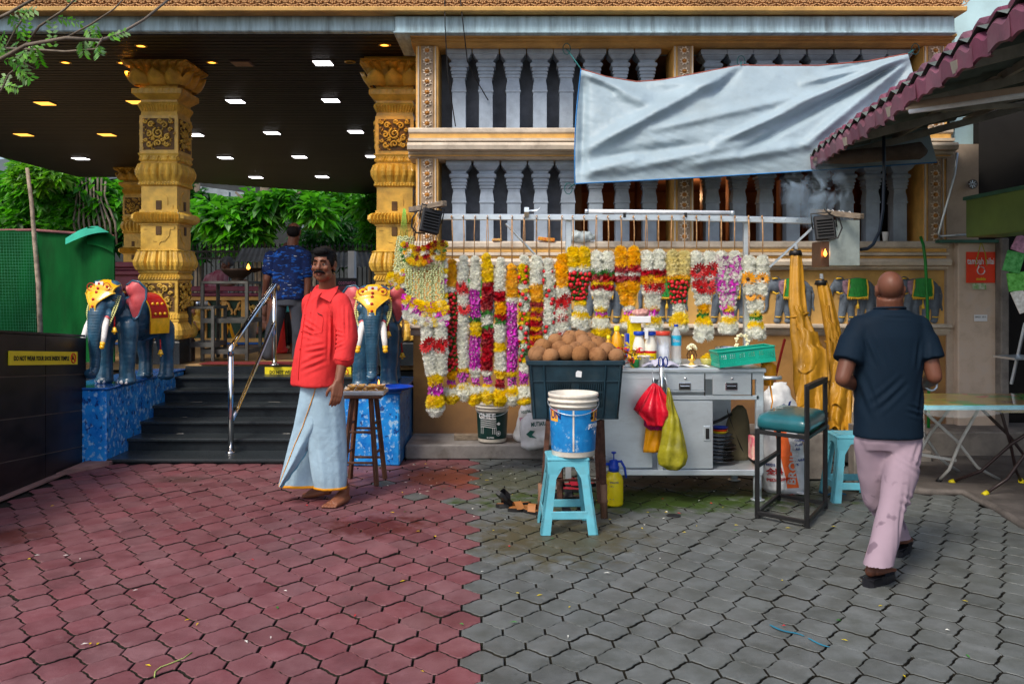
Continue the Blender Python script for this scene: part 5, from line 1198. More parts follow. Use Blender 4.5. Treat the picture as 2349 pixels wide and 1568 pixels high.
m = MB(); m.ell((0, .012, .0005), (.011, .018, .001), None, 8, 5); m.ell((0, -.012, .0005), (.015, .012, .001), None, 8, 5); on_band(pt_, m, M_ink, r_, h_, h_ * .66, .80, 'penguin_mark')
M_ghee = mat('dark_green_print', (.006, .035, .03), .35, var=.1, bump=0)
r2,h2 = .142,.345
gp = pail('ghee_pail', (X(1129, 7.83), 7.85, .14), r2, h2, [M_pailw, M_ghee], 'dark green labelled ghee pail standing on the concrete plinth')
on_band(gp, text_mesh('GHEE', .068, bold=.0022), M_white, r2, h2, h2 * .615, -.35, 'lettering'); on_band(gp, text_mesh('PURE', .022, bold=.0006), M_steel, r2, h2, h2 * .73, -.22, 'lettering'); on_band(gp, text_mesh('10 LITRES', .016, bold=.0004), M_white, r2, h2, h2 * .12, -.1, 'lettering')
m = MB()   # line drawn cow
for k in range(5): m.add([(-.075 + .15 * i / 8, .018 * k - .002 + .004 * math.sin(i * .7), 0) for i in range(9)] + [(-.075 + .15 * i / 8, .018 * k + .004 + .004 * math.sin(i * .7), 0) for i in range(9)], [(i, i + 1, 10 + i, 9 + i) for i in range(8)])
for x in (-.072, -.05, .04, .055, .07): m.add([(x, -.06, 0), (x + .004, -.06, 0), (x + .006, 0, 0), (x + .002, 0, 0)], [(0, 1, 2, 3)])
m.add([(.075,.03,0),(.10,.045,0),(.115,.03,0),(.10,.015,0)],[(0,1,2,3)])
on_band(gp, m, M_white, r2, h2, h2 * .40, -.12, 'cow_drawing')
m = MB(); m.lathe([(.018, 0), (.022, 0)], (0, 0, 0), 20, caps=False); m.lathe([(.001, 0), (.012, 0)], (0, 0, 0), 6, caps=False); on_band(gp, m, M_white, r2, h2, h2 * .24, .45, 'halal_roundel')
m = MB(); m.box(P(1070,1001,7.95),(.22,.09,.05),(0,0,.1),.004); solo('wood_block',m,M_stick,'dark wooden block lying on the plinth left of the ghee pail','wood block')
def sack(name, c, size, tilt, label, m_, cat='sack', neck=True, seed=1):
 w, dp, h = size; mb = MB()
 mb.loft([((0,0,0),w * .36,dp * .36),((0,0,h * .06),w * .48,dp * .48),((.01,0,h * .3),w * .52,dp * .5),((0,0,h * .6),w * .47,dp * .45),((-.01,0,h * .82),w * .36,dp * .3),((0,0,h * .93),w * .25,dp * .15),((.01,0,h),w * .28,dp * .08)],32,e=2.6)
 def fn(co, no):
  out = co.copy()
  for i,c_ in enumerate(co):
   n_ = nz((c_[0] * 7 + seed, c_[1] * 7, c_[2] * 11)) * .018 + abs(nz((c_[0] * 16, c_[1] * 16 + seed, c_[2] * 9))) * .014
   out[i] = c_ + no[i] * n_
  return out
 me = remesh(mb, .012, 2, fn); t = thing(name, label, cat, c); o = put('body', me, t, m_, rot=tilt); return t, o
M_sackw = mat('woven_white_plastic', (.58, .60, .63), .5, var=.08, vscale=10, grime=.35, gcol=(.35, .33, .3), gscale=6, bump=.25, bscale=180)
def sack_text(t,o,s,size,x,z,dp,m,rot=0.,width=None):
 me = text_mesh(s, size, width, bold=size * .03); q = put('lettering', me, o, m); q.location = (x, -dp, z); q.rotation_euler = (R(90), rot, 0)
 rc = caster(o)
 for v in me.vertices:
  w_ = Euler(q.rotation_euler).to_matrix() @ v.co + q.location; hit, pos, nrm, _ = rc(Vector((w_.x, -1, w_.z)), Vector((0, 1, 0)))
  if hit: v.co = Euler(q.rotation_euler).to_matrix().inverted() @ (Vector((w_.x, pos.y - .003, w_.z)) - q.location)
 return q
M_green_ink = mat('green_ink', (.01, .12, .10), .6, bump=0); M_blue_ink = mat('blue_ink', (.01, .05, .3), .6, bump=0); M_pink_ink = mat('magenta_ink', (.5, .03, .2), .6, bump=0); M_org_ink = mat('orange_ink', (.72, .12, .02), .55, bump=0)
t, o = sack('plastic_sack', P(1205, 1017, 7.85), (.24, .16, .44), (0, R(14), R(5)), 'white printed sack leaning on the temple wall beside the ghee pail', M_sackw); t.location.z = .13
for s,z,mm in (('MALAYSIA',.35,M_green_ink),('TAI-3244 573',.31,M_green_ink),('INDUSTRIAL COMPLEX',.24,M_green_ink),('FERTILIZER',.175,M_pink_ink),('CC',.10,M_green_ink)): sack_text(t,o,s,.035 if s != 'CC' else .06,-.10 if s != 'CC' else .0,z,.2,mm,R(-25),.16 if s != 'CC' else .07)
t, o = sack('plastic_sack', P(1238, 1033, 7.62), (.33, .22, .29), (0, R(-6), R(-4)), 'lumpy white sack with green parrot print behind the crate stand', M_sackw, seed=4); t.location.z = .13
sack_text(t, o, 'MUTIARA', .045, -.05, .19, .2, M_green_ink, 0, .14); m = MB(); m.add([(-.10, .0, .13), (-.06, 0, .16), (-.02, 0, .15), (-.05, 0, .12), (-.01, 0, .09), (-.07, 0, .10)], [(0, 1, 2, 3, 4, 5)])
rc = caster(o); q = put('parrot_print',m.mesh('parrot'),o,M_green_ink)
for v in q.data.vertices:
 hit, pos, nr, _ = rc(Vector((v.co.x, -1, v.co.z)), Vector((0, 1, 0)))
 if hit: v.co.y = pos.y - .003
t, o = sack('feed_sack', (X(1797, 6.5), 6.5, 0), (.32, .24, .56), (0, R(-3), R(0)), 'white animal feed sack with orange lettered stripe behind the bar chair', M_sackw, seed=8)
m = MB(); m.add([(-.075 + .085 * i / 3 + .07 * (1 - j / 12), 0, .05 + .46 * j / 12) for j in range(13) for i in range(4)], [(j * 4 + i, j * 4 + i + 1, j * 4 + i + 5, j * 4 + i + 4) for j in range(12) for i in range(3)])
rc = caster(o); q = put('orange_stripe',m.mesh('stripe'),o,M_org_ink)
for v in q.data.vertices:
 hit, pos, nr, _ = rc(Vector((v.co.x, -1, v.co.z)), Vector((0, 1, 0)))
 v.co.y = (pos.y if hit else -.1) - .004
def vtext(s, size, x, z, m, rot, dp=.0065):
 me = text_mesh(s, size, None, bold=size * .03); q = put('lettering', me, o, m); q.location = (x, -.2, z); q.rotation_euler = (R(90), rot, 0); e_ = Euler(q.rotation_euler).to_matrix(); inv = e_.inverted()
 for v in me.vertices:
  w_ = e_ @ v.co + q.location; hit, pos, nrm, _ = rc(Vector((w_.x, -1, w_.z)), Vector((0, 1, 0)))
  if hit: v.co = inv @ (Vector((w_.x, pos.y - dp, w_.z)) - q.location)
vtext('BROILERS',.085,.052,.07,M_white,R(-81))
for s, x, z, w_ in (('FEEDS', -.15, .215, .05), ('Crude', .07, .38, 0), ('Protein', .07, .35, 0), ('Ash', .07, .32, 0), ('MANUF', .06, .24, 0), ('PK', .06, .21, 0)): vtext(s, .024, x, z, M_blue_ink, 0)
vtext('PEDAGING', .032, -.14, .10, M_redink, R(-4)); vtext('全料', .055, -.14, .15, M_redink, R(-4))
m = MB(); m.tube([(.06,-.06,.03),(.09,-.10,.015),(.14,-.12,.008)],[.05,.03,.02],10,flat=.4); put('tied_corner',m.mesh('corner'),t,M_sackw)
t, o = sack('shopping_bag', (X(1790, 6.85), 6.85, .42), (.26, .14, .34), (0, R(-5), 0), 'white plastic shopping bag slumped behind the bar chair seat', mat('white_thin_plastic', (.62, .64, .66), .35, bump=.1), 'bag', seed=12)
sack_text(t, o, 'JX', .11, .0, .10, .1, M_blue_ink, R(-15))
M_vinyl = mat('teal_vinyl',(.012,.10,.12),.3,var=.2,vscale=6,bump=.25,bscale=25,coat=.3)
bc = thing('bar_chair', 'tall black steel chair with a padded teal vinyl seat right of the cart', 'chair', (X(1800, 5.9), 5.9, 0))
A = G(1737, 1187); B_ = G(1851, 1210); D_ = G(1893, 1165); E_ = A + (D_ - B_)
hz_ = Z(982,A.y)
tops = [(A, hz_), (B_, Z(884, B_.y)), (D_, Z(884, B_.y)), (E_, hz_)]
for p, h in tops:
 m = MB(); m.bar((p.x,p.y,0),(p.x,p.y,h),.027,.027,.003); part('leg',m,M_black,bc)
def fr(p, q, z, w=.024, nm='rail'):
 m = MB(); m.bar((p.x, p.y, z), (q.x, q.y, z), w, w, .002); part(nm, m, M_black, bc)
for z in (.035,hz_ - .02):
 fr(A, B_, z); fr(B_, D_, z); fr(D_, E_, z); fr(E_, A, z)
fr(A, E_, .34, .026, 'foot_rest'); fr(B_, D_, tops[1][1] - .01, .034, 'back_rail')
mid = (A + B_ + D_ + E_) / 4; ex = (B_ - A); ey = (D_ - B_)
m = MB()
def seatpt(a, b, z): return mid + ex * a * .5 + ey * b * .5 + Vector((0, 0, z))
S_ = 14
for zz_, k in ((0, .98), (.02, 1.04), (.06, 1.06), (.085, 1.0), (.10, .8), (.106, .4)):
 m_r = [seatpt(k * max(-1, min(1, 1.35 * math.cos(u))), k * max(-1, min(1, 1.35 * math.sin(u))), hz_ + zz_) for u in [2 * PI * j / 40 for j in range(40)]]
 m.v += [tuple(p) for p in m_r]
m.f = [(i * 40 + j, i * 40 + (j + 1) % 40, (i + 1) * 40 + (j + 1) % 40, (i + 1) * 40 + j) for i in range(5) for j in range(40)] + [tuple(range(40))[::-1], tuple(200 + j for j in range(40))]; m.m = [0] * len(m.f); m.sm = [True] * len(m.f)
m.v = [(x + .006 * nz((x * 22, y * 22, z * 30)), y + .006 * nz((y * 22, x * 22, z * 30)), z + .006 * nz((x * 25, y * 25, 3))) for x, y, z in m.v]
part('seat_pad',m,M_vinyl,bc)
sp = thing('garden_sprayer', 'yellow pump sprayer bottle with blue head standing on the paving under the cart', 'sprayer', G(1408, 1158))
m = MB(); m.lathe([(.045, 0), (.062, .006), (.066, .02), (.064, .03), (.066, .04), (.066, .17), (.058, .205), (.035, .232), (.030, .24)], (0, 0, 0), 24); part('bottle', m, mat('yellow_translucent', (.70, .56, .01), .25, var=.1, bump=0, sss=.2), sp, local=True)
M_blue = mat('blue_plastic',(.006,.05,.42),.3,var=.1,bump=0)
m = MB(); m.lathe([(.036, .235), (.038, .27), (.033, .275), (.030, .31), (.018, .318)], (0, 0, 0), 18); part('cap', m, M_blue, sp, local=True)
m = MB(); m.tube([(0, 0, .31), (0, 0, .36)], .004, 8); m.lathe([(.008, .355), (.018, .362), (.016, .37), (.004, .372)], (0, 0, 0), 12); part('pump_handle', m, M_blue, sp, local=True)
m = MB(); m.tube([(-.02,0,.285),(-.075,-.01,.285),(-.085,-.01,.285)],[.012,.010,.007],8); part('nozzle',m,M_blue,sp,local=True); m = MB(); m.tube([(-.082,-.01,.285),(-.105,-.01,.286)],.008,8); part('nozzle_tip',m,M_gold,sp,local=True)
m = MB(); m.tube([(.015, 0, .30), (.05, 0, .305), (.075, 0, .26), (.085, 0, .19)], [.014, .014, .012, .011], 8, flat=.7); part('trigger', m, M_blue, sp, local=True)
for s, z, sz in (('SPRAYER', .165, .016), ('1.5 L', .14, .014), ('*  *', .045, .022)):
 me = text_mesh(s,sz,bold=.0004)
 for v in me.vertices:
  zz_ = z + v.co.y; a = -.55 + v.co.x / .0665 - PI / 2; v.co = (.0672 * math.cos(a), .0672 * math.sin(a), zz_)
 put('lettering',me,sp,M_blue_ink)
def slipper(c, rz, mt, strap, label, tilt=(0, 0), L_=.25):
 t = thing('slipper', label, 'slipper', c, 'slippers left under the coconut stand', 0); q = Euler((tilt[0], tilt[1], rz)).to_matrix().to_4x4()
 o = [(.038 * math.sin(PI * (k / 12)) ** .5 * (1.12 if k > 7 else .92) * s_,-L_ / 2 + L_ * k / 12) for s_,rg_ in ((-1,range(13)),(1,range(12,-1,-1))) for k in rg_]
 m = MB(); m.prism([(x, y, 0) for x, y in o], (0, 0, 0), (0, 0, .024)); m.xf(q); part('sole', m, M_black, t, local=True)
 m = MB(); m.prism([(x * .9, y * .95, .0245) for x, y in o], (0, 0, 0), (0, 0, .003)); m.xf(q); part('footbed', m, mt, t, local=True)
 m = MB(); m.grid(lambda u,v: ((u - .5) * .092,.02 + .055 * v + .01 * math.sin(PI * u),.02 + .045 * math.sin(PI * u)),8,3); m.xf(q); part('strap',m,strap,t,local=True); return t
M_tan = mat('tan_leather', (.30, .12, .035), .6, bump=.1); M_blk = mat('black_leather', (.012, .012, .016), .4, bump=.1); M_rl = mat('red_rubber', (.4, .01, .03), .5)
for px, d_, rz, mt, st_, lb, ti in ((1163, 6.0, 2.2, M_blk, M_blk, 'black slipper propped on its side, leftmost under the stand', (.7, 0)), (1178, 6.05, 1.8, M_tan, M_blk, 'black strapped slipper with tan footbed beside the propped one', (0, .15)),
 (1205,5.95,1.9,M_tan,M_tan,'tan slipper with orange brown strap left of the stand leg',(0,0)),(1240,5.85,1.2,M_tan,M_tan,'tan sandal half behind the left stand leg',(0,0)),(1292,6.2,2.0,M_blk,M_blk,'black slipper behind the blue stool, left one of two',(0,.1)),
 (1322, 6.25, 1.4, M_blk, M_blk, 'black slipper behind the blue stool, right one of two', (0, 0)), (1330, 6.65, 1.7, M_rl, M_rl, 'red slipper far back under the cart', (0, 0)), (1318, 5.78, 1.6, M_tan, M_blk, 'tan soled sandal lying just behind the blue stool rung', (0, 0)), (1300, 6.5, 1.2, M_rl, M_blk, 'red and black slipper under the cart by its leg', (0, 0)), (1345, 6.05, 2.6, M_blk, M_blk, 'plain black slipper beside the sprayer', (0, 0))):
 slipper((X(px, d_), d_, .0 if ti[0] == 0 else .035), rz, mt, st_, lb, ti)
m = MB(); m.lathe([(.001,.0),(.045,.0),(.048,.006),(.04,.008),(.001,.008)],G(1545,1183) + Vector((0,0,.0)),18); solo('rubber_ring',m,M_black,'black round rubber cap lying on the grey pavers','rubber cap')
def hbag(name, prof, c, m_, label, seed, flat=.45, folds=7, amp=.18):
 mb = MB(); n_ = 40; rings = []
 for (w,z,dx) in prof:
  rings.append([(dx + w * math.cos(a) * (1 + amp * math.sin(folds * a + seed + z * 9)), w * flat * math.sin(a) * (1 + amp * math.sin(folds * a + seed + z * 5)), z) for a in [2 * PI * j / n_ for j in range(n_)]])
 k = len(rings); mb.add([p for r_ in rings for p in r_], [(i * n_ + j, i * n_ + (j + 1) % n_, (i + 1) * n_ + (j + 1) % n_, (i + 1) * n_ + j) for i in range(k - 1) for j in range(n_)], 0, True)
 t = solo(name,mb,m_,label,'bag','bags hanging from the cart corner'); return t
hk_ = P(1513, 885, 6.12)
M_redbag = mat('red_thin_plastic', (.62, .01, .03), .28, var=.2, vscale=12, bump=.5, bscale=14, bdist=.02)
def bagpoly(rows,d,seed,flat,label,m_,folds=5,amp=.2,name='plastic_bag'):
 mb = MB(); n_ = 44; rings = []
 R_ = []
 for i in range(len(rows) - 1):
  for s_ in range(4):
   u = s_ / 4; a, b = rows[i], rows[i + 1]; R_.append([a[k] + (b[k] - a[k]) * u for k in range(3)])
 R_.append(rows[-1])
 for xl_, xr_, v in R_:
  c = P((xl_ + xr_) / 2, v, d); w = (xr_ - xl_) / 2 * d / F_
  rings.append([(c.x + w * math.cos(a) * (1 + amp * .5 * math.sin(folds * a + seed + v * .05)),c.y + (w * flat + .008) * math.sin(a) * (1 + amp * 1.6 * math.sin(folds * 2 * a + seed + v * .03)) + .01 * nz((a * 2,v * .05,seed)),c.z) for a in [2 * PI * j / n_ for j in range(n_)]])
 k = len(rings); mb.add([p for r_ in rings for p in r_], [(i * n_ + j, i * n_ + (j + 1) % n_, (i + 1) * n_ + (j + 1) % n_, (i + 1) * n_ + j) for i in range(k - 1) for j in range(n_)] + [tuple(range(n_))[::-1], tuple((k - 1) * n_ + j for j in range(n_))], 0, True)
 return solo(name, mb, m_, label, 'bag', 'bags hanging from the cart corner')
bagpoly([(1497,1503,878),(1488,1515,888),(1470,1530,915),(1455,1546,940),(1462,1545,950),(1480,1535,965),(1485,1530,975)],6.05,1,.38,'bunch of red plastic bags tied at the cart corner',M_redbag,4,.3)
bagpoly([(1490, 1530, 930), (1478, 1533, 955), (1480, 1534, 975), (1490, 1520, 985)], 6.10, 5, .3, 'magenta plastic bag crumpled below the red bags', mat('magenta_thin_plastic', (.36, .005, .10), .3, bump=.4, bscale=20), 5, .3)
bagpoly([(1484, 1520, 950), (1480, 1522, 975), (1478, 1516, 1010), (1476, 1513, 1036)], 6.13, 3, .22, 'folded orange yellow plastic bags under the red bunch', mat('amber_thin_plastic', (.80, .34, .004), .35, bump=.3, bscale=14), 3, .12)
bagpoly([(1530,1536,888),(1528,1548,930),(1522,1560,960),(1514,1570,1010),(1508,1578,1045),(1512,1574,1064),(1530,1560,1076)],6.02,8,.5,'full olive yellow rubbish bag hanging from the cart corner',mat('olive_thin_plastic',(.26,.24,.015),.22,var=.3,vscale=9,bump=.6,bscale=12,bdist=.02,coat=.4),3,.10)
m = MB(); m.tube([P(1497, 850, 6.12), P(1499, 868, 6.08), P(1500, 880, 6.06)], .004, 6); m.tube([P(1513, 850, 6.1), P(1528, 870, 6.06), P(1532, 890, 6.04)], .003, 6); solo('hook_wire', m, M_steel, 'bent wire hooks holding the coloured bags on the cart', 'hook')
scz = thing('scissors', 'dark blue handled scissors hung upside down on the cart corner', 'scissors', P(1521, 830, 6.05))
for s_ in (-1,1):
 m = MB(); c = P(1521 + s_ * 5.6, 829, 6.05); m.tube([(c.x + .0145 * math.cos(a), c.y, c.z + .034 * math.sin(a)) for a in [2 * PI * k / 16 for k in range(17)]], .0045, 8); part('handle', m, mat('navy_plastic', (.01, .03, .22), .35, bump=0), scz)
m = MB(); m.prism([P(1518, 842, 6.05), P(1524, 842, 6.05), P(1521, 866, 6.05)], (0, 0, 0), (0, .003, 0)); part('blade', m, M_steel, scz)
CTZ = .937
def at(px, d): return Vector((X(px, d), d, CTZ))
def jug(px, d, r, h, mt, cap, label, name='bottle', cat='bottle', liq=None, n=20, group='bottles and jars on the cart counter', band=None):
 t = thing(name,label,cat,at(px,d),group)
 m = MB(); m.lathe([(r * .85, 0), (r, .008), (r, h * .52), (r * .82, h * .68), (r * .42, h * .80), (r * .40, h * .86)], (0, 0, 0), n); part('body', m, mt, t, local=True)
 m = MB(); m.lathe([(r * .46, h * .85), (r * .48, h * .86), (r * .48, h * .98), (r * .3, h)], (0, 0, 0), n); part('cap', m, cap, t, local=True)
 if band:
  m = MB(); m.lathe([(r * 1.012, h * band[0]), (r * 1.012, h * band[1])], (0, 0, 0), n, caps=False); part('label_band', m, band[2], t, local=True)
 return t
M_milk = mat('milk_white',(.75,.72,.62),.3,bump=0,var=.03); M_oil = mat('golden_oil',(.70,.33,.01),.15,bump=0,coat=.5)
M_clear = mat('clear_plastic', (.75, .85, .9), .08, bump=0, alpha=.35, var=.02)
for x in (1466, 1492):
 t = thing('milk_bottle','white milk bottle with blue cap on the counter, ' + ('left' if x < 1480 else 'right') + ' of the pair','bottle',at(x,6.42),'milk bottles on the cart counter')
 r, h = .046, .245
 m = MB(); m.lathe([(r * .8, 0), (r * .95, .01), (r * .95, h * .36), (r * 1.0, h * .44), (r * .98, h * .58), (r * .78, h * .72), (r * .62, h * .84), (r * .62, h * .88)], (0, 0, 0), 22); part('body', m, M_milk, t, local=True)
 m = MB(); m.lathe([(r * .85,h * .89),(r * .88,h * .9),(r * .88,h * .985),(r * .8,h)],(0,0,0),22); part('cap',m,M_blue,t,local=True)
 m = MB(); m.lathe([(r * .965, h * .18), (r * .965, h * .36)], (0, 0, 0), 22, caps=False); part('label_band', m, M_yel, t, local=True)
 m = MB(); m.lathe([(r * .975, h * .36), (r * 1.01, h * .43)], (0, 0, 0), 22, caps=False); part('label_band', m, M_bud, t, local=True)
 me = text_mesh('Susu',.024,bold=.0006)
 for v in me.vertices:
  zz_ = h * .22 + v.co.y; a = -.5 + v.co.x / (r * .98) - PI / 2; v.co = (r * .98 * math.cos(a), r * .98 * math.sin(a), zz_)
 put('lettering',me,t,M_blue_ink)
t = thing('lidded_jar', 'clear jar of white thread wicks with a red lid between milk bottles and water bottle', 'jar', at(1520, 6.5), 'bottles and jars on the cart counter')
m = MB(); m.lathe([(.056, 0), (.060, .01), (.060, .19), (.052, .205), (.052, .215)], (0, 0, 0), 24); part('glass', m, M_clear, t, local=True)
m = MB(); m.lathe([(.056,.212),(.058,.215),(.058,.24),(.054,.243)],(0,0,0),24); part('lid',m,mat('red_translucent',(.55,.05,.03),.2,bump=0,alpha=.85),t,local=True)
m = MB(); rg = random.Random(4)
for k in range(60):
 a = rg.uniform(0,6.28); r_ = rg.uniform(.02,.052); z_ = rg.uniform(.01,.15); b = rg.uniform(-1,1)
 m.tube([(r_ * math.cos(a + b * j * .35), r_ * math.sin(a + b * j * .35), z_ + .012 * j * rg.uniform(-.6, 1)) for j in range(4)], .004, 4)
m.lathe([(.045, .005), (.045, .14)], (0, 0, 0), 12); part('wicks', m, mat('white_wick', (.6, .62, .72), .9), t, local=True, kind='stuff')
t = thing('water_bottle','clear plastic water bottle with blue cap and label on the counter','bottle',at(1551,6.55),'bottles and jars on the cart counter')
r, h = .038, .29
m = MB(); m.lathe([(r * .85, 0), (r, .008), (r * .96, .03), (r, .05), (r, h * .66), (r * .88, h * .76), (r * .45, h * .89), (r * .38, h * .92), (r * .38, h * .95)], (0, 0, 0), 22); part('body', m, M_clear, t, local=True)
m = MB(); m.lathe([(r * 1.02,h * .46),(r * 1.02,h * .72)],(0,0,0),22,caps=False); part('label_band',m,mat('sky_blue_print',(.02,.35,.55),.4,bump=0),t,local=True)
m = MB(); m.lathe([(r * .43, h * .945), (r * .43, h)], (0, 0, 0), 14); part('cap', m, M_blue, t, local=True)
me = text_mesh('Bleu', .030, bold=.0008)
for v in me.vertices:
 zz_ = h * .56 + v.co.y; a = -.85 + v.co.x / (r * 1.03) - PI / 2; v.co = (r * 1.04 * math.cos(a), r * 1.04 * math.sin(a), zz_)
put('lettering', me, t, M_white)
m = MB(); m.lathe([(.036,0),(.042,.07),(.046,.072),(.046,.08),(.03,.082)],at(1477,6.28),22); solo('tub',m,M_milk,'small white plastic tub in front of the milk bottles','tub')
m = MB(); m.lathe([(.026, 0), (.028, .05), (.02, .055)], at(1457, 6.25), 16); solo('tin', m, mat('green_tin', (.02, .25, .05), .4, bump=0), 'small green topped tin beside the white tub', 'tin')
m = MB(); m.box(at(1442, 6.3) + Vector((0, 0, .035)), (.07, .07, .07), None, .004); solo('tin_box', m, M_steel, 'small silver box at the left end of the counter', 'box')
t = jug(1396,6.75,.032,.20,M_oil,M_yelsign,'small yellow capped oil bottle behind the coconuts',band=(.15,.45,M_yel))
t = jug(1415, 6.78, .048, .27, M_oil, M_yelsign, 'large golden cooking oil bottle with handle behind the coconuts', band=(.2, .4, M_bud))
m = MB(); m.tube([(.035, 0, .20), (.062, 0, .19), (.065, 0, .13), (.045, 0, .11)], .008, 8); part('handle', m, M_yelsign, t, local=True)
for k,(x,c_,lb) in enumerate(((1448,M_blue,'blue packet box stacked behind the milk bottles'),(1455,M_yel,'yellow packet box stacked behind the milk bottles'))):
 m = MB(); m.box(at(x, 6.62) + Vector((0, 0, .11 + .05 * k)), (.09, .07, .22 + .1 * k), (0, 0, .1), .003); solo('packet_box', m, c_, lb, 'packet box')
m = MB(); m.box(at(1468, 6.6) + Vector((0, 0, .325)), (.15, .09, .05), (0, 0, .05), .004); solo('white_carton', m, M_white, 'white carton lying on top of the packets above the milk bottles', 'carton')
m = MB(); m.ell(at(1470,6.6) + Vector((0,0,.375)),(.07,.045,.028),None,14,8); me = remesh(m,.008,1,lambda co,no: co + no * np.array([[.012 * nz(c,40)] for c in co]))
o = put('wrapped_packet', me, None, mat('clear_pink_wrap', (.5, .25, .22), .25, bump=.3), label='clear wrapped packet on top of the white carton'); o['category'] = 'packet'
m = MB(); m.box(at(1490, 6.38) + Vector((0, 0, .262)), (.075, .035, .012), (0, .05, .1), .002); m.box(at(1483, 6.36) + Vector((0, 0, .225)), (.024, .02, .065), (0, 0, 0), .002); solo('matchbox', m, M_white, 'white small boxes lying on the milk bottle caps', 'box')
rg = random.Random(9)
fg = thing('foil_decoration', 'tangle of red and gold foil decorations right of the coconuts', 'foil decoration', at(1440, 6.2))
for cc, nn in ((M_bud, 40), (mat('gold_foil', (.8, .35, .03), .2, .8, bump=0), 50), (M_leaf, 14), (M_yel, 16)):
 m = MB()
 for k in range(nn):
  p = Vector((rg.gauss(0, .045), rg.gauss(0, .03), abs(rg.gauss(.085, .035)))) ; a = Vector((rg.uniform(-1, 1), rg.uniform(-1, 1), rg.uniform(-1, 1))).normalized() * .022; b = Vector((rg.uniform(-1, 1), rg.uniform(-1, 1), rg.uniform(-1, 1))).normalized() * .012
  m.add([p - a,p + b,p + a,p - b],[(0,1,2,3)])
 part('foil_strips', m, cc, fg, local=True, kind='stuff')
m = MB(); c = at(1512, 6.28)
m.grid(lambda u,v: (c.x + (u - .5) * .26,c.y + (v - .5) * .14,CTZ + .006 + .035 * abs(math.sin(u * 9 + v * 3)) * math.sin(PI * u) + .015 * math.sin(v * 14)),26,12); solo('cloth',m,mat('lilac_cloth',(.40,.40,.50),.9,bump=.3),'crumpled pale lilac cloth on the counter behind the scissors','cloth')
lp = thing('oil_lamp', 'small brass oil lamp with openwork shade and jasmine, lit, on white paper', 'oil lamp', at(1587, 6.36))
m = MB(); m.lathe([(.028, 0), (.030, .006), (.016, .016), (.012, .03), (.026, .042), (.030, .05), (.026, .052), (.008, .05)], (0, 0, 0), 20); part('base', m, M_gold, lp, local=True)
for k in range(8):
 a = 2 * PI * k / 8; m = MB(); m.tube([(.030 * math.cos(a), .030 * math.sin(a), .05), (.038 * math.cos(a + .3), .038 * math.sin(a + .3), .075), (.026 * math.cos(a + .5), .026 * math.sin(a + .5), .105), (.010 * math.cos(a), .010 * math.sin(a), .12)], .003, 5); part('shade_rib', m, mat('dark_brass', (.12, .06, .02), .4, .6, bump=0) if k == 0 else MATS['dark_brass'], lp, local=True)
m = MB(); m.lathe([(.001, .050), (.006, .058), (.005, .068), (.001, .080)], (0, -.012, 0), 8); part('flame', m, MATS['flame'], lp, local=True)
def jas_heap(t,c,r,n_,seed):
 rg = random.Random(seed); m = MB()
 for k in range(n_):
  a = rg.uniform(0,6.28); e_ = rg.uniform(0,1.5); p = Vector(c) + Vector((r[0] * math.cos(a) * math.cos(e_),r[1] * math.sin(a) * math.cos(e_),r[2] * math.sin(e_)))
  m.ell(p, (.008, .006, .006), (rg.uniform(0, 3), rg.uniform(0, 3), 0), 5, 4)
 return m
part('jasmine',jas_heap(None,(0,0,.115),(.035,.03,.04),70,2),mat('cream_jasmine',(.80,.76,.5),.6,bump=0),lp,local=True,kind='stuff')
m = MB(); c = at(1588, 6.34); m.grid(lambda u, v: (c.x + (u - .5) * .22 + .01 * math.sin(v * 7), c.y + (v - .5) * .11, CTZ + .004 + .006 * math.sin(u * 11 + v * 4)), 14, 6); solo('paper_sheet', m, M_white, 'creased sheet of white paper under the brass oil lamp', 'paper')
bo = thing('glass_bowl', 'glass bowl of loose yellow petals between the lamp and the green tray', 'bowl', at(1622, 6.38))
m = MB(); m.lathe([(.025,0),(.045,.02),(.055,.055),(.053,.055),(.043,.022),(.02,.004)],(0,0,0),22); part('bowl',m,mat('yellow_glass',(.6,.55,.15),.1,bump=0,alpha=.55),bo,local=True)
for k in range(22):
 a = rng.uniform(0, 6.28); r_ = rng.uniform(0, .042); o = put('chrysanthemum', BL['Y'][1], bo, None, loc=(r_ * math.cos(a), r_ * math.sin(a), .045 + .03 * (1 - r_ / .045)), rot=(rng.uniform(-.6, .6), rng.uniform(-.6, .6), a), scale=(.62,) * 3)
m = MB(); m.lathe([(.085,0),(.10,.006),(.105,.085),(.110,.088),(.102,.086),(.097,.008),(.08,.006)],at(1672,6.62) + Vector((0,0,.03)),28); solo('steel_pan',m,M_chrome,'round steel pan standing behind the teal plastic tray','pan')
jb = thing('jasmine_bundle', 'small hoop of jasmine buds leaning behind the steel pan', 'flower bundle', at(1702, 6.7))
m = MB(); rg = random.Random(3)
for k in range(80):
 a = rg.uniform(0, 6.28); m.ell((.045 * math.cos(a) + rg.gauss(0, .006), rg.gauss(0, .01), .15 + .055 * math.sin(a) + rg.gauss(0, .006)), (.009, .007, .007), None, 5, 4)
part('jasmine', m, MATS['cream_jasmine'], jb, local=True, kind='stuff'); m = MB(); m.tube([(0, .01, 0), (0, .01, .12)], .012, 8); part('stem', m, M_leaf, jb, local=True)
M_teal = mat('teal_plastic',(.008,.34,.24),.35,var=.1,bump=0)
bk = thing('plastic_basket', 'teal green plastic tray with pierced sides at the right of the counter', 'basket', at(1705, 6.25))
W_, D2, H_ = .40, .22, .10; tq = Euler((0, R(-6.5), R(3))).to_matrix().to_4x4()
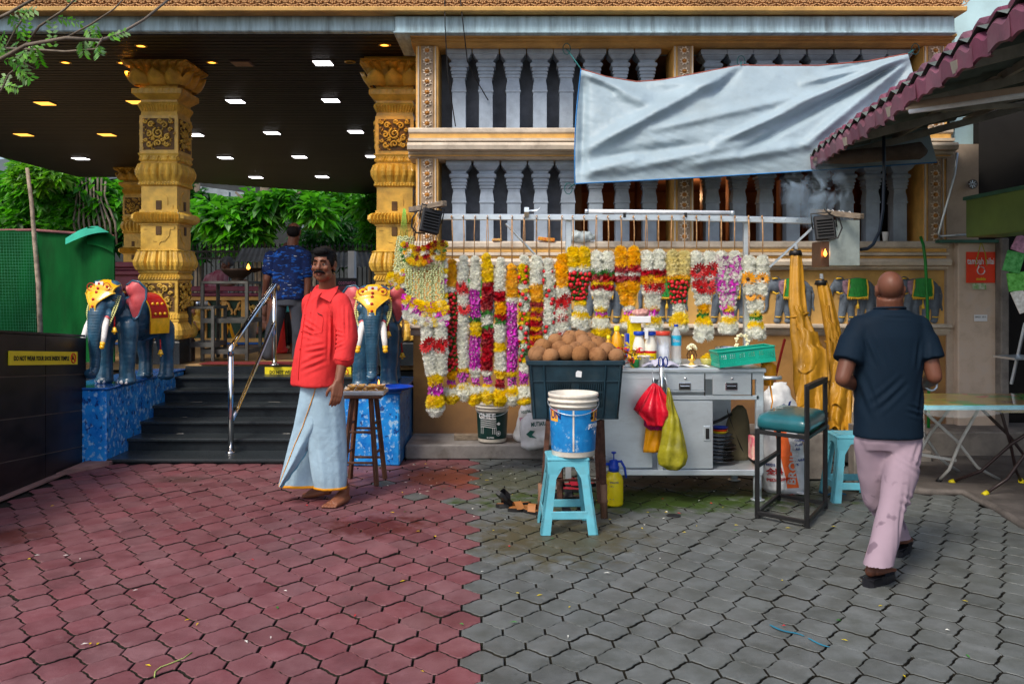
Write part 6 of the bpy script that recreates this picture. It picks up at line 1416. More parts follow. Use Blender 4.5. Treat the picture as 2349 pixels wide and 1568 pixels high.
def bwall(nm,org,du,L_,hg,pierce):
 m = MB(); du = Vector(du); nrm = Vector((du.y, -du.x, 0)); org = Vector(org)
 def quad(a0, a1, z0, z1): p = [org + du * a0 + Vector((0, 0, z0)), org + du * a1 + Vector((0, 0, z0)), org + du * a1 + Vector((0, 0, z1)), org + du * a0 + Vector((0, 0, z1))]; m.prism(p, (0, 0, 0), -nrm * .003)
 if not pierce: quad(0,L_,0,hg)
 else:
  quad(0, L_, 0, hg * .22); quad(0, L_, hg * .80, hg)
  sec = [(.02,.30),(.36,.64),(.70,.98)] if L_ > .3 else [(.08,.92)]
  e0 = 0
  for a, b in sec:
   quad(L_ * e0,L_ * a,hg * .22,hg * .8); n_ = max(4,int((b - a) * L_ / .014)); e0 = b
   for i in range(n_): u = L_ * (a + (b - a) * i / n_); quad(u, u + .005, hg * .22, hg * .8)
   for j in range(3): zz_ = hg * (.22 + .58 * (j + .75) / 4); quad(L_ * a, L_ * b, zz_, zz_ + .005)
  quad(L_ * e0,L_,hg * .22,hg * .8)
 m.xf(tq); part(nm, m, M_teal, bk, local=True)
bwall('front_wall', (-W_ / 2, -D2 / 2, .01), (1, 0, 0), W_, H_, True); bwall('back_wall', (W_ / 2, D2 / 2, .01), (-1, 0, 0), W_, H_, True); bwall('side_wall', (W_ / 2, -D2 / 2, .01), (0, 1, 0), D2, H_, True); bwall('side_wall', (-W_ / 2, D2 / 2, .01), (0, -1, 0), D2, H_, True)
m = MB(); m.box((0,0,.008),(W_,D2,.004)); m.xf(tq); part('bottom',m,M_teal,bk,local=True)
m = MB()
for a, b in (((-1, -1), (1, -1)), ((1, -1), (1, 1)), ((1, 1), (-1, 1)), ((-1, 1), (-1, -1))): m.bar((a[0] * W_ / 2, a[1] * D2 / 2, H_ + .012), (b[0] * W_ / 2, b[1] * D2 / 2, H_ + .012), .014, .008, .002)
m.xf(tq); part('rim',m,M_teal,bk,local=True)
m = MB()
for a, b in (((-1, -1), (1, -1)), ((1, -1), (1, 1)), ((1, 1), (-1, 1)), ((-1, 1), (-1, -1))): pass
bk.location.z += .022
m = MB(); q0 = P(1763, 838, 6.3); m.loft([((q0.x, q0.y, q0.z - .14), .03, .03), ((q0.x - .005, q0.y, q0.z - .06), .06, .05), ((q0.x, q0.y, q0.z), .055, .05), ((q0.x - .02, q0.y, q0.z + .04), .03, .03)], 20)
m.tube([q0 + Vector((.0, -.02, -.10)), q0 + Vector((.02, -.03, -.25)), q0 + Vector((-.01, -.02, -.42))], [.02, .012, .006], 8, flat=.3)
o = solo('plastic_bag',m,mat('amber_thin_plastic2',(.75,.30,.01),.3,bump=.6,bscale=20,bdist=.01),'orange yellow plastic bag tied to the right end of the cart','bag')
br = thing('broom', 'red broom handle leaning on the temple wall right of the cart', 'broom', P(1752, 1000, 7.0))
m = MB(); m.tube([P(1800, 778, 7.6), P(1748, 985, 7.0)], .011, 10); part('handle', m, mat('red_broomstick', (.22, .01, .01), .4, bump=0), br)
m = MB(); m.tube([P(1750,940,7.0),P(1742,1000,6.95),P(1738,1085,6.9)],[.03,.05,.06],10,flat=.5); part('brush',m,M_black,br)
m = MB(); m.box((X(1845, 6.9), 6.95, .44), (.22, .2, .14), None, .01); m.box((X(1845, 6.9), 6.95, .505), (.235, .215, .02), None, .006); solo('green_crate', m, mat('dark_green_plastic', (.005, .08, .05), .4), 'dark green plastic crate behind the bar chair seat', 'crate')
m = MB(); m.tube([P(1868, 950, 7.2), P(1885, 950, 7.2), P(1890, 955, 7.2), P(1891, 1003, 7.2), P(1891, 1080, 7.2)], .024, 12); m.lathe([(.03, 0), (.03, .03)], P(1891, 965, 7.2), 12); solo('water_pipe', m, M_steel, 'grey elbow pipe rising between the bar chair and the yellow canopies', 'pipe')
m = MB(); m.box((X(1845,6.95),6.98,.19),(.30,.25,.36),None,.006); solo('stone_block',m,M_conc,'mossy concrete block stacked under the green crate','block')
m = MB(); m.box((X(1966, 6.9), 6.85, .22), (.13, .12, .44), None, .004); solo('stone_block', m, M_conc, 'dark concrete post behind the second blue stool', 'block')
m = MB(); m.tube([G(1880, 1130) + Vector((0, 0, .01)), G(1900, 1140) + Vector((0, 0, .02)), G(1915, 1128) + Vector((0, 0, .008)), G(1940, 1136) + Vector((0, 0, .01))], .006, 5); solo('rope', m, mat('blue_rope', (.02, .12, .25), .8), 'blue nylon rope lying under the second blue stool', 'rope')
# == white tarpaulin
tp_ = thing('tarpaulin', 'large pale blue white tarpaulin tied slack across the balusters', 'tarpaulin', P(1700, 300, 7.9))
top = [(0, 1333, 158), (.12, 1392, 176), (.25, 1460, 187), (.36, 1520, 183), (.49, 1640, 160), (.515, 1700, 149), (.56, 1740, 150), (.75, 1880, 150), (.88, 1990, 140), (1, 2083, 123)]
bot = [(0,1319,421),(.25,1480,413),(.5,1650,404),(.75,1862,391),(1,2150,372)]
def lerp_t(T, u):
 for a, b in zip(T, T[1:]):
  if u <= b[0]: t = (u - a[0]) / (b[0] - a[0]); return (a[1] + (b[1] - a[1]) * t,a[2] + (b[2] - a[2]) * t)
 return T[-1][1:]
def seg_fold(x, v, a, b, w, amp):
 ax,ay = a; bx,by = b; dx,dy = bx - ax,by - ay; L2 = dx * dx + dy * dy; t = ((x - ax) * dx + (v - ay) * dy) / L2; t = max(0,min(1,t))
 s = ((x - ax) * dy - (v - ay) * dx) / math.sqrt(L2); end = min(1, 4 * min(t + .08, 1.08 - t)); q = math.hypot(x - ax - t * dx, v - ay - t * dy)
 return amp * end * math.exp(-(q / w) ** 2)
folds = [((1340,345),(1690,155),15,.075),((1360,365),(1600,330),12,-.03),((1330,165),(1500,240),16,.05),((1345,180),(1420,215),9,-.03),((1480,300),(1880,210),11,.03),((1400,395),(1700,330),12,.03),
   ((2080, 130), (1640, 330), 10, .05), ((2080, 135), (1700, 350), 9, -.045), ((2082, 130), (1790, 250), 8, .045), ((2082, 132), (1760, 300), 8, -.035), ((2080, 130), (1840, 190), 8, .04), ((2080, 140), (1850, 330), 11, .05), ((2084, 150), (1930, 330), 9, -.04), ((2080, 128), (1900, 165), 6, -.03),
   ((1560, 380), (1860, 330), 14, .035), ((1330, 400), (1480, 355), 14, .04), ((1700, 155), (1640, 215), 9, -.04), ((1340, 170), (1335, 400), 10, -.04), ((1500, 190), (1640, 190), 12, .03)]
def tarp(u,w):
 x0, v0 = lerp_t(top, u); x1, v1 = lerp_t(bot, u); x = x0 + (x1 - x0) * w - 6 * math.sin(PI * w) * (1 - u); v = v0 + (v1 - v0) * w
 if u > .98: pass
 d = 8.02 - .22 * w - .10 * math.sin(PI * w) * math.sin(PI * u)
 off = 1.35 * sum(seg_fold(x, v, *f) for f in folds) + .014 * nz((x / 60, v / 60, 0)) + .005 * nz(((x + v * 1.6) / 55, (v - x * .45) / 13, 4)) + .003 * abs(nz((x / 14, v / 9, 7)))
 return P(x, v, d - off)
m = MB(); m.grid(tarp,200,90)
M_tarp = mat('tarpaulin_white', (.30, .395, .455), .5, var=.07, vscale=3, grime=.4, gcol=(.26, .31, .32), gscale=2.5, bump=.35, bscale=9, bdist=.02)
part('sheet', m, M_tarp, tp_)
for T,mt,nm in ((top,mat('red_stitch',(.30,.08,.06),.8),'hem'),(bot,mat('blue_hem',(.02,.16,.42),.6),'hem')):
 w = 0 if T is top else 1; m = MB(); m.tube([tarp(k / 60, w) for k in range(61)], .006, 5); part(nm, m, mt, tp_)
m = MB(); m.tube([tarp(0, k / 20) for k in range(21)], .006, 5); part('hem', m, MATS['blue_hem'], tp_)
for a,b in (((1333,158),(1300,112)),((1319,421),(1304,432)),((1700,149),(1700,140)),((2083,123),(2100,112))):
 m = MB(); m.tube([P(*a, 8.0), P(*b, 8.22)], .006, 5)
 m.tube([P(b[0] + 9 * math.cos(t), b[1] + 13 * math.sin(t), 8.22) for t in [k * .7 for k in range(10)]], .004, 4); part('cord', m, mat('teal_cord', (.02, .14, .15), .8) if 'teal_cord' not in MATS else MATS['teal_cord'], tp_)
for pts in ([(1482,285),(1495,283),(1505,288)],[(1512,310),(1516,302),(1513,293)],[(1565,280),(1570,268),(1573,262)]):
 m = MB(); m.tube([P(x, v, 7.68) for x, v in pts], .003, 4)
# == tiled canopy roof, right
rf = thing('canopy_roof','tiled canopy roof with dusty red edge tiles sheltering the right side','roof',(2.6,7.8,2.63))
EA, EB = Vector((2.64, 7.85, 2.60)), Vector((2.02, 3.0, 2.62)); ed = (EB - EA); EL = ed.length; ed.normalize(); up_ = Vector((1, .13, .27)).normalized()
M_rt = mat('dusty_red_tile', (.17, .055, .085), .55, var=.25, vscale=4, grime=.5, gcol=(.18, .10, .12), gscale=5, bump=.2, rand=.2)
def tile_mesh():
 m = MB(); W_ = .235
 def f(u, v): return (u * W_, 0, .022 * math.sin(PI * 2 * u) - .004)
 n = 8; a = []
 for i in range(n + 1):
  u = i / n; z = .020 * math.sin(2 * PI * u)
  a.append([(u * W_,0.03 + .16 * 1,z + .05),(u * W_,.0,z + .004),(u * W_ ,-.012,z - .018),(u * W_,-.004,z - .105 - .016 * math.sin(2 * PI * u + .5)),(u * W_,.01,z - .11 - .016 * math.sin(2 * PI * u + .5))])
 vs_ = [p for r_ in a for p in r_]; m.add(vs_, [(i * 5 + j, (i + 1) * 5 + j, (i + 1) * 5 + j + 1, i * 5 + j + 1) for i in range(n) for j in range(4)], 0, False)
 return m.mesh('edge_tile')
me_t = tile_mesh(); me_t.materials.append(M_rt)
ang = math.atan2(-ed.y, -ed.x)   # along the eave
k = 0; s_ = 0.
while s_ < EL + .3:
 for row in (0, 1):
  o = put('edge_tile', me_t, rf, None, loc=EA + ed * (s_ + row * .10) + up_ * (.015 + .06 * row) + Vector((0, 0, .05 + .085 * row)) - rf.location, rot=(rng.gauss(0, .04), rng.gauss(0, .04) + (.10 if row else 0), math.atan2(ed.y, ed.x)))
 s_ += .205
M_under = mat('roof_underside', (.10, .125, .115), .8, var=.3, vscale=3, bump=.2); M_raft = mat('roof_steel', (.26, .24, .20), .7, var=.3, grime=.4)
m = MB()
nr = 22
for k in range(nr):     # tile rows seen from below: stepped ribs
 s0, s1 = EL * k / nr, EL * (k + 1) / nr
 for j in range(12):
  w0, w1 = 3.4 * j / 12, 3.4 * (j + 1) / 12
  a = EA + ed * s0 + up_ * w0; b = EA + ed * s1 + up_ * w0; c = EA + ed * s1 + up_ * w1; d = EA + ed * s0 + up_ * w1; h = Vector((0, 0, .10)); h2 = Vector((0, 0, .055)); mid_ = (a + b) / 2; mid2 = (c + d) / 2
  m.add([a + h,mid_ + h2,b + h,c + h * .9,mid2 + h2 * .6,d + h * .9],[(0,1,4,5),(1,2,3,4)])
part('roof_sheet', m, M_under, rf)
m = MB(); h_ = Vector((0, 0, .11)) + up_ * .12; m.add([EA + h_, EB + h_, EB + up_ * 3.4 + h_, EA + up_ * 3.4 + h_], [(0, 1, 2, 3)]); part('roof_sheet', m, M_rt, rf)
for j in range(4):
 a = EA + up_ * (.05 + .75 * j); m = MB(); m.bar(a + Vector((0, 0, .02)), a + ed * EL + Vector((0, 0, .02)), .03, .05); part('batten', m, M_raft, rf)
for s_ in (.25, 1.3, 2.4, 3.5):
 a = EA + ed * s_ - Vector((0,0,.02)); m = MB(); m.bar(a,a + up_ * 3.3,.05,.06); part('rafter',m,M_raft,rf)
m = MB(); a = EA + ed * 1.9; m.bar(a + up_ * .4 - Vector((0, 0, .0)), a + up_ * 2.2 - Vector((0, 0, .35)), .03, .03); m.bar(a + up_ * 2.2 - Vector((0, 0, .35)), a + up_ * 2.2 + Vector((0, 0, .0)), .03, .03); part('strut', m, M_raft, rf)
t = thing('tube_light', 'dusty fluorescent tube fixture hung under the canopy roof', 'tube light', P(2215, 225, 5.6))
m = MB(); m.bar(P(2080,245,5.2),P(2420,198,4.7),.055,.045,.004); part('fitting',m,M_plaster,t); m = MB(); m.tube([P(2086,255,5.18),P(2420,208,4.68)],.016,10); part('tube',m,MATS['milk_glass'],t)
m = MB(); dd = 7.55; m.loft([(P(1868, 366, dd), .02, .02), (P(1905, 355, dd), .055, .05), (P(2000, 350, dd), .075, .06), (P(2100, 340, dd), .075, .06), (P(2118, 338, dd), .03, .03)], 14) if False else m.tube([P(1866, 368, dd), P(1900, 362, dd), P(1960, 359, dd), P(2040, 352, dd), P(2110, 345, dd), P(2124, 350, dd)], [.02, .05, .062, .062, .075, .03], 12)
o = solo('rolled_blind', m, mat('brown_canvas', (.11, .08, .065), .85, bump=.5, bscale=30, var=.3), 'brown rolled up canvas blind under the edge of the canopy roof', 'blind')
m = MB(); m.tube([P(2027,252,6.9),P(2028,400,6.9),P(2026,480,6.9),P(2018,530,6.85),P(2003,560,6.8),P(1990,570,6.75),P(1975,572,6.7)],.013,10)
solo('black_cable', m, mat('dark_blue_cable', (.012, .02, .035), .35, bump=0), 'thick black cable looping from the canopy roof to the steel incense box', 'cable')
for x0, x1 in ((1018, 1043),):
 m = MB(); m.tube([P(1020,0,8.0),P(1021,60,8.0),P(1027,170,8.1),P(1045,290,8.12)],.005,4); solo('wire',m,M_black,'thin loose wire dangling before the first balusters','wire')
 m = MB(); m.tube([P(1056, 0, 8.0), P(1063, 60, 8.0), P(1072, 140, 8.15), P(1086, 172, 8.3), P(1120, 230, 8.4)], .005, 4); solo('wire', m, M_black, 'thin wire draping to the second baluster of the upper row', 'wire')
# == neighbour building and shop on the right
nb = thing('shop_building','pale plastered neighbouring shop building on the right edge','building',(4.6,8.3,0))
m = MB(); m.fb(2190, -200, 2700, 330, 8.75, .2); part('upper_wall', m, mat('pale_blue_plaster', (.45, .66, .70), .8, var=.12, vscale=2, grime=.35, gcol=(.3, .36, .36)), nb)
m = MB(); m.fb(2172, 330, 2245, 1010, 8.28, .5); part('side_wall', m, M_plaster, nb)
m = MB(); m.fb(2198,553,2296,1010,8.20,.1,.01); part('shutter_panel',m,mat('beige_panel',(.56,.44,.34),.7,var=.15,grime=.45,gcol=(.25,.27,.3),gscale=5),nb)
m = MB(); m.fb(2155, 549, 2302, 556, 8.14, .08); part('green_rail', m, mat('green_steel', (.04, .13, .09), .6), nb)
m = MB(); m.fb(2297, 545, 2316, 1010, 8.1, .12, .01); part('steel_channel', m, M_conc, nb)
M_void = mat('shop_darkness',(.012,.011,.010),.9,bump=0)  # near-black wall colour stands in for the darkness inside the shop
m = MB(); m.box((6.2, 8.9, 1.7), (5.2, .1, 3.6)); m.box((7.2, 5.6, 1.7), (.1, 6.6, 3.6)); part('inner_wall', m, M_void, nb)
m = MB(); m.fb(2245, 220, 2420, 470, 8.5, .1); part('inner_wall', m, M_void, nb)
aw = thing('green_awning_box','green metal shutter housing along the shop on the right edge','shutter housing',(3.95,6,2.0))
m = MB(); m.box((4.06, 5.4, 2.10), (.30, 4.4, .34), None, .01); part('housing', m, mat('olive_green_steel', (.13, .20, .05), .45, var=.2, vscale=2, grime=.3), aw)
m = MB(); m.box((3.905, 5.4, 2.265), (.03, 4.42, .03)); part('flange', m, MATS['green_steel'], aw)
m = MB(); m.tube([P(2158,545,8.2),P(2153,535,8.2),P(2190,400,8.2),P(2196,350,8.2)],.012,8); m.tube([P(2155,541,8.2),P(2230,537,8.1)],.010,8); solo('conduit',m,M_steel,'thin white conduit pipe on the plaster wall under the canopy','pipe')
t = thing('round_vent', 'small round white vent on the dark shop wall', 'vent', P(2231, 422, 8.15))
m = MB(); m.lathe([(.045, 0), (.045, .01), (.035, .012)], P(2231, 422, 8.2), 16, rot=(R(90), 0, 0)); part('ring', m, M_conc, t)
for k in range(8):
 a = k * PI / 4; m = MB(); c = P(2231, 422, 8.18); m.bar(c + Vector((.01 * math.cos(a), 0, .01 * math.sin(a))), c + Vector((.035 * math.cos(a), 0, .035 * math.sin(a))), .008, .004); part('slat', m, M_steel, t)
po_ = thing('poster', 'red poster reading tambah nilai with a white loop logo on the beige panel', 'poster', P(2250, 648, 8.17))
DPp = 8.185
m = MB(); m.fb(2217, 577, 2283, 648, DPp, .006); part('sheet', m, mat('red_poster', (.80, .05, .012), .5, bump=0, var=.05), po_)
lettering('tambah nilai', .085, P(2219, 605, DPp - .004), FACE, M_white, po_, width=.25, bold=.001)
lettering('mobile',.04,P(2240,642,DPp - .004),FACE,M_yelsign,po_,width=.085,bold=.0006)
m = MB(); c = P(2250, 620, DPp - .004); m.tube([(c.x + .034 * math.cos(a), c.y, c.z + .036 * math.sin(a)) for a in [2 * PI * k / 18 + .5 for k in range(18)]], [.016] * 18, 6, flat=.15); m.tube([(c.x - .03, c.y, c.z + .01), (c.x - .02, c.y, c.z + .05), (c.x + .005, c.y, c.z + .06)], [.012, .012, .006], 6, flat=.2); part('logo', m, M_white, po_)
m = MB(); m.tube([P(2238, 610, DPp - .02), P(2243, 585, DPp - .03), P(2250, 557, 8.13)], .008, 5, flat=.4); m.tube([P(2264, 608, DPp - .02), P(2260, 580, DPp - .03), P(2252, 557, 8.13)], .008, 5, flat=.4); solo('yellow_ribbon', m, mat('olive_ribbon', (.42, .36, .02), .6), 'olive yellow ribbon hanging over the red poster', 'ribbon')
m = MB(); m.fb(2231,649,2262,663,DPp,.004); m2 = solo('sticker',m,mat('green_sticker',(.12,.35,.05),.5,vscale=40,col2=(.6,.6,.5),bump=0),'small green and white sticker just below the red poster','sticker')
m = MB(); m.fb(2235, 721, 2265, 736, DPp, .004); t = solo('sticker', m, M_white, 'small white printed sticker low on the beige panel', 'sticker')
lettering('HM23  2015', .022, P(2237, 728, DPp - .003), FACE, M_ink, t, width=.10)
m = MB(); m.tube([P(2112,543,8.15),P(2118,560,8.1),P(2123,600,8.1),P(2127,680,8.1),P(2129,760,8.1),P(2131,860,8.1),P(2130,980,8.05)],.014,8); solo('green_hose',m,mat('green_rubber',(.01,.22,.03),.4),'green hose hanging down over the last painted elephant','hose')
m = MB()
for (x, v, w, h, c) in (): pass
sh_items = [((2325,600),'green_packet',(.02,.28,.04),'bright green packet hanging at the shop entrance, upper one',.14,.18),((2335,645),'green_packet',(.05,.35,.02),'green framed packet with red print at the shop entrance, lower one',.16,.16),((2342,690),'white_notice',(.6,.6,.55),'white notice card hanging at the shop entrance',.1,.2),((2345,560),'picture_card',(.45,.2,.35),'pink and white diamond card hung at the shop edge',.14,.14)]
for (x, v), nm, col, lb, w, h in sh_items:
 m = MB(); m.box(P(x, v, 7.6), (w, .02, h), (0, rng.uniform(-.5, .5), -.3), .004); solo(nm, m, mat(nm + str(v), col, .4, vscale=30, col2=tuple(min(1, c * 1.6 + .1) for c in col), bump=0), lb, 'packet' if 'packet' in nm else 'card')
m = MB(); m.bar(P(2320,880,7.5),P(2352,740,7.4),.02,.02); m.bar(P(2310,815,7.4),P(2360,822,7.2),.3,.015); solo('metal_stand',m,M_steel,'steel folding stand just inside the dark shop entrance','stand')
# == folding table
tb = thing('folding_table', 'folding table with pale blue edge and printed plastic top by the shop', 'table', (3.4, 6.6, 0), 'folding tables by the shop')
zt_ = .665
TA, TB_, TC, TD = Vector((2.93, 6.24, zt_)), Vector((4.3, 6.26, zt_)), Vector((4.3, 6.95, zt_)), Vector((3.16, 6.95, zt_)) ; TA2 = Vector((2.70, 6.95, zt_))
def top_mb(pts, z0, z1): m = MB(); m.prism([Vector((p.x, p.y, z0)) for p in pts], (0, 0, 0), (0, 0, z1 - z0)); return m
part('top',top_mb([TA,TB_,TC,TA2],zt_ - .03,zt_),mat('pale_blue_edge',(.22,.55,.66),.4,bump=0),tb)
M_print = mat('printed_cover', (.30, .16, .10), .3, vscale=5, col2=(.45, .40, .08), bump=.1, coat=.8); n_ = noisetex(M_print, 3.2, detail=2); mixin(M_print, ramp(M_print, n_, .56, .60), (.08, .28, .05)); n_ = noisetex(M_print, 4.2, detail=2, loc=(3, 1, 7)); mixin(M_print, ramp(M_print, n_, .6, .63), (.5, .06, .04))
part('cover', top_mb([TA + Vector((.02, .02, 0)), TB_ + Vector((0, .02, 0)), TC - Vector((0, .02, 0)), TA2 + Vector((.03, -.02, 0))], zt_ + .001, zt_ + .005), M_print, tb)
M_film = mat('clear_film',(.8,.85,.85),.06,bump=0,alpha=.16,var=0)
m = MB()
def skirt(u, v):
 p = TA.lerp(TA2,u) if u <= 1 else TA
 return Vector((p.x - .012 - .02 * math.sin(u * 20) * v, p.y, zt_ - .005 - v * (.26 + .04 * math.sin(u * 7))))
m.grid(skirt, 24, 6); m.grid(lambda u, v: Vector((TA.x + 1.3 * u, TA.y - .01 - .015 * math.sin(u * 40) * v, zt_ - .005 - v * (.06 + .02 * math.sin(u * 9)))), 40, 3); part('plastic_film', m, M_film, tb)
M_legw = mat('white_tube',(.55,.55,.52),.4,var=.1,grime=.4,gcol=(.2,.18,.16),gscale=12); M_legd = mat('brown_tube',(.03,.018,.018),.35,var=.1)
def legpath(a, b, mt, foot=None, parent=tb):
 a, b = Vector(a), Vector(b); k1 = a.lerp(b, .45); k2 = a.lerp(b, .72) - Vector((0, 0, .06)); m = MB(); m.tube([a, k1, k2 , b], [.012] * 4, 8); part('leg', m, mt, parent)
 if foot: m = MB(); d_ = (b - k2).normalized(); m.tube([b - d_ * .03,b + d_ * .012],.019,8); part('foot_cap',m,foot,parent)
gw = lambda x, v, z=.012: G(x, v, z)
legpath((3.42, 6.45, zt_ - .04), gw(2152, 1103), M_legw, M_black); legpath((3.45, 6.85, zt_ - .04), gw(2060, 1090), M_legw)
legpath((3.0,6.5,zt_ - .04),gw(2292,1098),M_legw); legpath((2.95,6.85,zt_ - .04),gw(2200,1080),M_legw)
m = MB(); m.bar((3.0, 6.9, .23), (3.45, 6.85, .16), .02, .02); part('cross_bar', m, M_legw, tb)
tb2 = thing('folding_table', 'second folding table with brown legs and yellow foot caps behind the first', 'table', (3.9, 6.7, 0), 'folding tables by the shop')
part('top',top_mb([Vector((3.5,6.3,zt_)),Vector((4.7,6.3,zt_)),Vector((4.7,7.0,zt_)),Vector((3.5,7.0,zt_))],zt_ - .058,zt_ - .034),M_print,tb2)
M_yc = mat('yellow_cap', (.75, .62, .01), .5, bump=0)
for a, b in (((4.0, 6.4, zt_ - .06), gw(2181, 1105)), ((4.05, 6.45, zt_ - .06), gw(2258, 1133)), ((3.6, 6.5, zt_ - .06), gw(2344, 1106)), ((3.62, 6.9, zt_ - .06), gw(2420, 1100))): legpath(a, b, M_legd, M_yc, tb2)
# == folded yellow canopies
M_canv = mat('mustard_vinyl', (.44, .215, .010), .55, var=.3, vscale=6, grime=.6, gcol=(.24, .12, .02), gscale=6, bump=.5, bscale=16, bdist=.015, coat=.08)
def folded(rows, d0, d1, seed, label, cap, px):
 t = thing('folded_parasol',label,'parasol',P(px,1000,d1),'folded mustard yellow parasols leaning on the wall')
 R_ = []
 for i in range(len(rows) - 1):
  for s_ in range(6):
   u = s_ / 6; R_.append([rows[i][k] + (rows[i + 1][k] - rows[i][k]) * u for k in range(3)])
 R_.append(rows[-1]); mb = MB(); n_ = 64; out = []
 for xl_,xr_,v in R_:
  w_ = (v - rows[0][2]) / (rows[-1][2] - rows[0][2]); d = d0 + (d1 - d0) * w_; c = P((xl_ + xr_) / 2, v, d); w = (xr_ - xl_) / 2 * d / F_; fo = .07 + .11 * w_
  out.append([(c.x + w * math.cos(a) * (1 + fo * .6 * math.sin(3 * a + seed + w_ * 7)) + .02 * w_ * nz((a * .8, w_ * 6, seed)), c.y + (w * .55 + .01) * math.sin(a) * (1 + fo * 1.9 * math.sin(5 * a + seed + w_ * 6 + 2.5 * nz((w_ * 3, seed, a * .4))) + fo * 1.2 * nz((a * 1.6, w_ * 9, seed + 5))), c.z + (.03 * math.sin(3 * a + seed) if w_ > .95 else 0)) for a in [2 * PI * j / n_ for j in range(n_)]])
 k = len(out); mb.add([p for r_ in out for p in r_],[(i * n_ + j,i * n_ + (j + 1) % n_,(i + 1) * n_ + (j + 1) % n_,(i + 1) * n_ + j) for i in range(k - 1) for j in range(n_)] + [tuple(range(n_))[::-1],tuple((k - 1) * n_ + j for j in range(n_))],0,True)
 part('canopy', mb, M_canv, t)
 m = MB(); m.tube([P(px, rows[0][2] - 12, d0), P((rows[-1][0] + rows[-1][1]) / 2, 1068, d1)], .016, 8); part('pole', m, M_steel, t)
 m = MB(); c = P((rows[0][0] + rows[0][1]) / 2,rows[0][2],d0); m.lathe([(.06,-.05),(.05,-.01),(.015,.01),(.012,.03)],c,12); part('cap',m,cap,t)
 for (vv, r_) in ((rows[4][2], rows[4]),):
  w_ = (vv - rows[0][2]) / (rows[-1][2] - rows[0][2]); d = d0 + (d1 - d0) * w_; c = P((r_[0] + r_[1]) / 2, vv, d); w = (r_[1] - r_[0]) / 2 * d / F_ * 1.05
  m = MB(); m.tube([(c.x + w * math.cos(a),c.y + w * .72 * math.sin(a),c.z + .02 * math.cos(a)) for a in [2 * PI * j / 20 for j in range(21)]],.009,5); part('tie',m,M_canv,t)
 for q, (a0, a1, vv0, vv1, sw) in enumerate(((-8, 22, 700, 850, 10), (-4, 30, 760, 930, 14), (2, 26, 830, 985, 8))):
  def sf(u, v, q=q, a0=a0, a1=a1, vv0=vv0, vv1=vv1, sw=sw):
   vb = vv0 + (vv1 - vv0) * v; w_ = min(1,(vb - rows[0][2]) / (rows[-1][2] - rows[0][2])); i_ = min(len(rows) - 1,int(w_ * (len(rows) - 1) + .5)); xc = (rows[i_][0] + rows[i_][1]) / 2
   h = (rows[i_][1] - rows[i_][0]) / 2; x = xc + (u - .5) * 2 * h * (.55 + .5 * v) + sw * math.sin(v * 2.2 + q); return P(x, vb + 26 * (u - .3) * v + 8 * math.sin(u * 9 + q) * v, d0 + (d1 - d0) * w_ - (h * d1 / F_) * (.62 + .30 * math.sin(PI * u)) - .025 * math.sin(u * (8 + 2 * q) + seed + 3 * v) * v - .02 * nz((u * 4, v * 4, seed + q)))
  m = MB(); m.grid(sf, 22, 18); part('loose_fold', m, M_canv, t)
 return t
folded([(1814, 1836, 572), (1811, 1841, 610), (1810, 1845, 660), (1810, 1850, 700), (1814, 1853, 722), (1816, 1878, 770), (1819, 1893, 810), (1822, 1893, 850), (1823, 1896, 890), (1826, 1900, 930), (1828, 1885, 972)], 7.75, 7.30, 2, 'mustard yellow folded parasol, left one leaning on the elephant frieze', M_black, 1826)
folded([(1872, 1896, 640), (1876, 1906, 665), (1882, 1914, 700), (1888, 1924, 740), (1894, 1930, 778), (1895, 1940, 820), (1896, 1950, 870), (1896, 1956, 910), (1902, 1957, 950), (1910, 1958, 990)], 7.72, 7.35, 6, 'mustard yellow folded parasol, right one behind the walking man', M_black, 1884)
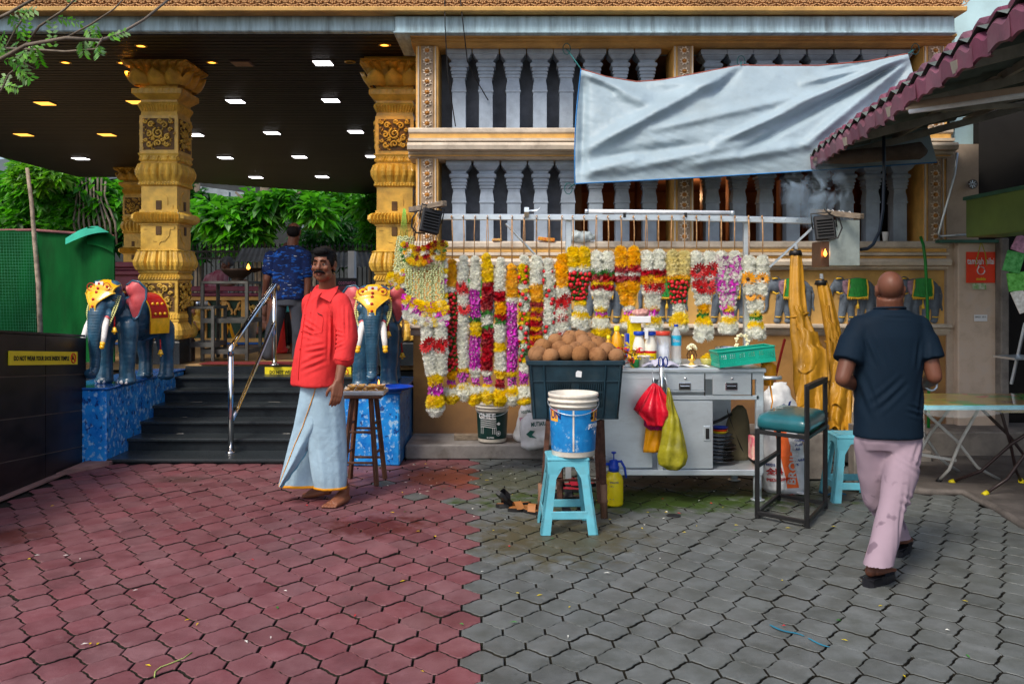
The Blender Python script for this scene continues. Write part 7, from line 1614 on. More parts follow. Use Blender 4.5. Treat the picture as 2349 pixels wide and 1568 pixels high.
# == elephant statues
M_ele = mat('statue_blue_grey', (.022, .078, .135), .3, var=.3, vscale=7, grime=.35, gcol=(.015, .03, .05), gscale=10, bump=.5, bscale=26, bdist=.006, coat=.4)
M_earp = mat('statue_pink', (.50, .075, .085), .4, var=.25, vscale=9, bump=.1)
M_gp = mat('gold_paint',(.80,.44,.01),.3,var=.15,vscale=20,bump=.1,coat=.4)
M_rp = mat('red_paint', (.42, .01, .01), .35, bump=0)
M_tusk = mat('ivory_paint', (.72, .70, .68), .3, bump=0)
M_bead = mat('bead_garland',(.75,.75,.30),.5,bump=0)
def wr(z, a): return .003 * math.sin(z * 210) * a
def ele_body():
 m = MB()
 m.ell((0, .40, .56), (.185, .34, .21), None, 20, 14); m.ell((0, .62, .57), (.165, .16, .20)); m.ell((0, .16, .56), (.16, .15, .19))
 m.ell((0, -.02, .72), (.135, .15, .155)); m.ell((-.058, -.045, .83), (.075, .08, .07)); m.ell((.058, -.045, .83), (.075, .08, .07)); m.ell((0, -.10, .69), (.095, .08, .12))
 for x in (-1,1):
  m.ell((x * .085, -.12, .70), (.045, .04, .05)); m.ell((x * .075, -.14, .60), (.045, .04, .055))
  m.limb([(x * .105, .10, .50), (x * .112, .085, .32), (x * .11, .08, .16), (x * .11, .075, .05)], [.095, .078, .066, .072], 14); m.ell((x * .11, .065, .025), (.082, .085, .035))
  m.limb([(x * .10,.66,.46),(x * .11,.68,.30),(x * .108,.70,.16),(x * .108,.69,.05)],[.10,.078,.06,.066],14); m.ell((x * .108,.68,.025),(.075,.08,.035))
 tr = [(0, -.15, .70), (0, -.205, .60), (0, -.225, .48), (0, -.225, .36), (0, -.215, .24), (0, -.225, .15), (0, -.26, .10), (0, -.30, .105), (0, -.325, .135)]
 m.tube(tr, [.085, .072, .060, .052, .046, .042, .040, .038, .036], 16)
 m.tube([(0,.78,.62),(0,.83,.50),(.01,.84,.34),(.01,.83,.25)],[.02,.015,.012,.02],8)
 def fn(co, no):
  out = co.copy()
  for i,c in enumerate(co):
   x, y, z = c; a = 0
   if y < -.16 and z < .66: a = .0018 * math.sin(z * 260)
   elif z < .45: a = .0005 * math.sin(z * 160 + 5 * math.sin(x * 30)) + .005 * nz(c,12)
   else: a = .004 * nz(c, 9)
   out[i] = c + no[i] * a
  return out
 me = remesh(m, .009, 3, fn); me.materials.append(M_ele); return me
ME_eb = ele_body()
def elephant(loc,rz,label,s_=1.):
 t = thing('elephant_statue', label, 'elephant statue', loc, 'painted elephant statues flanking the stairs', rz); t.scale = (s_ * 1.10, s_ * .80, s_)
 put('body', ME_eb, t)
 for x in (-1,1):
  o_ = [(0, .10), (.05, .14), (.12, .13), (.17, .07), (.175, -.02), (.14, -.10), (.10, -.17), (.075, -.20), (.04, -.12), (.0, -.06)]
  m = MB()
  def ef(u,v,x=x):
   k = u * (len(o_) - 1); i = min(int(k), len(o_) - 2); f = k - i; ex = o_[i][0] + (o_[i + 1][0] - o_[i][0]) * f; ez = o_[i][1] + (o_[i + 1][1] - o_[i][1]) * f; cx_, cz_ = .03, -.0
   px_ = cx_ + (ex - cx_) * v; pz_ = cz_ + (ez - cz_) * v
   return Vector((x * (.115 + px_ * .86),.06 + px_ * .35 - .03 * math.sin(PI * v) + .010 * v * math.sin(u * 22),.755 + pz_))
  m.grid(ef, 36, 6); st_ = len(m.v); o = part('ear', m, M_earp, t, local=True)
  m = MB(); m.tube([ef(k / 36, 1.0) for k in range(37)] , .011, 6); m.grid(lambda u, v: ef(u, v) + Vector((0, .014, 0)), 36, 6); part('ear_back', m, M_ele, t, local=True)
  m = MB(); m.tube([(x * .075,-.165,.575),(x * .088,-.205,.50),(x * .098,-.235,.42),(x * .104,-.26,.365)],[.026,.026,.023,.018],12); part('tusk',m,M_tusk,t,local=True)
  m = MB(); m.tube([(x * .104, -.26, .375), (x * .106, -.272, .345)], [.022, .018], 12); m.ell((x * .107, -.276, .338), (.021, .021, .020)); part('tusk_cap', m, M_gp, t, local=True)
  m = MB(); m.ell((x * .075, -.165, .578), (.032, .025, .026)); part('tusk_socket', m, M_earp, t, local=True)
  m = MB(); m.ell((x * .112,-.128,.725),(.010,.016,.011)); part('eye',m,M_black,t,local=True)
  m = MB(); m.tube([(x * .115, -.145, .745), (x * .122, -.125, .752), (x * .125, -.10, .742)], .006, 6); part('eyelid', m, M_ele, t, local=True)
  m = MB()      # bead garland down the cheek
  for k in range(16):
   u = k / 15; p = Vector((x * (.125 + .022 * math.sin(u * PI) - .0 - .04 * u), -.06 - .10 * u - .02 * math.sin(PI * u), .76 - .24 * u))
   for q in (-1, 1): m.ell(p + Vector((q * .009, q * .004, 0)), (.010, .008, .007), None, 6, 4)
  part('bead_string',m,M_bead,t,local=True)
  for dx in (-.035, 0, .035):
   m = MB(); m.ell((x * .11 + dx, -.005 + abs(dx) * .4, .022), (.018, .014, .018)); part('toenail', m, M_tusk, t, local=True)
 def capf(u,v):
  a = (u - .5) * 2
  w = .128 if v < .38 else .128 * max(0, 1 - (v - .38) / .30) ** 1.3 * 1 + .030 - .016 * max(0, v - .6)
  x = a * w; z = .905 - .46 * v * (1 if v > .4 else 1)
  if v < .45: z = .905 - .22 * v + .0 * a
  else: z = .806 - (v - .45) * .46
  z -= .05 * a * a * (1 - v)
  y = -.10 - .075 * math.sqrt(max(0, 1 - (x / .17) ** 2)) + (.10 * (1 - v / .3) ** 2 if v < .3 else 0) - .025 * max(0, v - .3) - .066 * min(1, max(0, (v - .42) / .2))
  return Vector((x, y, z))
 m = MB(); m.grid(capf,24,24); m.grid(lambda u,v: capf(u,v) + Vector((0,.02,0)),24,24); part('head_cap',m,M_gp,t,local=True)
 m = MB(); m.tube([capf(0, k / 20) + Vector((0, -.004, 0)) for k in range(21)] + [capf(1, 1 - k / 20) + Vector((0, -.004, 0)) for k in range(21)], .005, 5); part('cap_edging', m, M_ylw, t, local=True)
 for (u, v, r_) in ((.5, .34, .012), (.5, .47, .013), (.5, .60, .013), (.5, .73, .011), (.5, .85, .010)):
  p = capf(u,v); m = MB(); m.ell(p + Vector((0,-.006,0)),(r_,.006,r_)); part('red_jewel',m,M_rp,t,local=True)
 for u in (.20, .80):
  p = capf(u, .22); m = MB(); m.tube([p + Vector((.036 * math.cos(a), -.008 + .035 * abs(math.cos(a)) * 0 + (p.x > 0) * 0, .032 * math.sin(a))) for a in [2 * PI * k / 18 for k in range(19)]], .004, 5); m.ell(p + Vector((0, -.004, 0)), (.012, .008, .012)); part('red_medallion', m, M_rp, t, local=True)
 p = capf(.5,.16); m = MB(); m.box(p + Vector((0,-.006,0)),(.075,.008,.035)); part('white_mark',m,M_tusk,t,local=True); m = MB(); m.ell(p + Vector((0,-.012,0)),(.011,.004,.011)); part('red_dot',m,M_rp,t,local=True)
 def bl_(u, v):
  a = (u - .5) * 3.5; return Vector((.206 * math.sin(a), .28 + .30 * v + .02 * math.cos(a), .56 + (.232 if abs(a) < 1.57 else .75) * math.cos(a)))
 m = MB(); m.grid(bl_,24,8); part('saddle_blanket',m,M_rp,t,local=True)
 for sgn in (0, 1):
  m = MB(); m.grid(lambda u, v: bl_(.0 + .055 * u if sgn == 0 else 1 - .055 * u, v) * 1.0 + Vector(((-.006 if sgn == 0 else .006), 0, 0)), 2, 8); part('blanket_border', m, M_gp, t, local=True)
 m = MB(); m.grid(lambda u,v: bl_(u,.07 * v) + Vector((0,-.004,.004)),24,2); m.grid(lambda u,v: bl_(u,.93 + .07 * v) + Vector((0,.004,.004)),24,2); part('blanket_border',m,M_gp,t,local=True)
 for u in (.1, .22, .78, .9):
  for v in (.25, .5, .75):
   p = bl_(u,v); m = MB(); m.ell(p * 1.0 + Vector((.004 * (1 if p.x > 0 else -1),0,.002)),(.012,.016,.014)); part('blanket_flower',m,M_gp,t,local=True)
 for (x, y, z) in ((.12, -.12, .50), (.20, .45, .28), (-.20, .45, .28)):
  m = MB(); m.lathe([(.006, .04), (.014, .035), (.020, .012), (.028, 0), (.010, -.008)], (x, y, z - .04), 12); m.ell((x, y, z - .055), (.008, .008, .008)); part('bell', m, M_gp, t, local=True)
  m = MB(); m.tube([(x,y,z),(x * .95,y + .01,z + .09)],.007,6); part('bell_rope',m,M_rp,t,local=True)
 m = MB(); m.tube([(.17 * math.sin(a), .08 + .02 * math.cos(a), .60 - .14 * math.cos(a) ) for a in [-1.9 + 3.8 * k / 20 for k in range(21)]], .012, 6); part('neck_rope', m, mat('dark_red_rope', (.12, .02, .02), .6) if 'dark_red_rope' not in MATS else MATS['dark_red_rope'], t, local=True)
 return t
elephant((X(250,7.75),7.78,.648),R(-19),'blue grey painted elephant statue on the left blue pedestal beside the green hoarding',1.02)
elephant((X(862, 7.75), 7.66, .632), R(3), 'blue grey painted elephant statue on the right blue pedestal behind the red shirted man', .99)
# == wooden stool with tray of lamps
DW = 6.75
ws = thing('wooden_stool', 'tall wooden stool with splayed legs beside the red shirted man', 'stool', (X(832, DW), 6.8, 0))
M_wood = mat('brown_wood', (.10, .04, .022), .55, var=.4, vscale=8, stretch=(3, 3, .6), bump=.3, grime=.4, gcol=(.25, .18, .1), gscale=14)
zs = Z(905,DW) ; cx_ = X(832,DW)
m = MB(); m.box((cx_, 6.82, zs - .012), (.30, .26, .024), None, .006); part('seat', m, M_wood, ws)
lg = [(-.10, -.09), (.08, -.10), (.10, .08), (-.09, .09)]
for x,y in lg:
 m = MB(); m.bar((cx_ + x * 1.45, 6.82 + y * 1.35, 0), (cx_ + x * .8, 6.82 + y * .8, zs - .02), .032, .032, .004); part('leg', m, M_wood, ws)
for z, pairs in ((.17, ((0, 1), (2, 3))), (.24, ((1, 2), (3, 0))), (.40, ((0, 1), (2, 3))), (.46, ((1, 2), (3, 0)))):
 for a,b in pairs:
  k_ = 1.42 - .6 * z / zs; m = MB(); m.bar((cx_ + lg[a][0] * k_, 6.82 + lg[a][1] * k_, z), (cx_ + lg[b][0] * k_, 6.82 + lg[b][1] * k_, z), .018, .018, .003); part('rung', m, M_wood, ws)
ty = thing('metal_tray', 'shallow grey metal tray of oil lamps on the wooden stool', 'tray', (cx_, 6.82, zs))
m = MB(); m.box((0,0,.006),(.33,.25,.006)); part('bottom',m,M_steel,ty,local=True)
for a, b in (((-1, -1), (1, -1)), ((1, -1), (1, 1)), ((1, 1), (-1, 1)), ((-1, 1), (-1, -1))):
 m = MB(); m.bar((a[0] * .165, a[1] * .125, .02), (b[0] * .165, b[1] * .125, .02), .010, .03, .003); part('rim', m, M_steel, ty, local=True)
M_clay = mat('lime_lamp',(.55,.30,.10),.5,var=.15,bump=0); M_ghf = mat('yellow_ghee',(.80,.55,.04),.35,bump=0)
m = MB(); m.lathe([(.014, 0), (.030, .018), (.034, .028), (.031, .028), (.026, .018)], (0, 0, 0), 14); m.ell((0, 0, .020), (.028, .028, .004), None, 10, 4, 1); m.tube([(.0, 0, .022), (.02, 0, .03), (.034, .002, .036)], .003, 5, mi=2)
me_l = m.mesh('clay_lamp'); [me_l.materials.append(a) for a in (M_clay, M_ghf, M_white)]
kk = 0
for zz_, pts in ((.012, [(x, y) for x in (-.125, -.06, .005, .07, .13) for y in (-.085, -.015, .06)]), (.040, [(x, y) for x in (-.09, -.02, .05, .11) for y in (-.05, .03)])):
 for x, y in pts:
  kk += 1; o = put('clay_lamp',me_l,None,None,loc=(cx_ + x + rng.gauss(0,.004),6.82 + y,zs + zz_),rot=(rng.uniform(-.15,.15),rng.uniform(-.15,.15),rng.uniform(0,6)))
  meta(o, 'small yellow filled clay lamp, %s of the %s on the tray' % (['leftmost', 'second from left', 'middle', 'second from right', 'rightmost'][(kk - 1) // 3] if kk < 16 else ['leftmost', 'left middle', 'right middle', 'rightmost'][(kk - 16) // 2], ['front row', 'middle row', 'back row'][(kk - 1) % 3] if kk < 16 else ['front upper layer', 'rear upper layer'][(kk - 16) % 2]), 'oil lamp', 'clay lamps heaped on the tray')
t = thing('oil_lamp', 'lit small clay lamp with a flame at the right end of the tray heap', 'oil lamp', (cx_ + .135, 6.80, zs + .046))
put('clay_lamp',me_l,t); m = MB(); m.lathe([(.001,.03),(.006,.038),(.005,.048),(.001,.066)],(-.02,0,0),8); part('flame',m,MATS['flame'],t,local=True)
m = MB(); m.lathe([(.01, .012), (.11, .008), (.155, .03), (.165, .034), (.16, .040), (.145, .034), (.10, .014), (.01, .018)], (X(898, 7.3), 7.47, .628), 30); solo('blue_plate', m, M_blue, 'large round blue plastic plate at the elephant statue feet above the stool', 'plate')
# == small litter on the paving
pet = {'y': M_yel,'w': M_wht,'r': M_bud,'g': M_leaf}; rg = random.Random(21)
for code, cnt in (('y', 46), ('w', 56), ('r', 12), ('g', 14)):
 m = MB(); m2 = MB()
 for k in range(cnt):
  if k % 2: x, v = rg.uniform(880, 1900), rg.uniform(1060, 1240)
  else: x, v = rg.uniform(60, 2300), rg.uniform(1120, 1560)
  if k % 3 == 0 and code == 'w': x,v = rg.uniform(930,1200),rg.uniform(1062,1130)
  p = G(x, v); p.z = .006
  if in_apron(p): continue
  a = rg.uniform(0,6.28); l_,w_ = rg.uniform(.009,.02),rg.uniform(.003,.007); ca,sa = math.cos(a),math.sin(a)
  m.add([p + Vector((-l_ * ca, -l_ * sa, 0)), p + Vector((w_ * sa, -w_ * ca, .004)), p + Vector((l_ * ca, l_ * sa, .001)), p + Vector((-w_ * sa, w_ * ca, .003))], [(0, 1, 2, 3)])
 o = part('fallen_petals', m, pet[code], None); o['kind'] = 'stuff'; o['label'] = {'y': 'yellow', 'w': 'white', 'r': 'red', 'g': 'green'}[code] + ' petals and scraps scattered over the pavers'
pts = [G(354,1555),G(356,1542),G(368,1532),G(390,1524),G(420,1512),G(440,1498)]
m = MB(); m.tube([p + Vector((0, 0, .006)) for p in pts], .0025, 5); solo('grass_stalk', m, mat('dry_green', (.35, .42, .12), .7), 'curved green grass stalk lying on the red pavers', 'stalk')
# == people
M_skin = mat('brown_skin',(.20,.075,.040),.45,var=.12,vscale=6,bump=.12,bscale=120,bdist=.001,sss=.08)
M_skin2 = mat('deep_brown_skin', (.13, .050, .030), .46, spec=.3, var=.12, vscale=6, bump=.1, bscale=120, bdist=.001, sss=.08)
M_hair = mat('black_hair', (.005, .0045, .005), .7, spec=.15, var=.4, vscale=60, bump=.8, bscale=220, bdist=.003, stretch=(1, 1, .4))
M_eye = mat('eye_white',(.55,.50,.46),.2,bump=0); M_lip = mat('lip',(.16,.05,.04),.45,bump=0)
M_nail = mat('nail', (.35, .20, .15), .35, bump=0)
def head_mb(m, c, yaw, s_=1., tilt=0., neck=None):
 """adds a head to the body mesh builder; returns its frame"""
 q = Matrix.Translation(Vector(c)) @ Matrix.Rotation(yaw, 4, 'Z') @ Matrix.Rotation(tilt, 4, 'X') @ Matrix.Scale(s_, 4)
 st_ = len(m.v)
 m.ell((0,.018,.035),(.074,.092,.084),None,20,14)
 m.ell((0, -.028, -.005), (.062, .060, .080), None, 18, 12)      # face mass
 m.ell((0, -.045, -.072), (.040, .036, .036), None, 14, 10)       # chin and jaw
 for x in (-1,1):
  m.ell((x * .040, -.020, -.058), (.024, .045, .034), (0, x * .25, 0), 12, 8)
  m.ell((x * .040, -.066, -.012), (.020, .018, .018), None, 10, 8)      # cheekbone
  m.ell((x * .026,-.074,.036),(.022,.014,.010),(0,x * .15,0),10,6)      # brow ridge
  m.ell((x * .076, .012, .0), (.010, .022, .034), (0, x * .18, x * -.25), 12, 8); m.ell((x * .079, .006, -.022), (.008, .012, .014), None, 8, 6)
 m.tube([(0, -.078, .030), (0, -.092, .008), (0, -.103, -.014)], [.009, .012, .014], 10); m.ell((0, -.100, -.016), (.014, .013, .011)); m.ell((-.014, -.088, -.018), (.009, .011, .008)); m.ell((.014, -.088, -.018), (.009, .011, .008))
 m.ell((0,-.082,-.042),(.024,.010,.006)); m.ell((0,-.081,-.052),(.021,.010,.007))
 m.xf(q, st_); return q
def face_parts(t, q, moustache=True, hair=None, off=None, iris=True):
 off = off or Vector(); Q = Matrix.Translation(-off) @ q
 def pm_(nm, m, mt): m.xf(Q); return part(nm, m, mt, t, local=True)
 for x in (-1, 1):
  m = MB(); m.ell((x * .028,-.070,.012),(.0135,.012,.0072)); pm_('eyeball',m,M_eye)
  m = MB(); m.ell((x * .028 - .002, -.0805, .012), (.0062, .003, .0064)); pm_('iris', m, M_ink)
  m = MB(); m.tube([(x * .012, -.080, .015), (x * .028, -.085, .0205), (x * .043, -.073, .014)], [.002, .0034, .002], 6); m.tube([(x * .013, -.079, .009), (x * .028, -.082, .004), (x * .042, -.072, .009)], .0018, 5); pm_('eyelid', m, M_skin)
  m = MB(); m.tube([(x * .010,-.090,.033),(x * .026,-.0925,.041),(x * .045,-.078,.036)],[.0035,.0046,.0025],6); pm_('eyebrow',m,M_hair)
 m = MB(); m.tube([(-.022, -.084, -.048), (-.008, -.092, -.0455), (0, -.092, -.047), (.008, -.092, -.0455), (.022, -.084, -.048)], [.002, .004, .004, .004, .002], 6); m.tube([(-.018, -.085, -.053), (0, -.092, -.056), (.018, -.085, -.053)], [.002, .0055, .002], 6); pm_('lips', m, M_lip)
 if moustache:
  m = MB(); m.tube([(-.040,-.076,-.052),(-.028,-.088,-.041),(-.010,-.098,-.034),(0,-.099,-.032),(.010,-.098,-.034),(.028,-.088,-.041),(.040,-.076,-.052)],[.003,.007,.0085,.008,.0085,.007,.003],8); pm_('moustache',m,M_hair)
def hair_cap(t, q, off, kind='full'):
 m = MB(); st_ = 0
 if kind == 'full':
  m.ell((0, .022, .055), (.080, .094, .080), None, 20, 14); m.ell((0, .05, .02), (.078, .070, .085), None, 18, 12); m.ell((0, -.045, .098), (.058, .040, .030), None, 14, 8)
  for x in (-1, 1): m.ell((x * .064, -.005, .035), (.016, .036, .045), None, 10, 8)
  cut = lambda c: (c[1] < -.055 and c[2] < .058) or c[2] < -.055
 elif kind == 'bald':
  m.ell((0, .040, .01), (.080, .078, .078), None, 20, 12)
  for x in (-1,1): m.ell((x * .066,.01,.03),(.014,.045,.045),None,10,8)
  m.ell((0, -.03, .075), (.07, .05, .035))
  cut = lambda c: False
 me = remesh(m,.006,3,lambda co,no: co + no * np.array([[.0035 * nz(c,90) + .002 * nz(c,40)] for c in co]))
 bm = bmesh.new(); bm.from_mesh(me); kill = [v for v in bm.verts if cut(v.co)]; bmesh.ops.delete(bm, geom=kill, context='VERTS'); bm.to_mesh(me); bm.free()
 me.transform(Matrix.Translation(-off) @ q); me.materials.clear(); return put('hair', me, t, M_hair)
def hand(m,wrist,dirv,side,palm_n,s_=1.,curl=.5,spread=.12):
 """palm, four unequal bent fingers and a thumb; side: direction the thumb leaves"""
 w = Vector(wrist); d = Vector(dirv).normalized(); t = Vector(side).normalized(); t = (t - d * t.dot(d)).normalized(); n = Vector(palm_n).normalized(); n = d.cross(t) if n.dot(d.cross(t)) > 0 else -d.cross(t)
 P0 = lambda a,b,c: w + (d * a + t * b + n * c) * s_
 m.tube([P0(-.03, 0, 0), P0(.0, 0, 0), P0(.03, .0, 0), P0(.075, 0, 0), P0(.092, 0, 0)], [.026 * s_, .026 * s_, .036 * s_, .041 * s_, .030 * s_], 12, flat=.5 if False else 1.0) if False else None
 for b in (-.028, -.010, .010, .028): m.tube([P0(-.01, b * .5, 0), P0(.04, b, 0), P0(.088, b * 1.05, 0)], [.020 * s_, .017 * s_, .0125 * s_], 8)
 for k,(b,L_) in enumerate(((.030,.072),(.010,.082),(-.010,.076),(-.029,.060))):
  p = P0(.085, b, 0); a = 0; pts = [P0(.06, b, 0), p]
  for j, f in enumerate((.45, .32, .25)):
   a += curl * (.8 + .25 * k * .4) * (.6 if j == 0 else 1); p = p + (d * math.cos(a) + n * math.sin(a) + t * (b * spread * 6)) * L_ * f * s_; pts.append(p)
  m.tube(pts, [.0105 * s_, .0105 * s_, .0098 * s_, .0088 * s_, .0072 * s_], 8); m.ell(pts[-1], .0072 * s_, None, 8, 6)
 pts = [P0(.012, .022, 0), P0(.040, .050, .008), P0(.068, .062, .018), P0(.090, .060, .026)]
 m.tube(pts,[.015 * s_,.0135 * s_,.0115 * s_,.009 * s_],8); m.ell(pts[-1],.009 * s_,None,8,6)
def foot(m, heel, toe_dir, s_=1., lift=0.):
 h = Vector(heel); d = Vector(toe_dir); d.z = 0; d.normalize(); sd_ = Vector((-d.y, d.x, 0))
 Q = lambda a,b,c: h + d * a * s_ + sd_ * b * s_ + Vector((0,0,c * s_ + lift * max(0,1 - a / .16)))
 m.ell(Q(.032, 0, .034), (.032 * s_, .032 * s_, .034 * s_)); m.tube([Q(.045, 0, .12), Q(.05, 0, .075), Q(.10, .0, .05), Q(.15, .0, .032), Q(.19, 0, .022)], [.036 * s_, .038 * s_, .036 * s_, .032 * s_, .022 * s_], 12)
 for b in (-.028, 0, .028): m.tube([Q(.05, b * .5, .03), Q(.12, b, .028), Q(.19, b * 1.2, .018)], [.026 * s_, .026 * s_, .017 * s_], 8)
 for k,(b,L_,r) in enumerate(((-.036,.045,.0135),(-.014,.040,.0095),(.006,.034,.009),(.024,.026,.0085),(.040,.018,.0085))):
  m.tube([Q(.175, b, .016), Q(.19 + L_ * .5, b * 1.05, .016), Q(.19 + L_, b * 1.08, .011)], [r * s_, r * s_, r * .9 * s_], 8); m.ell(Q(.19 + L_, b * 1.08, .011), r * .95 * s_, None, 8, 6)
def folds(amp, sc_, seed, dirs=()):
 def fn(co,no):
  out = co.copy()
  for i, c in enumerate(co):
   a = amp * nz((c[0] * sc_ + seed,c[1] * sc_,c[2] * sc_ * .7)) + amp * .4 * nz((c[0] * sc_ * 2.6,c[1] * sc_ * 2.6 + seed,c[2] * sc_ * 1.6))
   for (px_, pz_, dx, dz, w, am, ln) in dirs:
    ux, uz = c[0] - px_, c[2] - pz_; t_ = ux * dx + uz * dz; s_ = ux * dz - uz * dx
    if -.02 < t_ < ln: a += am * math.cos(s_ / w * PI) * math.exp(-(s_ / (2.2 * w)) ** 2) * math.sin(PI * (t_ + .02) / (ln + .02))
   out[i] = c + no[i] * a
  return out
 return fn
def hollow(me, zcut, thick=.004):
 bm = bmesh.new(); bm.from_mesh(me); bmesh.ops.delete(bm, geom=[v for v in bm.verts if v.co.z < zcut], context='VERTS'); bm.to_mesh(me); bm.free(); return me
# ---------------- man in the red shirt
DR = 6.10
red_root = P(745, 1150, DR); red_root.z = 0
pr_ = thing('person','barefoot man with a moustache in a red shirt and pale blue lungi','person',red_root)
b = MB()
hc = P(742, 609, 5.98); qh = head_mb(b, hc, R(-8), 1.0, R(3))
b.tube([hc + Vector((.02,.035,-.05)),P(751,668,6.05)],[.055,.062],14); b.ell(P(750,695,6.13),(.11,.07,.05))
Sh, El, Wr = P(787, 695, 5.97), P(797, 775, 5.90), P(777, 872, 5.80)
b.limb([Sh, El, El.lerp(Wr, .35), Wr], [.055, .042, .040, .029], 14)
hand(b,P(776,878,5.79),P(771,912,5.76) - P(776,872,5.79),(-.75,-.5,-.1),(-.6,.6,0),.98,.42)
S2, E2, W2 = P(716, 695, 6.30), P(716, 780, 6.42), P(705, 850, 6.30)
b.limb([S2, E2, W2], [.052, .040, .028], 12); hand(b, W2, (-.1, -.1, -1), (-.5, -.5, 0), (0, -1, 0), .95, .5)
h1 = G(800,1149); h1.z = 0; tdir = G(738,1171) - h1
h2 = P(762, 1137, 6.28); h2.z = 0
b.limb([P(755, 900, 6.14), P(764, 1010, 6.13), Vector((h1.x, h1.y, .09)) + tdir.normalized() * .05], [.075, .045, .036], 14)
b.limb([P(735,900,6.18),P(740,1010,6.15),Vector((h2.x,h2.y,.12)) + Vector((-.05,0,0))],[.075,.045,.036],14)
foot(b, h1, tdir, 1.0); foot(b, h2 + Vector((0, 0, .0)), Vector((-1, .18, 0)), .98, .03)
me = remesh(b, .0052, 3, None, off=red_root); put('body', me, pr_, M_skin)
face_parts(pr_,qh,True,off=red_root); hair_cap(pr_,qh,red_root)
s_ = MB(); Y_ = R(-52)
rr = [(654, 747, .062, .060), (662, 748, .10, .075), (672, 750, .165, .095), (684, 750, .200, .112), (705, 748, .205, .128), (740, 743, .195, .142), (780, 737, .190, .152), (820, 731, .195, .160), (855, 728, .200, .163), (882, 728, .205, .165)]
s_.loft([(P(x,v,DR + .02),a,c,Y_) for v,x,a,c in rr],32,e=2.2)
s_.limb([Sh + Vector((-.03, 0, .0)), Sh.lerp(El, .4), El, El.lerp(Wr, .50)], [.078, .077, .072, .062], 16)
s_.tube([El.lerp(Wr, .32), El.lerp(Wr, .56)], [.066, .068], 16)
s_.limb([S2,E2,E2.lerp(W2,.4)],[.075,.066,.058],14)
off = red_root
c_ = lambda x, v: (P(x, v, DR) - off)
def L_(x0,v0,x1,v1,w,am):
 a, bb = c_(x0, v0), c_(x1, v1); d = Vector((bb.x - a.x, 0, bb.z - a.z)); ln = d.length; d.normalize(); return (a.x, a.z, d.x, d.z, w, am, ln)
me = remesh(s_, .0085, 5, folds(.009, 7, 3, [L_(705, 740, 745, 760, .018, .010), L_(700, 755, 750, 765, .02, .008), L_(712, 800, 760, 790, .02, .009), L_(700, 840, 760, 815, .022, .009), L_(800, 700, 806, 780, .015, .008), L_(785, 760, 808, 765, .014, .009), L_(780, 790, 810, 780, .014, .009), L_(775, 700, 770, 830, .015, -.012), L_(730, 690, 715, 800, .02, .006), L_(695, 700, 688, 860, .02, .008)]), off=off)
M_rshirt = mat('red_cotton',(.68,.040,.042),.8,spec=.12,var=.10,vscale=5,bump=.5,bscale=22,bdist=.010,sheen=.0)
put('shirt', me, pr_, M_rshirt)
cv = caster(bpy.data.objects[pr_.children[-1].name])
def on_cloth(x,v,out=.004,d=DR):
 o_ = Vector((0, 0, CH)) - off; p = P(x, v, d) - off; dr = (p - o_).normalized(); hit, pos, nr, _ = cv(o_, dr)
 return (pos - dr * out) if hit else p
def ribbon_on(name,pts,w,mt,out=.004):
 m = MB(); q = [on_cloth(x, v, out) for x, v in pts]; m.tube(q, w, 5, flat=.6); part(name, m, mt, pr_, local=True)
ribbon_on('placket', [(713, 668), (703, 700), (696, 740), (690, 790), (686, 830), (684, 870)], .004, M_rshirt)
ribbon_on('pocket_edge',[(712,715),(742,728),(738,762),(722,765),(706,752),(712,715)],.0022,M_rshirt)
ribbon_on('cuff', [(768, 820), (782, 825), (798, 826), (809, 820)], .004, M_rshirt)
ribbon_on('pen_mark', [(728, 717), (739, 723)], .004, M_ink, .007)
for x,v in ((707,688),(699,722),(692,760),(688,800)):
 m = MB(); m.ell(on_cloth(x, v, .004), (.006, .006, .006), None, 8, 6); part('button', m, M_rp, pr_, local=True)
m = MB()   # collar
nc = P(746,660,6.03) - off
for x, pts in ((0, [(722, 661, 5.955), (716, 672, 5.95), (712, 690, 5.93), (728, 679, 5.92), (740, 668, 5.93)]), (1, [(740, 668, 5.93), (734, 680, 5.92), (757, 692, 5.90), (772, 668, 5.93), (776, 655, 5.98), (765, 660, 5.94)])):
 m.prism([P(*p) - off for p in pts], (0, 0, 0), (0, .010, 0))
m.tube([nc + Vector((.066 * math.cos(a),.064 * math.sin(a),-.006 + .020 * math.sin(a))) for a in [-PI * .75 + 1.62 * PI * k / 16 for k in range(17)]],.017,8); part('collar',m,M_rshirt,pr_,local=True)
M_lun = mat('pale_blue_cotton', (.33, .48, .59), .85, spec=.12, var=.10, vscale=5, bump=.6, bscale=18, bdist=.012)
M_lor = mat('orange_thread', (.72, .30, .01), .8, bump=0)
def cloth_rows(rows,d,ratio,n=48,folds_=None):
 m = MB(); R_ = []
 for i in range(len(rows) - 1):
  for q in range(4): u = q / 4; R_.append([rows[i][k] + (rows[i + 1][k] - rows[i][k]) * u for k in range(3)])
 R_.append(rows[-1]); out = []
 for xl_, xr_, v in R_:
  c = P((xl_ + xr_) / 2,v,d); w = (xr_ - xl_) / 2 * d / F_; t_ = (v - rows[0][2]) / (rows[-1][2] - rows[0][2])
  out.append([(c.x + w * math.cos(a) * (1 + .015 * math.sin(5 * a + t_ * 3)), c.y + w * ratio * math.sin(a) * (1 + .05 * t_ * math.sin(7 * a + 2 * t_) + .04 * t_ * math.sin(13 * a)) + .010 * nz((a * 2, t_ * 3, 1)), c.z) for a in [2 * PI * j / n for j in range(n)]])
 k = len(out); m.add([p for r_ in out for p in r_], [(i * n + j, i * n + (j + 1) % n, (i + 1) * n + (j + 1) % n, (i + 1) * n + j) for i in range(k - 1) for j in range(n)], 0, True); return m, out
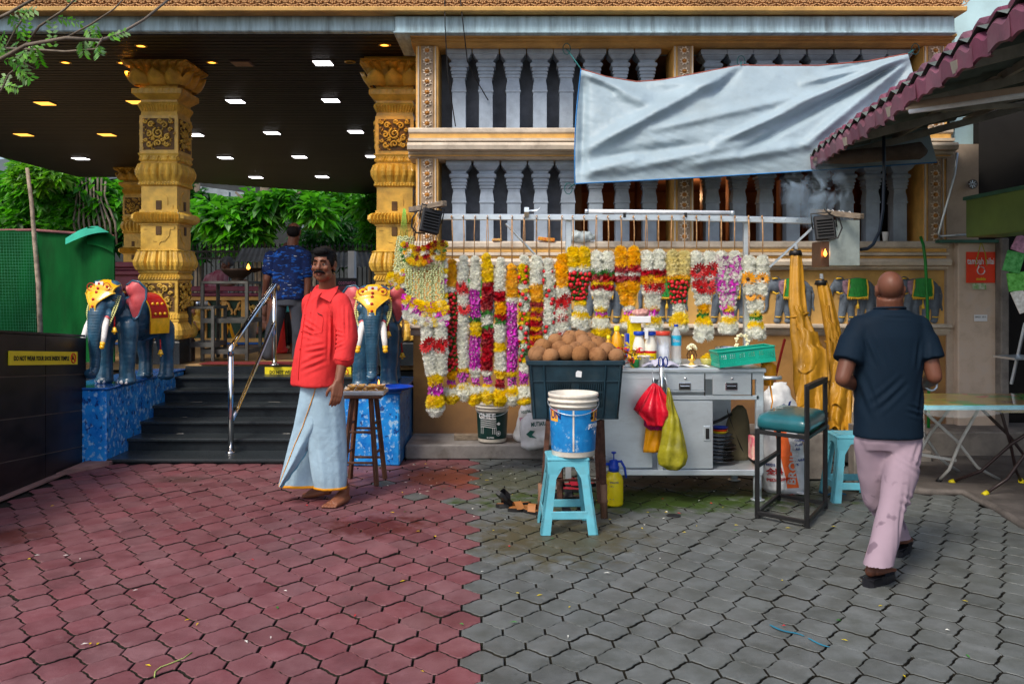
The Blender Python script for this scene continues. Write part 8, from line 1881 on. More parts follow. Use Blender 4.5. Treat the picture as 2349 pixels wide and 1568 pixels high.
lg = thing('x','x','x'); bpy.data.objects.remove(lg)
m, out = cloth_rows([(692, 779, 858), (690, 786, 900), (694, 791, 950), (702, 794, 1000), (710, 796, 1050), (716, 796, 1090), (722, 794, 1116)], 6.10, .78)
part('lungi', m, M_lun, pr_, recalc=True)
m = MB(); m.tube([Vector(p) for p in out[-1]] + [Vector(out[-1][0])],.009,5); part('hem_stripe',m,M_lor,pr_)
m, out = cloth_rows([(694, 735, 880), (684, 732, 950), (672, 728, 1010), (658, 730, 1060), (648, 734, 1100), (643, 736, 1114)], 6.20, .30)
part('lungi_back_fold', m, mat('shaded_side_cotton', (.30, .41, .50), .85, spec=.12, bump=.3, bscale=260) if False else M_lun, pr_)
m = MB(); m.tube([Vector(p) for p in out[-1]] + [Vector(out[-1][0])],.010,5); part('hem_stripe',m,M_lor,pr_)
fl_ = [(866, 690, 781), (900, 688, 775), (940, 681, 757), (980, 673, 739), (1020, 662, 712), (1060, 652, 687), (1095, 643, 662), (1116, 638, 645)]
def flap(u, w):
 k = w * (len(fl_) - 1); i = min(int(k),len(fl_) - 2); f = k - i; v,xl_,xr_ = [fl_[i][j] + (fl_[i + 1][j] - fl_[i][j]) * f for j in range(3)]
 bulge = .135 * (1 - w * .75) * math.sin(PI * (.12 + .8 * u)) + .012 * math.sin(u * 9 + w * 4) + .006 * nz((u * 4, w * 9, 2))
 return P(xl_ + (xr_ - xl_) * u + 1.2 * math.sin(w * 60) * (u > .98), v + 2.5 * (u - .5), DR + .03 - bulge - .035)
m = MB(); m.grid(flap,24,40); part('lungi_flap',m,M_lun,pr_)
m = MB(); m.tube([flap(.42 - .25 * k / 30, k / 30) + Vector((0, -.004, 0)) for k in range(31)], .003, 4); part('stripe', m, M_lor, pr_)
m = MB(); m.tube([flap(1, k / 40) for k in range(41)], .005, 5); part('lungi_edge', m, mat('blue_thread', (.12, .32, .45), .8, bump=0), pr_)
# ---------------- bald man walking away
DB = 4.62
ro = P(2040, 1320, DB); ro.z = 0
pb = thing('person','bald man in a navy t-shirt and stained mauve trousers walking away in black sandals','person',ro)
b = MB(); hc = P(2041, 666, 4.60); qh = head_mb(b, hc, R(180 - 14), .87, R(-6))
b.tube([hc + Vector((0, .0, -.03)), P(2042, 715, 4.62)], [.066, .068], 16); b.ell(P(2040, 738, 4.63), (.17, .08, .06))
Sl,El1,Wl = P(1966,752,4.62),P(1933,868,4.56),P(1985,893,4.80)
b.limb([Sl, El1, El1.lerp(Wl, .4), Wl], [.054, .040, .038, .026], 14); hand(b, Wl, (.3, 1, .1), (.3, 0, 1), (1, 0, 0), .95, .6)
Sr, Er, Wr_ = P(2113, 752, 4.62), P(2143, 862, 4.56), P(2124, 880, 4.83)
b.limb([Sr,Er,Er.lerp(Wr_,.4),Wr_],[.054,.040,.038,.026],14); hand(b,Wr_,(-.25,1,-.05),(-.3,0,1),(-1,0,0),.95,.7)
fA = G(1990, 1345); fA.z = .045; dA = Vector((.80, .62, 0)); fB = G(2056, 1276); fB.z = .045; dB_ = Vector((.62, .8, 0))
hipA, hipB = P(2072, 1000, 4.62), P(2000, 1000, 4.64)
kA,kB = P(2048,1150,4.50),P(2010,1140,4.72)
b.limb([hipA, kA, fA + Vector((.03, .02, .09))], [.07, .045, .036], 14); b.limb([hipB, kB, fB + Vector((.03, .02, .09))], [.065, .042, .036], 14)
foot(b, fA, dA, .86); foot(b, fB, dB_, .86, .02)
me = remesh(b,.0058,3,None,off=ro); put('body',me,pb,M_skin2); face_parts(pb,qh,False,off=ro)
s_ = MB()
rr = [(706, 2041, .070, .068), (714, 2041, .105, .082), (724, 2040, .150, .092), (740, 2040, .180, .100), (770, 2038, .188, .112), (820, 2037, .174, .118), (870, 2036, .168, .120), (930, 2037, .168, .124), (975, 2038, .171, .126), (1000, 2038, .174, .128)]
s_.loft([(P(x,v,DB),a,c,0) for v,x,a,c in rr],36,e=2.4)
for S_, E_ in ((Sl, El1), (Sr, Er)):
 sg = -1 if S_ is Sl else 1; s_.limb([S_ + Vector((-.02 * sg, 0, 0)), S_.lerp(E_, .45)], [.072, .072], 18); s_.tube([S_.lerp(E_, .2), S_.lerp(E_, .66)], [.072, .078], 18)
off = ro; c_ = lambda x,v: (P(x,v,DB) - off)
me = remesh(s_, .0085, 6, folds(.006, 4.5, 9, [L_(1975, 770, 2000, 840, .02, .006), L_(2100, 780, 2090, 850, .02, .006), L_(1985, 930, 2060, 860, .022, .006), L_(2060, 930, 2105, 945, .016, .007), L_(1960, 850, 1990, 960, .022, .007), L_(2120, 850, 2095, 960, .022, .007), L_(2010, 720, 2080, 724, .012, .004)]), off=off)
M_navy = mat('navy_cotton', (.004, .012, .024), .75, spec=.12, var=.12, vscale=3, bump=.25, bscale=300, bdist=.002)
put('t_shirt',me,pb,M_navy)
m = MB(); nc = P(2041, 710, DB) - off; m.tube([nc + Vector((.076 * math.cos(a), .072 * math.sin(a), .006 - .008 * math.sin(a))) for a in [2 * PI * k / 24 for k in range(25)]], .007, 6); part('neckband', m, M_navy, pb, local=True)
m = MB()
for xl_,xr_ in (): pass
t_ = MB()
t_.loft([(P(2037, 990, DB), .160, .115), (P(2037, 1010, DB), .160, .115), (P(2037, 1030, DB), .140, .10)], 30, e=2.3)
t_.limb([hipA + Vector((0,0,-.02)),P(2066,1080,4.55),kA,P(2028,1240,4.45)],[.092,.088,.070,.068],20); t_.tube([P(2028,1240,4.45),P(2009,1315,4.385),P(2006,1360,4.36)],[.068,.072,.075],20)
t_.limb([hipB + Vector((0, 0, -.02)), P(2002, 1080, 4.68), kB, P(2045, 1190, 4.80)], [.090, .078, .062, .062], 20); t_.tube([P(2040, 1180, 4.80), P(2067, 1258, 4.90), P(2070, 1290, 4.90)], [.064, .070, .070], 20)
M_tr = mat('mauve_cotton', (.30, .225, .275), .85, spec=.12, var=.06, vscale=3, bump=.3, bscale=260, bdist=.002, grime=.0)
n_ = noisetex(M_tr,11,detail=2); nt,N,L,bb_ = nodes(M_tr); g = N.new('ShaderNodeNewGeometry'); sp_ = N.new('ShaderNodeSeparateXYZ'); L.new(g.outputs['Position'],sp_.inputs[0])
mk_ = ramp(M_tr, n_, .60, .66, 0, .6); lowm = ramp(M_tr, sp_.outputs[2], .62, .40, 0, 1); mixin(M_tr, mathn(M_tr, 'MULTIPLY', mk_, lowm), (.08, .05, .08))
me = remesh(t_, .0085, 5, folds(.010, 7, 5, [L_(2040, 1040, 2095, 1075, .020, .006), L_(2035, 1125, 2075, 1150, .020, .007), L_(2100, 1010, 2070, 1060, .018, .006), L_(2050, 1080, 2015, 1290, .016, .005)]), off=off)
hollow(me,.12); put('trousers',me,pb,M_tr)
for f, d, nm in ((fA, dA, 'near'), (fB, dB_, 'far')):
 q = Matrix.Translation(f - off + Vector((0, 0, -.045))) @ Matrix.Rotation(math.atan2(d.y, d.x), 4, 'Z')
 o_ = [(.005 + .235 * k / 12,sgn * (.030 + .016 * math.sin(PI * min(1,k / 12 * .95)) * (1 if k > 5 else .7)) * (1 if 0 < k < 12 else .5)) for sgn,rg_ in ((-1,range(13)),(1,range(12,-1,-1))) for k in rg_]
 m = MB(); m.prism([(x - .02, y, .002) for x, y in o_], (0, 0, 0), (0, 0, .044)); m.xf(q); sd_ = part('sandal', m, M_blk, pb, local=True)
 m = MB()
 for xx in (.105,.150):
  m.grid(lambda u, v: (xx + .040 * v - .02 + .02 * math.sin(PI * u), (u - .5) * .098, .042 + .060 * math.sin(PI * u) * (1 - (xx - .1) * 4)), 10, 3)
 m.grid(lambda u, v: (-.012 + .085 * u, .042 * (1 if v > .5 else -1) * (1 + .0 * u), .035 + .012 * abs(v - .5)), 4, 2); m.xf(q); part('strap', m, M_blk, sd_, local=True)
m = MB(); c = P(2135,880,4.78) - off; m.tube([c + Vector((.034 * math.cos(a),.01 * math.sin(a),.034 * math.sin(a))) for a in [2 * PI * k / 12 for k in range(13)]],.006,5); part('wrist_bracelet',m,M_steel,pb,local=True)
# ---------------- man in the blue patterned shirt on the landing
DM = 9.85
ro = P(660,822,DM); ro.z = .70; K = .0
pm_ = thing('person', 'man in a dark blue patterned shirt standing at the top of the steps', 'person', ro)
M_bsh = mat('blue_patterned_cotton', (.008, .018, .075), .8, spec=.12, var=.3, vscale=6, bump=0)
n_ = noisetex(M_bsh,11,(1,1,3.2),3,loc=(2,0,0)); mixin(M_bsh,ramp(M_bsh,n_,.55,.60),(.012,.085,.38)); n_ = noisetex(M_bsh,16,(.8,1,4),2,loc=(0,0,3)); mixin(M_bsh,ramp(M_bsh,n_,.68,.70),(.35,.4,.5))
b = MB(); hc = P(675, 534, DM); qh = head_mb(b, hc, R(176), .93, R(18)); b.tube([hc, P(670, 570, DM)], [.06, .065], 12)
a1 = [P(622, 590, DM), P(612, 640, DM - .05), P(608, 668, DM - .02)]; a2 = [P(700, 588, DM), P(706, 650, DM), P(702, 690, DM - .02)]
b.limb(a1,[.055,.042,.028],12); hand(b,a1[-1],(0,-.2,-1),(1,0,0),(0,1,0),.9,.5); b.limb(a2,[.055,.042,.028],12); hand(b,a2[-1],(-.2,-.2,-1),(-1,0,0),(0,1,0),.9,.6)
fz = lambda x, y: Vector((X(x, y), y, .70))
b.limb([P(632, 700, DM), P(622, 760, DM), Vector((X(615, DM), DM, .80))], [.09, .06, .04], 12); b.limb([P(680, 700, DM), P(684, 760, DM), Vector((X(684, DM), DM + .1, .80))], [.09, .06, .04], 12)
foot(b,fz(616,DM - .05),(-.1,1,0),.95,.06); foot(b,fz(684,DM + .05),(.05,1,0),.95)
me = remesh(b, .007, 3, None, off=ro); put('body', me, pm_, M_skin2); face_parts(pm_, qh, True, off=ro); hair_cap(pm_, qh, ro, 'bald')
s_ = MB(); s_.loft([(P(670, 562, DM), .075, .07), (P(669, 570, DM), .15, .09), (P(666, 580, DM), .19, .11), (P(664, 610, DM), .185, .12), (P(662, 650, DM), .18, .125), (P(661, 686, DM), .185, .13)], 30, e=2.3)
s_.limb([a1[0],a1[0].lerp(a1[1],.6)],[.078,.076],14); s_.limb([a2[0],a2[0].lerp(a2[1],.6)],[.078,.076],14)
put('shirt', remesh(s_, .010, 4, folds(.006, 6, 2), off=ro), pm_, M_bsh)
t_ = MB(); t_.loft([(P(661, 678, DM), .165, .12), (P(661, 700, DM), .17, .125)], 24); t_.limb([P(638, 702, DM), P(626, 760, DM), P(616, 812, DM)], [.095, .082, .075], 16); t_.limb([P(683, 702, DM), P(686, 760, DM), P(685, 816, DM + .08)], [.095, .080, .072], 16)
put('trousers',remesh(t_,.010,4,folds(.008,7,6),off=ro),pm_,mat('charcoal_cotton',(.050,.056,.072),.85,spec=.12,var=.1,bump=.2))
# ---------------- bystander half hidden behind, and seated devotee
ro = P(660, 795, 11.0); ro.z = .70; Dx = 11.0
pz = thing('person','bystander in a teal top and black trousers half hidden behind the blue shirted man','person',ro)
b = MB(); hc = P(664, 575, Dx); q_ = head_mb(b, hc, R(150), .95, 0); b.tube([hc, P(664, 610, Dx)], [.055, .06], 10); b.limb([P(655, 700, Dx), P(652, 740, Dx), Vector((X(650, Dx), Dx, .8))], [.08, .055, .04], 10); b.limb([P(672, 700, Dx), P(672, 740, Dx), Vector((X(672, Dx), Dx, .8))], [.08, .055, .04], 10)
foot(b, Vector((X(651, Dx), Dx, .70)), (-.5, -1, 0), .9); foot(b, Vector((X(672, Dx), Dx, .70)), (.1, -1, 0), .9); put('body', remesh(b, .009, 3, None, off=ro), pz, M_skin2)
s_ = MB(); s_.loft([(P(664,612,Dx),.08,.07),(P(664,624,Dx),.18,.10),(P(664,660,Dx),.17,.12),(P(664,715,Dx),.17,.12)],24); put('shirt',remesh(s_,.012,3,None,off=ro),pz,mat('teal_cotton',(.05,.30,.36),.85,spec=.12))
t_ = MB(); t_.limb([P(657, 712, Dx), P(653, 750, Dx), P(651, 785, Dx)], [.09, .07, .06], 12); t_.limb([P(671, 712, Dx), P(672, 750, Dx), P(672, 785, Dx)], [.09, .07, .06], 12); put('trousers', remesh(t_, .012, 3, None, off=ro), pz, M_blk)
Ds = 13.3; ro = P(500, 700, Ds); ro.z = 0
pg = thing('person','grey haired person in a red striped shawl bending behind the steel offering table','person',ro)
b = MB(); hc = P(521, 606, Ds); q_ = head_mb(b, hc, R(-60), .92, R(25)); b.tube([hc, P(505, 632, Ds)], [.05, .06], 10); b.limb([P(500, 660, Ds), P(520, 655, Ds - .2), P(545, 645, Ds - .35)], [.05, .04, .03], 10); hand(b, P(545, 645, Ds - .35), (1, -.3, 0), (0, 0, 1), (0, 1, 0), .9, .4)
b.limb([P(490, 720, Ds), P(520, 725, Ds - .35), Vector((X(515, Ds), Ds - .3, .10))], [.09, .06, .04], 10); foot(b, Vector((X(515, Ds), Ds - .3, .02)), (.2, -1, 0), .9)
b.ell(P(492,700,Ds),(.16,.12,.20)); put('body',remesh(b,.009,3,None,off=ro),pg,M_skin2)
M_gh = mat('grey_hair', (.10, .10, .11), .7, bump=.5, bscale=200); o = hair_cap(pg, q_, ro); o.data.materials.clear(); o.data.materials.append(M_gh)
M_shawl = mat('striped_shawl', (.30, .03, .07), .85, spec=.12, vscale=16, col2=(.55, .30, .34), stretch=(1, 1, .15)); s_ = MB(); s_.loft([(P(508, 618, Ds), .06, .06), (P(498, 632, Ds), .17, .13), (P(492, 655, Ds), .20, .16), (P(490, 700, Ds), .20, .16), (P(490, 730, Ds), .20, .16)], 24); put('shawl', remesh(s_, .012, 3, folds(.01, 8, 1), off=ro), pg, M_shawl)
# == landing furniture
M_rackst = mat('rack_steel', (.13, .13, .12), .4, .7, var=.3, grime=.4, gscale=8)
def rack(nm, x0, x1, vt, vb, d, dep, label, shelves=()):
 t = thing(nm,label,'table',(X((x0 + x1) / 2,d),d,.70),'steel offering tables on the landing'); zt_ = Z(vt,d)
 m = MB(); m.box(((X(x0, d) + X(x1, d)) / 2, d + dep / 2, zt_), (X(x1, d) - X(x0, d), dep, .03), None, .003); part('top', m, M_rackst, t)
 for x in (x0 + 3, x1 - 3):
  for y in (d + .02,d + dep - .02): m = MB(); m.bar((X(x,d),y,.70),(X(x,d),y,zt_),.035,.035,.003); part('leg',m,M_rackst,t)
 for v in shelves: m = MB(); m.box(((X(x0, d) + X(x1, d)) / 2, d + dep / 2, Z(v, d)), (X(x1, d) - X(x0, d), dep, .05)); part('shelf', m, M_rackst, t)
 return t
rack('steel_table',460,568,647,828,9.62,.55,'tall bare steel frame table carrying the fire pot',(735,806))
rack('steel_table', 430, 490, 705, 832, 9.56, .45, 'lower steel table left of the tall one, with small cups', (790,))
fpz = Z(645, 9.8)
t = thing('fire_pot','blackened metal fire pot with a small flame on the tall steel table','fire pot',(X(545,9.85),9.85,fpz))
M_soot = mat('soot_metal', (.05, .03, .02), .6, .4, bump=.3)
m = MB(); m.lathe([(.10, 0), (.06, .02), (.09, .05), (.13, .08), (.17, .12), (.18, .14), (.12, .13)], (0, 0, 0), 20); part('pot', m, M_soot, t, local=True)
m = MB(); m.lathe([(.02,.10),(.14,.14),(.16,.15),(.12,.13)],(.16,.05,-.0),16); part('pan',m,M_soot,t,local=True)
m = MB(); m.lathe([(.001, .13), (.022, .145), (.016, .165), (.001, .20)], (.15, -.1, 0), 8); part('flame', m, MATS['flame'], t, local=True)
for k, (x, lb) in enumerate(((440, 'small copper cup at the left end of the low steel table'), (452, 'small metal cup in the middle of the low steel table'), (466, 'small steel bowl at the right of the low steel table'))):
 m = MB(); m.lathe([(.03,0),(.045,.01),(.05,.06),(.045,.06),(.03,.012)],(X(x,9.7),9.7,Z(702,9.7)),12); solo('cup',m,[M_gold,M_chrome,M_steel][k],lb,'cup')
t = thing('floor_sign', 'yellow folding wet floor sign standing behind the steel tables', 'floor sign', (X(525, 10.6), 10.6, .70)); D_ = 10.6
for sg in (-1, 1):
 m = MB(); m.prism([P(525 + 3,740,D_),P(525 - 3,740,D_),P(525 + sg * 20 - 4,806,D_),P(525 + sg * 20 + 4,806,D_)],(0,0,0),(0,.02,0)); part('leg_panel',m,mat('amber_plastic',(.75,.36,.01),.4) if sg < 0 else MATS['amber_plastic'],t)
m = MB(); m.lathe([(.13, 0), (.13, .02), (.06, .06), (.03, .5), (.025, .5)], (X(645, 10.9), 10.9, .70), 14); solo('traffic_cone', m, M_redink, 'red plastic cone behind the blue shirted man', 'cone')
m = MB(); m.lathe([(.07, 0), (.10, .22), (.105, .23), (.09, .22)], (X(572, 10.2), 10.2, .92), 16); solo('steel_bucket', m, M_steel, 'small steel bucket beside the steel table, in front of the painted parapet', 'bucket')
pp = thing('painted_parapet','green painted parapet with gilded brackets and painted sculptures behind the hall','wall',(-3,12.6,.70)); DPq = 12.6
xa, xb = X(225, DPq), X(900, DPq)
m = MB(); m.box(((xa + xb) / 2, DPq + .15, 1.05), (xb - xa, .3, .70)); part('panel', m, mat('dark_green_paint', (.01, .05, .03), .5, var=.3), pp)
m = MB(); m.box(((xa + xb) / 2,DPq + .10,1.485),(xb - xa,.46,.07),None,.01); m.box(((xa + xb) / 2,DPq + .10,1.40),(xb - xa,.40,.05),None,.01); part('coping',m,mat('maroon_paint',(.20,.04,.07),.45,var=.2),pp)
m = MB(); m.box(((xa + xb) / 2, DPq + .12, 1.345), (xb - xa, .38, .05)); m.box(((xa + xb) / 2, DPq + .12, .74), (xb - xa, .38, .08)); part('gilded_band', m, M_orange, pp)
m = MB(); m.box(((xa + xb) / 2, DPq + .08, .715), (xb - xa, .5, .03)); part('blue_band', m, M_bluetop, pp)
for x in (470,515,560,690,740,790):
 m = MB(); m.box((X(x, DPq), DPq - .01, 1.02), (.07, .05, .6)); part('gilded_bracket', m, M_orange, pp)
 m = MB()
 for sg in (-1,1): m.tube([(X(x,DPq) + sg * (.04 + .06 * u + .03 * math.sin(9 * u)),DPq - .03,1.26 - .12 * u + .03 * math.cos(9 * u)) for u in [k / 10 for k in range(11)]],.018,6)
 part('scroll', m, M_orange, pp)
M_sk2 = mat('sculpture_flesh', (.42, .20, .14), .5, var=.3)
for x,cc in ((440,M_sk2),(455,M_gold),(588,M_gold),(604,M_sk2),(775,M_gold),(800,M_sk2)):
 m = MB(); X0 = X(x, DPq); m.ell((X0, DPq - .05, 1.0), (.09, .07, .12)); m.ell((X0 + .03, DPq - .06, 1.17), (.06, .06, .07)); m.ell((X0 - .07, DPq - .06, .90), (.09, .06, .06)); m.tube([(X0 - .08, DPq - .08, 1.05), (X0 + .08, DPq - .10, 1.0), (X0 + .1, DPq - .08, .9)], .035, 8)
 for k in range(4): m.ell((X0 - .06 + .04 * k, DPq - .08, 1.22 + .02 * (k % 2)), (.025, .02, .025), None, 8, 5)
 me = remesh(m,.015,1); o = put('sculpture',me,pp,cc); me.transform(Matrix.Translation(-pp.location))
m = MB(); 
for k, (v0, v1, dd) in enumerate(((600, 612, 0), (613, 619, .05), (620, 630, .02))): m.fb(225, v0, 330, v1, 12.2 + dd, .5, .01)
m.fb(225,631,330,660,12.3,.4); solo('maroon_ledge',m,MATS['maroon_paint'],'maroon and buff stepped ledge between the green hoarding and the left pillar','ledge')
# == green hoarding, net and pole on the left
gh = thing('green_hoarding', 'dark green fabric hoarding behind the left elephant statue', 'hoarding', P(130, 770, 8.8)); DH = 8.95
M_gtarp = mat('green_fabric',(.003,.085,.018),.7,spec=.1,var=.3,vscale=2.5,stretch=(2,1,.5),bump=.3,bscale=20,grime=.4,gcol=(.01,.03,.012),gscale=3)
def hoard(u, w):
 x = 75 + (262 - 75) * u; v0 = 527 + 14 * (u ** 2); v = v0 + (830 - v0) * w
 return P(x,v,DH + .03 * math.sin(u * 5) + .015 * nz((u * 4,w * 3,0)))
m = MB(); m.grid(hoard, 30, 24); m.grid(lambda u, w: hoard(u, w) + Vector((0, .02, 0)), 30, 24); part('sheet', m, M_gtarp, gh)
m = MB(); m.grid(lambda u, w: P(-400 + 480 * u, 545 - 20 * u * (1 if u > .6 else u / .6) + 300 * w, DH - .9 + .9 * u + .05 * math.sin(w * 4 + u * 3)), 20, 16); part('sheet', m, M_gtarp, gh)
m = MB(); m.tube([P(-400,548,DH - .9),P(0,528,DH - .1),P(75,527,DH),P(262,541,DH)],.015,6); part('top_rail',m,mat('dusky_pink_rail',(.25,.10,.10),.7),gh)
m = MB(); m.grid(lambda u, w: P(150 + 75 * u + 25 * w * u, 546 - 28 * math.sin(u * 1.7) + 14 * w, DH - .05 - .1 * w), 12, 6); part('teal_tarp_edge', m, mat('teal_tarp', (.03, .35, .25), .5), gh)
m = MB(); m.grid(lambda u, w: P(200 + 60 * u, 520 + 40 * w + 20 * u * u, DH - .08 + .05 * math.sin(w * 3)), 10, 6); part('folded_corner', m, M_gtarp, gh)
nt_ = thing('debris_net','green plastic mesh netting stretched over the hoarding at the left edge','net',P(60,770,8.7)); m = MB()
def netp(a, b): return P(-60 + 145 * a + 12 * b * math.sin(a * 3), 533 + 236 * b, 8.72 + .06 * math.sin(b * 5 + a * 4))
NU, NV = 22, 34
for i in range(NU + 1): m.tube([netp(i / NU,j / 12) for j in range(13)],.0012,3,False)
for j in range(NV + 1): m.tube([netp(i / 8, j / NV) for i in range(9)], .0012, 3, False)
part('mesh', m, mat('net_green', (.03, .22, .12), .6, bump=0), nt_, kind='stuff')
m = MB(); m.tube([P(62,385,8.68),P(72,460,8.68),P(80,560,8.68),P(88,650,8.68),P(93,775,8.68)],[.018,.020,.022,.024,.026],8); solo('bamboo_pole',m,mat('weathered_pole',(.30,.24,.18),.8,var=.4,vscale=15,bump=.4),'weathered bamboo pole rising from the netting at the left edge','pole')
# == trees, fence and roofs beyond the hall
def leaf_cluster(m, c, r, n_, rg, mi=0, droop=.3, up=None):
 for k in range(n_):
  a = rg.uniform(0, 6.28); e_ = rg.uniform(-.5, .9); d = Vector((math.cos(a) * math.cos(e_), math.sin(a) * math.cos(e_), math.sin(e_) - droop)).normalized(); L_ = r * rg.uniform(.7, 1.2); s_ = d.cross(Vector((rg.uniform(-.4, .4), rg.uniform(-.4, .4), 1))).normalized() * L_ * .17
  a0 = c + d * L_ * .15; b0 = c + d * L_ * .6; e0 = c + d * L_ - Vector((0, 0, L_ * .22)); m.v += [tuple(a0), tuple(b0 + s_), tuple(e0), tuple(b0 - s_)]; n0 = len(m.v) - 4; m.f.append((n0, n0 + 1, n0 + 2, n0 + 3)); m.m.append(mi); m.sm.append(False)
def leafmat(nm,c1,c2):
 mt = mat(nm, c1, .42, vscale=1.2, col2=c2, bump=0, rand=.6, island=True, spec=.4); nt, N, L, b = nodes(mt); b.inputs['Subsurface Weight'].default_value = 0
 tr = N.new('ShaderNodeBsdfTranslucent'); mx = N.new('ShaderNodeMixShader'); mx.inputs[0].default_value = .35; tr.inputs[0].default_value = (c2[0] * 1.5, c2[1] * 1.8, c2[2], 1)
 out = [n for n in N if n.type == 'OUTPUT_MATERIAL'][0]; L.new(b.outputs[0],mx.inputs[1]); L.new(tr.outputs[0],mx.inputs[2]); L.new(mx.outputs[0],out.inputs[0]); return mt
M_lf1 = leafmat('bright_leaf', (.018, .11, .008), (.10, .36, .02)); M_lf2 = leafmat('dark_leaf', (.008, .045, .010), (.025, .13, .018)); M_lf3 = leafmat('yellow_green_leaf', (.06, .20, .01), (.16, .38, .03))
M_bark = mat('grey_bark', (.16, .13, .10), .9, var=.35, vscale=8, bump=.8, bscale=30, stretch=(1, 1, .4), grime=.4)
def tree(name,x,d,blobs,mt,label,trunk,seed,r=.30,per=9,dens=1.,cat='tree'):
 k_ = 1.40; d *= k_; r *= k_; trunk = [([(a, b, c * k_) for a, b, c in p], [q * k_ for q in w]) for p, w in trunk]
 t = thing(name, label, cat, (X(x, d), d, 0), 'trees and shrubs beyond the hall'); rg = random.Random(seed); m = MB()
 for (bx,bv,rx,rv,n_) in blobs:
  for k in range(int(n_ * dens)):
   while True:
    a,b,c = rg.uniform(-1,1),rg.uniform(-1,1),rg.uniform(-1,1); q = a * a + b * b + c * c
    if q < 1 and (q > .25 or rg.random() < .3): break
   p = P(bx + rx * a, bv + rv * b, d) + Vector((0, rx * d / F_ * c * .9, 0))
   if p.z < .2: continue
   leaf_cluster(m, p, r * rg.uniform(.7, 1.15), per, rg)
 part('crown', m, mt, t, kind=None)
 for pts,rs in trunk:
  mm = MB(); mm.tube([P(*p) for p in pts], rs, 9); part('trunk' if rs[0] > .06 else 'branch', mm, M_bark, t)
 return t
tree('broadleaf_tree',560,17.5,[(520,500,50,38,70),(590,480,40,40,70),(560,545,50,36,70),(480,480,26,26,26),(650,455,36,26,36),(720,480,40,30,44)],M_lf1,'bright green large leaved tree in the middle beyond the hall',[([(606,900,17.6),(600,560,17.6),(612,420,17.6),(618,330,17.6)],[.16,.15,.12,.09]),([(604,520,17.6),(570,470,17.5),(540,440,17.3)],[.06,.04,.02]),([(610,500,17.6),(650,460,17.5),(690,440,17.4)],[.06,.04,.02])],4,.42)
tree('broadleaf_tree', 470, 19.5, [(450, 520, 45, 55, 90), (430, 460, 40, 40, 70), (480, 560, 60, 30, 60)], M_lf2, 'dark leafed tree just right of the left pillar', [([(455, 900, 19.6), (458, 560, 19.6), (452, 420, 19.6)], [.12, .1, .07])], 5, .32)
tree('dense_shrub', 760, 19, [(740, 540, 70, 55, 190), (800, 560, 60, 55, 170), (700, 580, 50, 40, 110), (850, 540, 40, 60, 90)], M_lf2, 'dense dark green shrub in front of the fence, right of the blue shirted man', [([(760, 900, 19), (758, 560, 19)], [.06, .04])], 6, .17, 10, cat='shrub')
tree('young_tree',850,16,[(848,480,24,40,30),(856,540,22,60,40)],M_lf1,'slim bright green tree beside the right pillar',[([(852,800,16),(850,560,16),(848,450,16)],[.05,.04,.02])],7,.30)
tree('vine_covered_tree', 130, 16.5, [(60, 420, 50, 45, 80), (130, 430, 70, 50, 130), (210, 450, 60, 50, 110), (265, 470, 40, 50, 80), (30, 510, 50, 40, 60), (160, 510, 80, 30, 80)], M_lf1, 'tree draped in vines above the green hoarding at the left', [([(180, 900, 16.6), (178, 560, 16.6), (185, 470, 16.6), (170, 400, 16.6)], [.20, .17, .15, .1])] + [([(170 + 9 * k, 400 + 8 * (k % 3), 16.2), (176 + 8 * k, 450 + 10 * (k % 2), 16.1), (168 + 12 * k, 510, 16.0), (180 + 11 * k, 560, 16.0)], [.02, .018, .02, .015]) for k in range(9)], 8, .34)
tree('dark_hedge_tree', 60, 19.5, [(20, 480, 80, 80, 160), (110, 500, 80, 70, 150), (230, 500, 70, 70, 140), (300, 520, 40, 50, 60)], M_lf2, 'dark green foliage behind the vine covered tree at the left', [([(60, 900, 19.7), (62, 500, 19.7)], [.12, .1])], 9, .34)
tree('hanging_vines',75,15.5,[(55,395,22,35,45),(90,400,20,40,45),(130,395,20,25,25)],M_lf3,'yellow green vines hanging from the far left edge of the ceiling',[([(60,368,15.4),(56,420,15.4)],[.01,.006])],10,.26,9,cat='vines')
tree('broadleaf_tree', 720, 23, [(680, 470, 70, 50, 80), (760, 450, 60, 40, 70), (820, 470, 50, 40, 60)], M_lf1, 'farther pale green tree behind the dense shrub', [([(720, 800, 23), (725, 450, 23)], [.14, .1])], 11, .34)
fe = thing('iron_fence', 'dark iron fence with a latticed band beyond the hall', 'fence', (X(640, 17), 15.6, 0)); Df = 15.6
zf0,zf1 = .7,Z(572,Df)
for z_, nm in ((zf1 - .03, 'rail'), (Z(592, Df), 'rail'), (.95, 'rail')): m = MB(); m.bar((X(430, Df), Df, z_), (X(880, Df), Df, z_), .03, .03); part(nm, m, M_black, fe)
m = MB(); m.bar((0, 0, 0), (0, 0, zf1 - zf0 + .04), .018, .018); m.lathe([(.018, zf1 - zf0 + .03), (.02, zf1 - zf0 + .06), (.001, zf1 - zf0 + .12)], (0, 0, 0), 6); me_bar = m.mesh('bar'); me_bar.materials.append(M_black)
x = 432.
while x < 880: put('bar', me_bar, fe, None, loc=Vector((X(x, Df), Df, zf0)) - fe.location); x += 10.5
m = MB(); x = 432.
while x < 880: m.bar((X(x,Df),Df - .012,Z(592,Df)),(X(x + 14,Df),Df - .012,zf1 - .03),.012,.008); m.bar((X(x + 14,Df),Df - .014,Z(592,Df)),(X(x,Df),Df - .014,zf1 - .03),.012,.008); x += 14
part('lattice', m, M_black, fe, kind='stuff')
M_cor = mat('corrugated_zinc', (.20, .22, .24), .5, .5, var=.25, vscale=2, grime=.4)
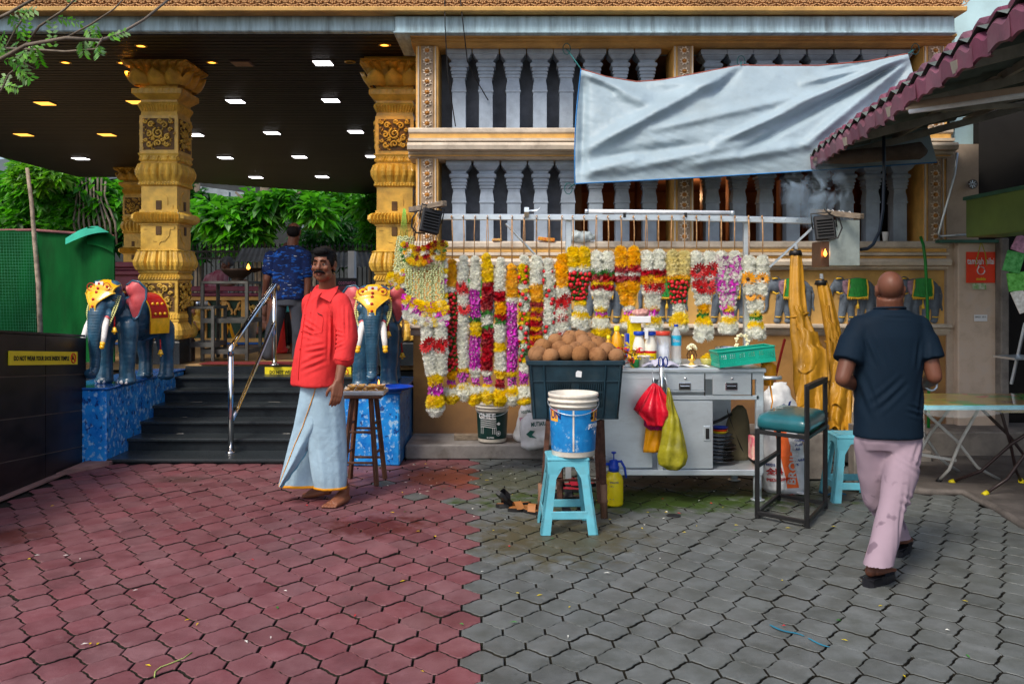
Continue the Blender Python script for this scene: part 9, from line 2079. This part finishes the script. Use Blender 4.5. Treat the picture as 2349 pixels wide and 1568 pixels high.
def shed(xs,label,d=14.2):
 t = thing('shed_roof', label, 'shed roof', P(xs[2], xs[5], d), 'grey corrugated shed roofs beyond the hall'); x0, x1, x2, x3, v0, v1 = xs; m = MB()
 m.grid(lambda u, w: P(x0 + (x1 - x0) * u + ((x2 - x0) * (1 - u) + (x3 - x1) * u) * w, v0 + (v1 - v0) * w + 1.2 * math.sin(u * 60), d + 1.0 * (1 - w)), 60, 2); part('sheet', m, M_cor, t)
 for x in (x2 + 6,x3 - 6): mm = MB(); mm.bar((X(x,d),d + .05,.7),(X(x,d),d + .05,Z(v1,d)),.05,.05); part('post',mm,M_rackst,t)
shed((555, 650, 535, 655, 568, 600), 'small grey corrugated roof left of the blue shirted man'); shed((745, 850, 735, 862, 578, 612), 'grey corrugated roof right of the red shirted man')
m = MB(); m.fb(798, 575, 812, 660, 13.4, .2); solo('white_post', m, M_white, 'white post standing beside the corrugated roof beyond the hall', 'post')
m = MB(); m.fb(740,637,820,655,13.3,.04); o = solo('shed_fascia',m,mat('dark_sign',(.02,.02,.025),.5),'small dark stall sign with pink lettering behind the red shirted man','sign'); lettering('cosmetics',.10,P(776,652,13.25),FACE,mat('pink_letters',(.6,.2,.35),.5,bump=0),o,width=.26)
fb_ = thing('backdrop_building', 'large dark backdrop building with a steel roof added far behind the trees', 'building', (-10, 34, 0))
m = MB(); m.box((-8, 42, 3.5), (56, 1, 7.6)); part('wall', m, mat('far_backdrop', (.035, .04, .042), .9, var=.4, vscale=.6), fb_)  # dark backdrop wall, added to keep the gaps between the trees dark
M_frf = mat('far_steel',(.25,.30,.33),.6,.2)
for (a, b_) in (((0, 380), (60, 365)), ((0, 400), (130, 372)), ((430, 430), (560, 448)), ((640, 452), (860, 462)), ((700, 470), (860, 480))):
 m = MB(); m.bar(P(*a, 38), P(*b_, 38), .18, .25); part('roof_beam', m, M_frf, fb_)
m = MB()
m.prism([P(-300, 400, 32), P(300, 330, 32), P(1000, 350, 32), P(1000, 425, 32), P(300, 405, 32), P(-300, 470, 32)], (0, 0, 0), (0, 1, 0)); part('roof_sheet', m, mat('far_roof', (.10, .13, .15), .7, var=.3, vscale=.5), fb_)
for x, v in ((520, 470), (700, 500), (90, 560), (20, 450)): m = MB(); m.bar(P(x, 760, 29), P(x, v - 30, 29), .2, .2); part('column', m, M_frf, fb_)
# == overhanging branch, upper left
br = thing('overhanging_branch', 'leafy branch of a street tree reaching in at the upper left corner', 'branch', P(-60, 160, 4.2)); D4 = 4.2
rg = random.Random(12); paths = [([(-80, 170), (0, 136), (60, 103), (150, 87), (230, 92), (270, 80), (330, 45), (395, -8)], .011), ([(-60, 108), (0, 110), (60, 112), (150, 118), (220, 112), (236, 85)], .007), ([(60, 103), (90, 60), (150, 20), (190, -20)], .007), ([(-40, 60), (20, 30), (90, -10)], .010), ([(150, 87), (210, 55), (262, 20), (290, -10)], .005), ([(-30, 240), (4, 205), (20, 170), (44, 150)], .006), ([(-30, 120), (30, 118), (48, 140), (80, 158)], .004), ([(0, 136), (40, 60), (70, 20)], .006)]
mL = [MB(),MB()]
for pts, w in paths:
 q = [P(x, v, D4 + .25 * math.sin(x * .01 + w * 300)) for x, v in pts]; m = MB(); m.tube(q, [w * (1 - .6 * k / len(q)) for k in range(len(q))], 6); part('twig', m, M_bark, br)
 for k in range(len(q) - 1):
  n_ = max(3, int((q[k + 1] - q[k]).length / .035))
  for j in range(n_):
   p = q[k].lerp(q[k + 1],j / n_); xm_ = (p.x * F_ / p.y) + CX
   if rg.random() < (.27 if xm_ < 300 else .07):
    d = Vector((rg.uniform(-.3, 1), rg.uniform(-.6, .6), rg.uniform(-.9, .8))).normalized(); L_ = rg.uniform(.06, .14)
    for s_ in range(6):     # a frond of paired leaflets
     c = p + d * L_ * (s_ + 1) / 6
     for sg in (-1, 1):
      sd_ = d.cross(Vector((0,-1,.3))).normalized() * sg; l_ = rg.uniform(.024,.042); e_ = c + (sd_ + d * .6).normalized() * l_ - Vector((0,0,.008)); w_ = d * l_ * .27; mm = mL[0 if rg.random() < .6 else 1]; n0 = len(mm.v)
      mm.v += [tuple(c), tuple((c + e_) / 2 + w_), tuple(e_), tuple((c + e_) / 2 - w_)]; mm.f.append((n0, n0 + 1, n0 + 2, n0 + 3)); mm.m.append(0); mm.sm.append(False)
part('leaves', mL[0], leafmat('fresh_leaf', (.06, .22, .01), (.16, .42, .02)), br, kind='stuff'); part('leaves', mL[1], M_lf1, br, kind='stuff')
bpy.data.scenes.remove(_tmp)
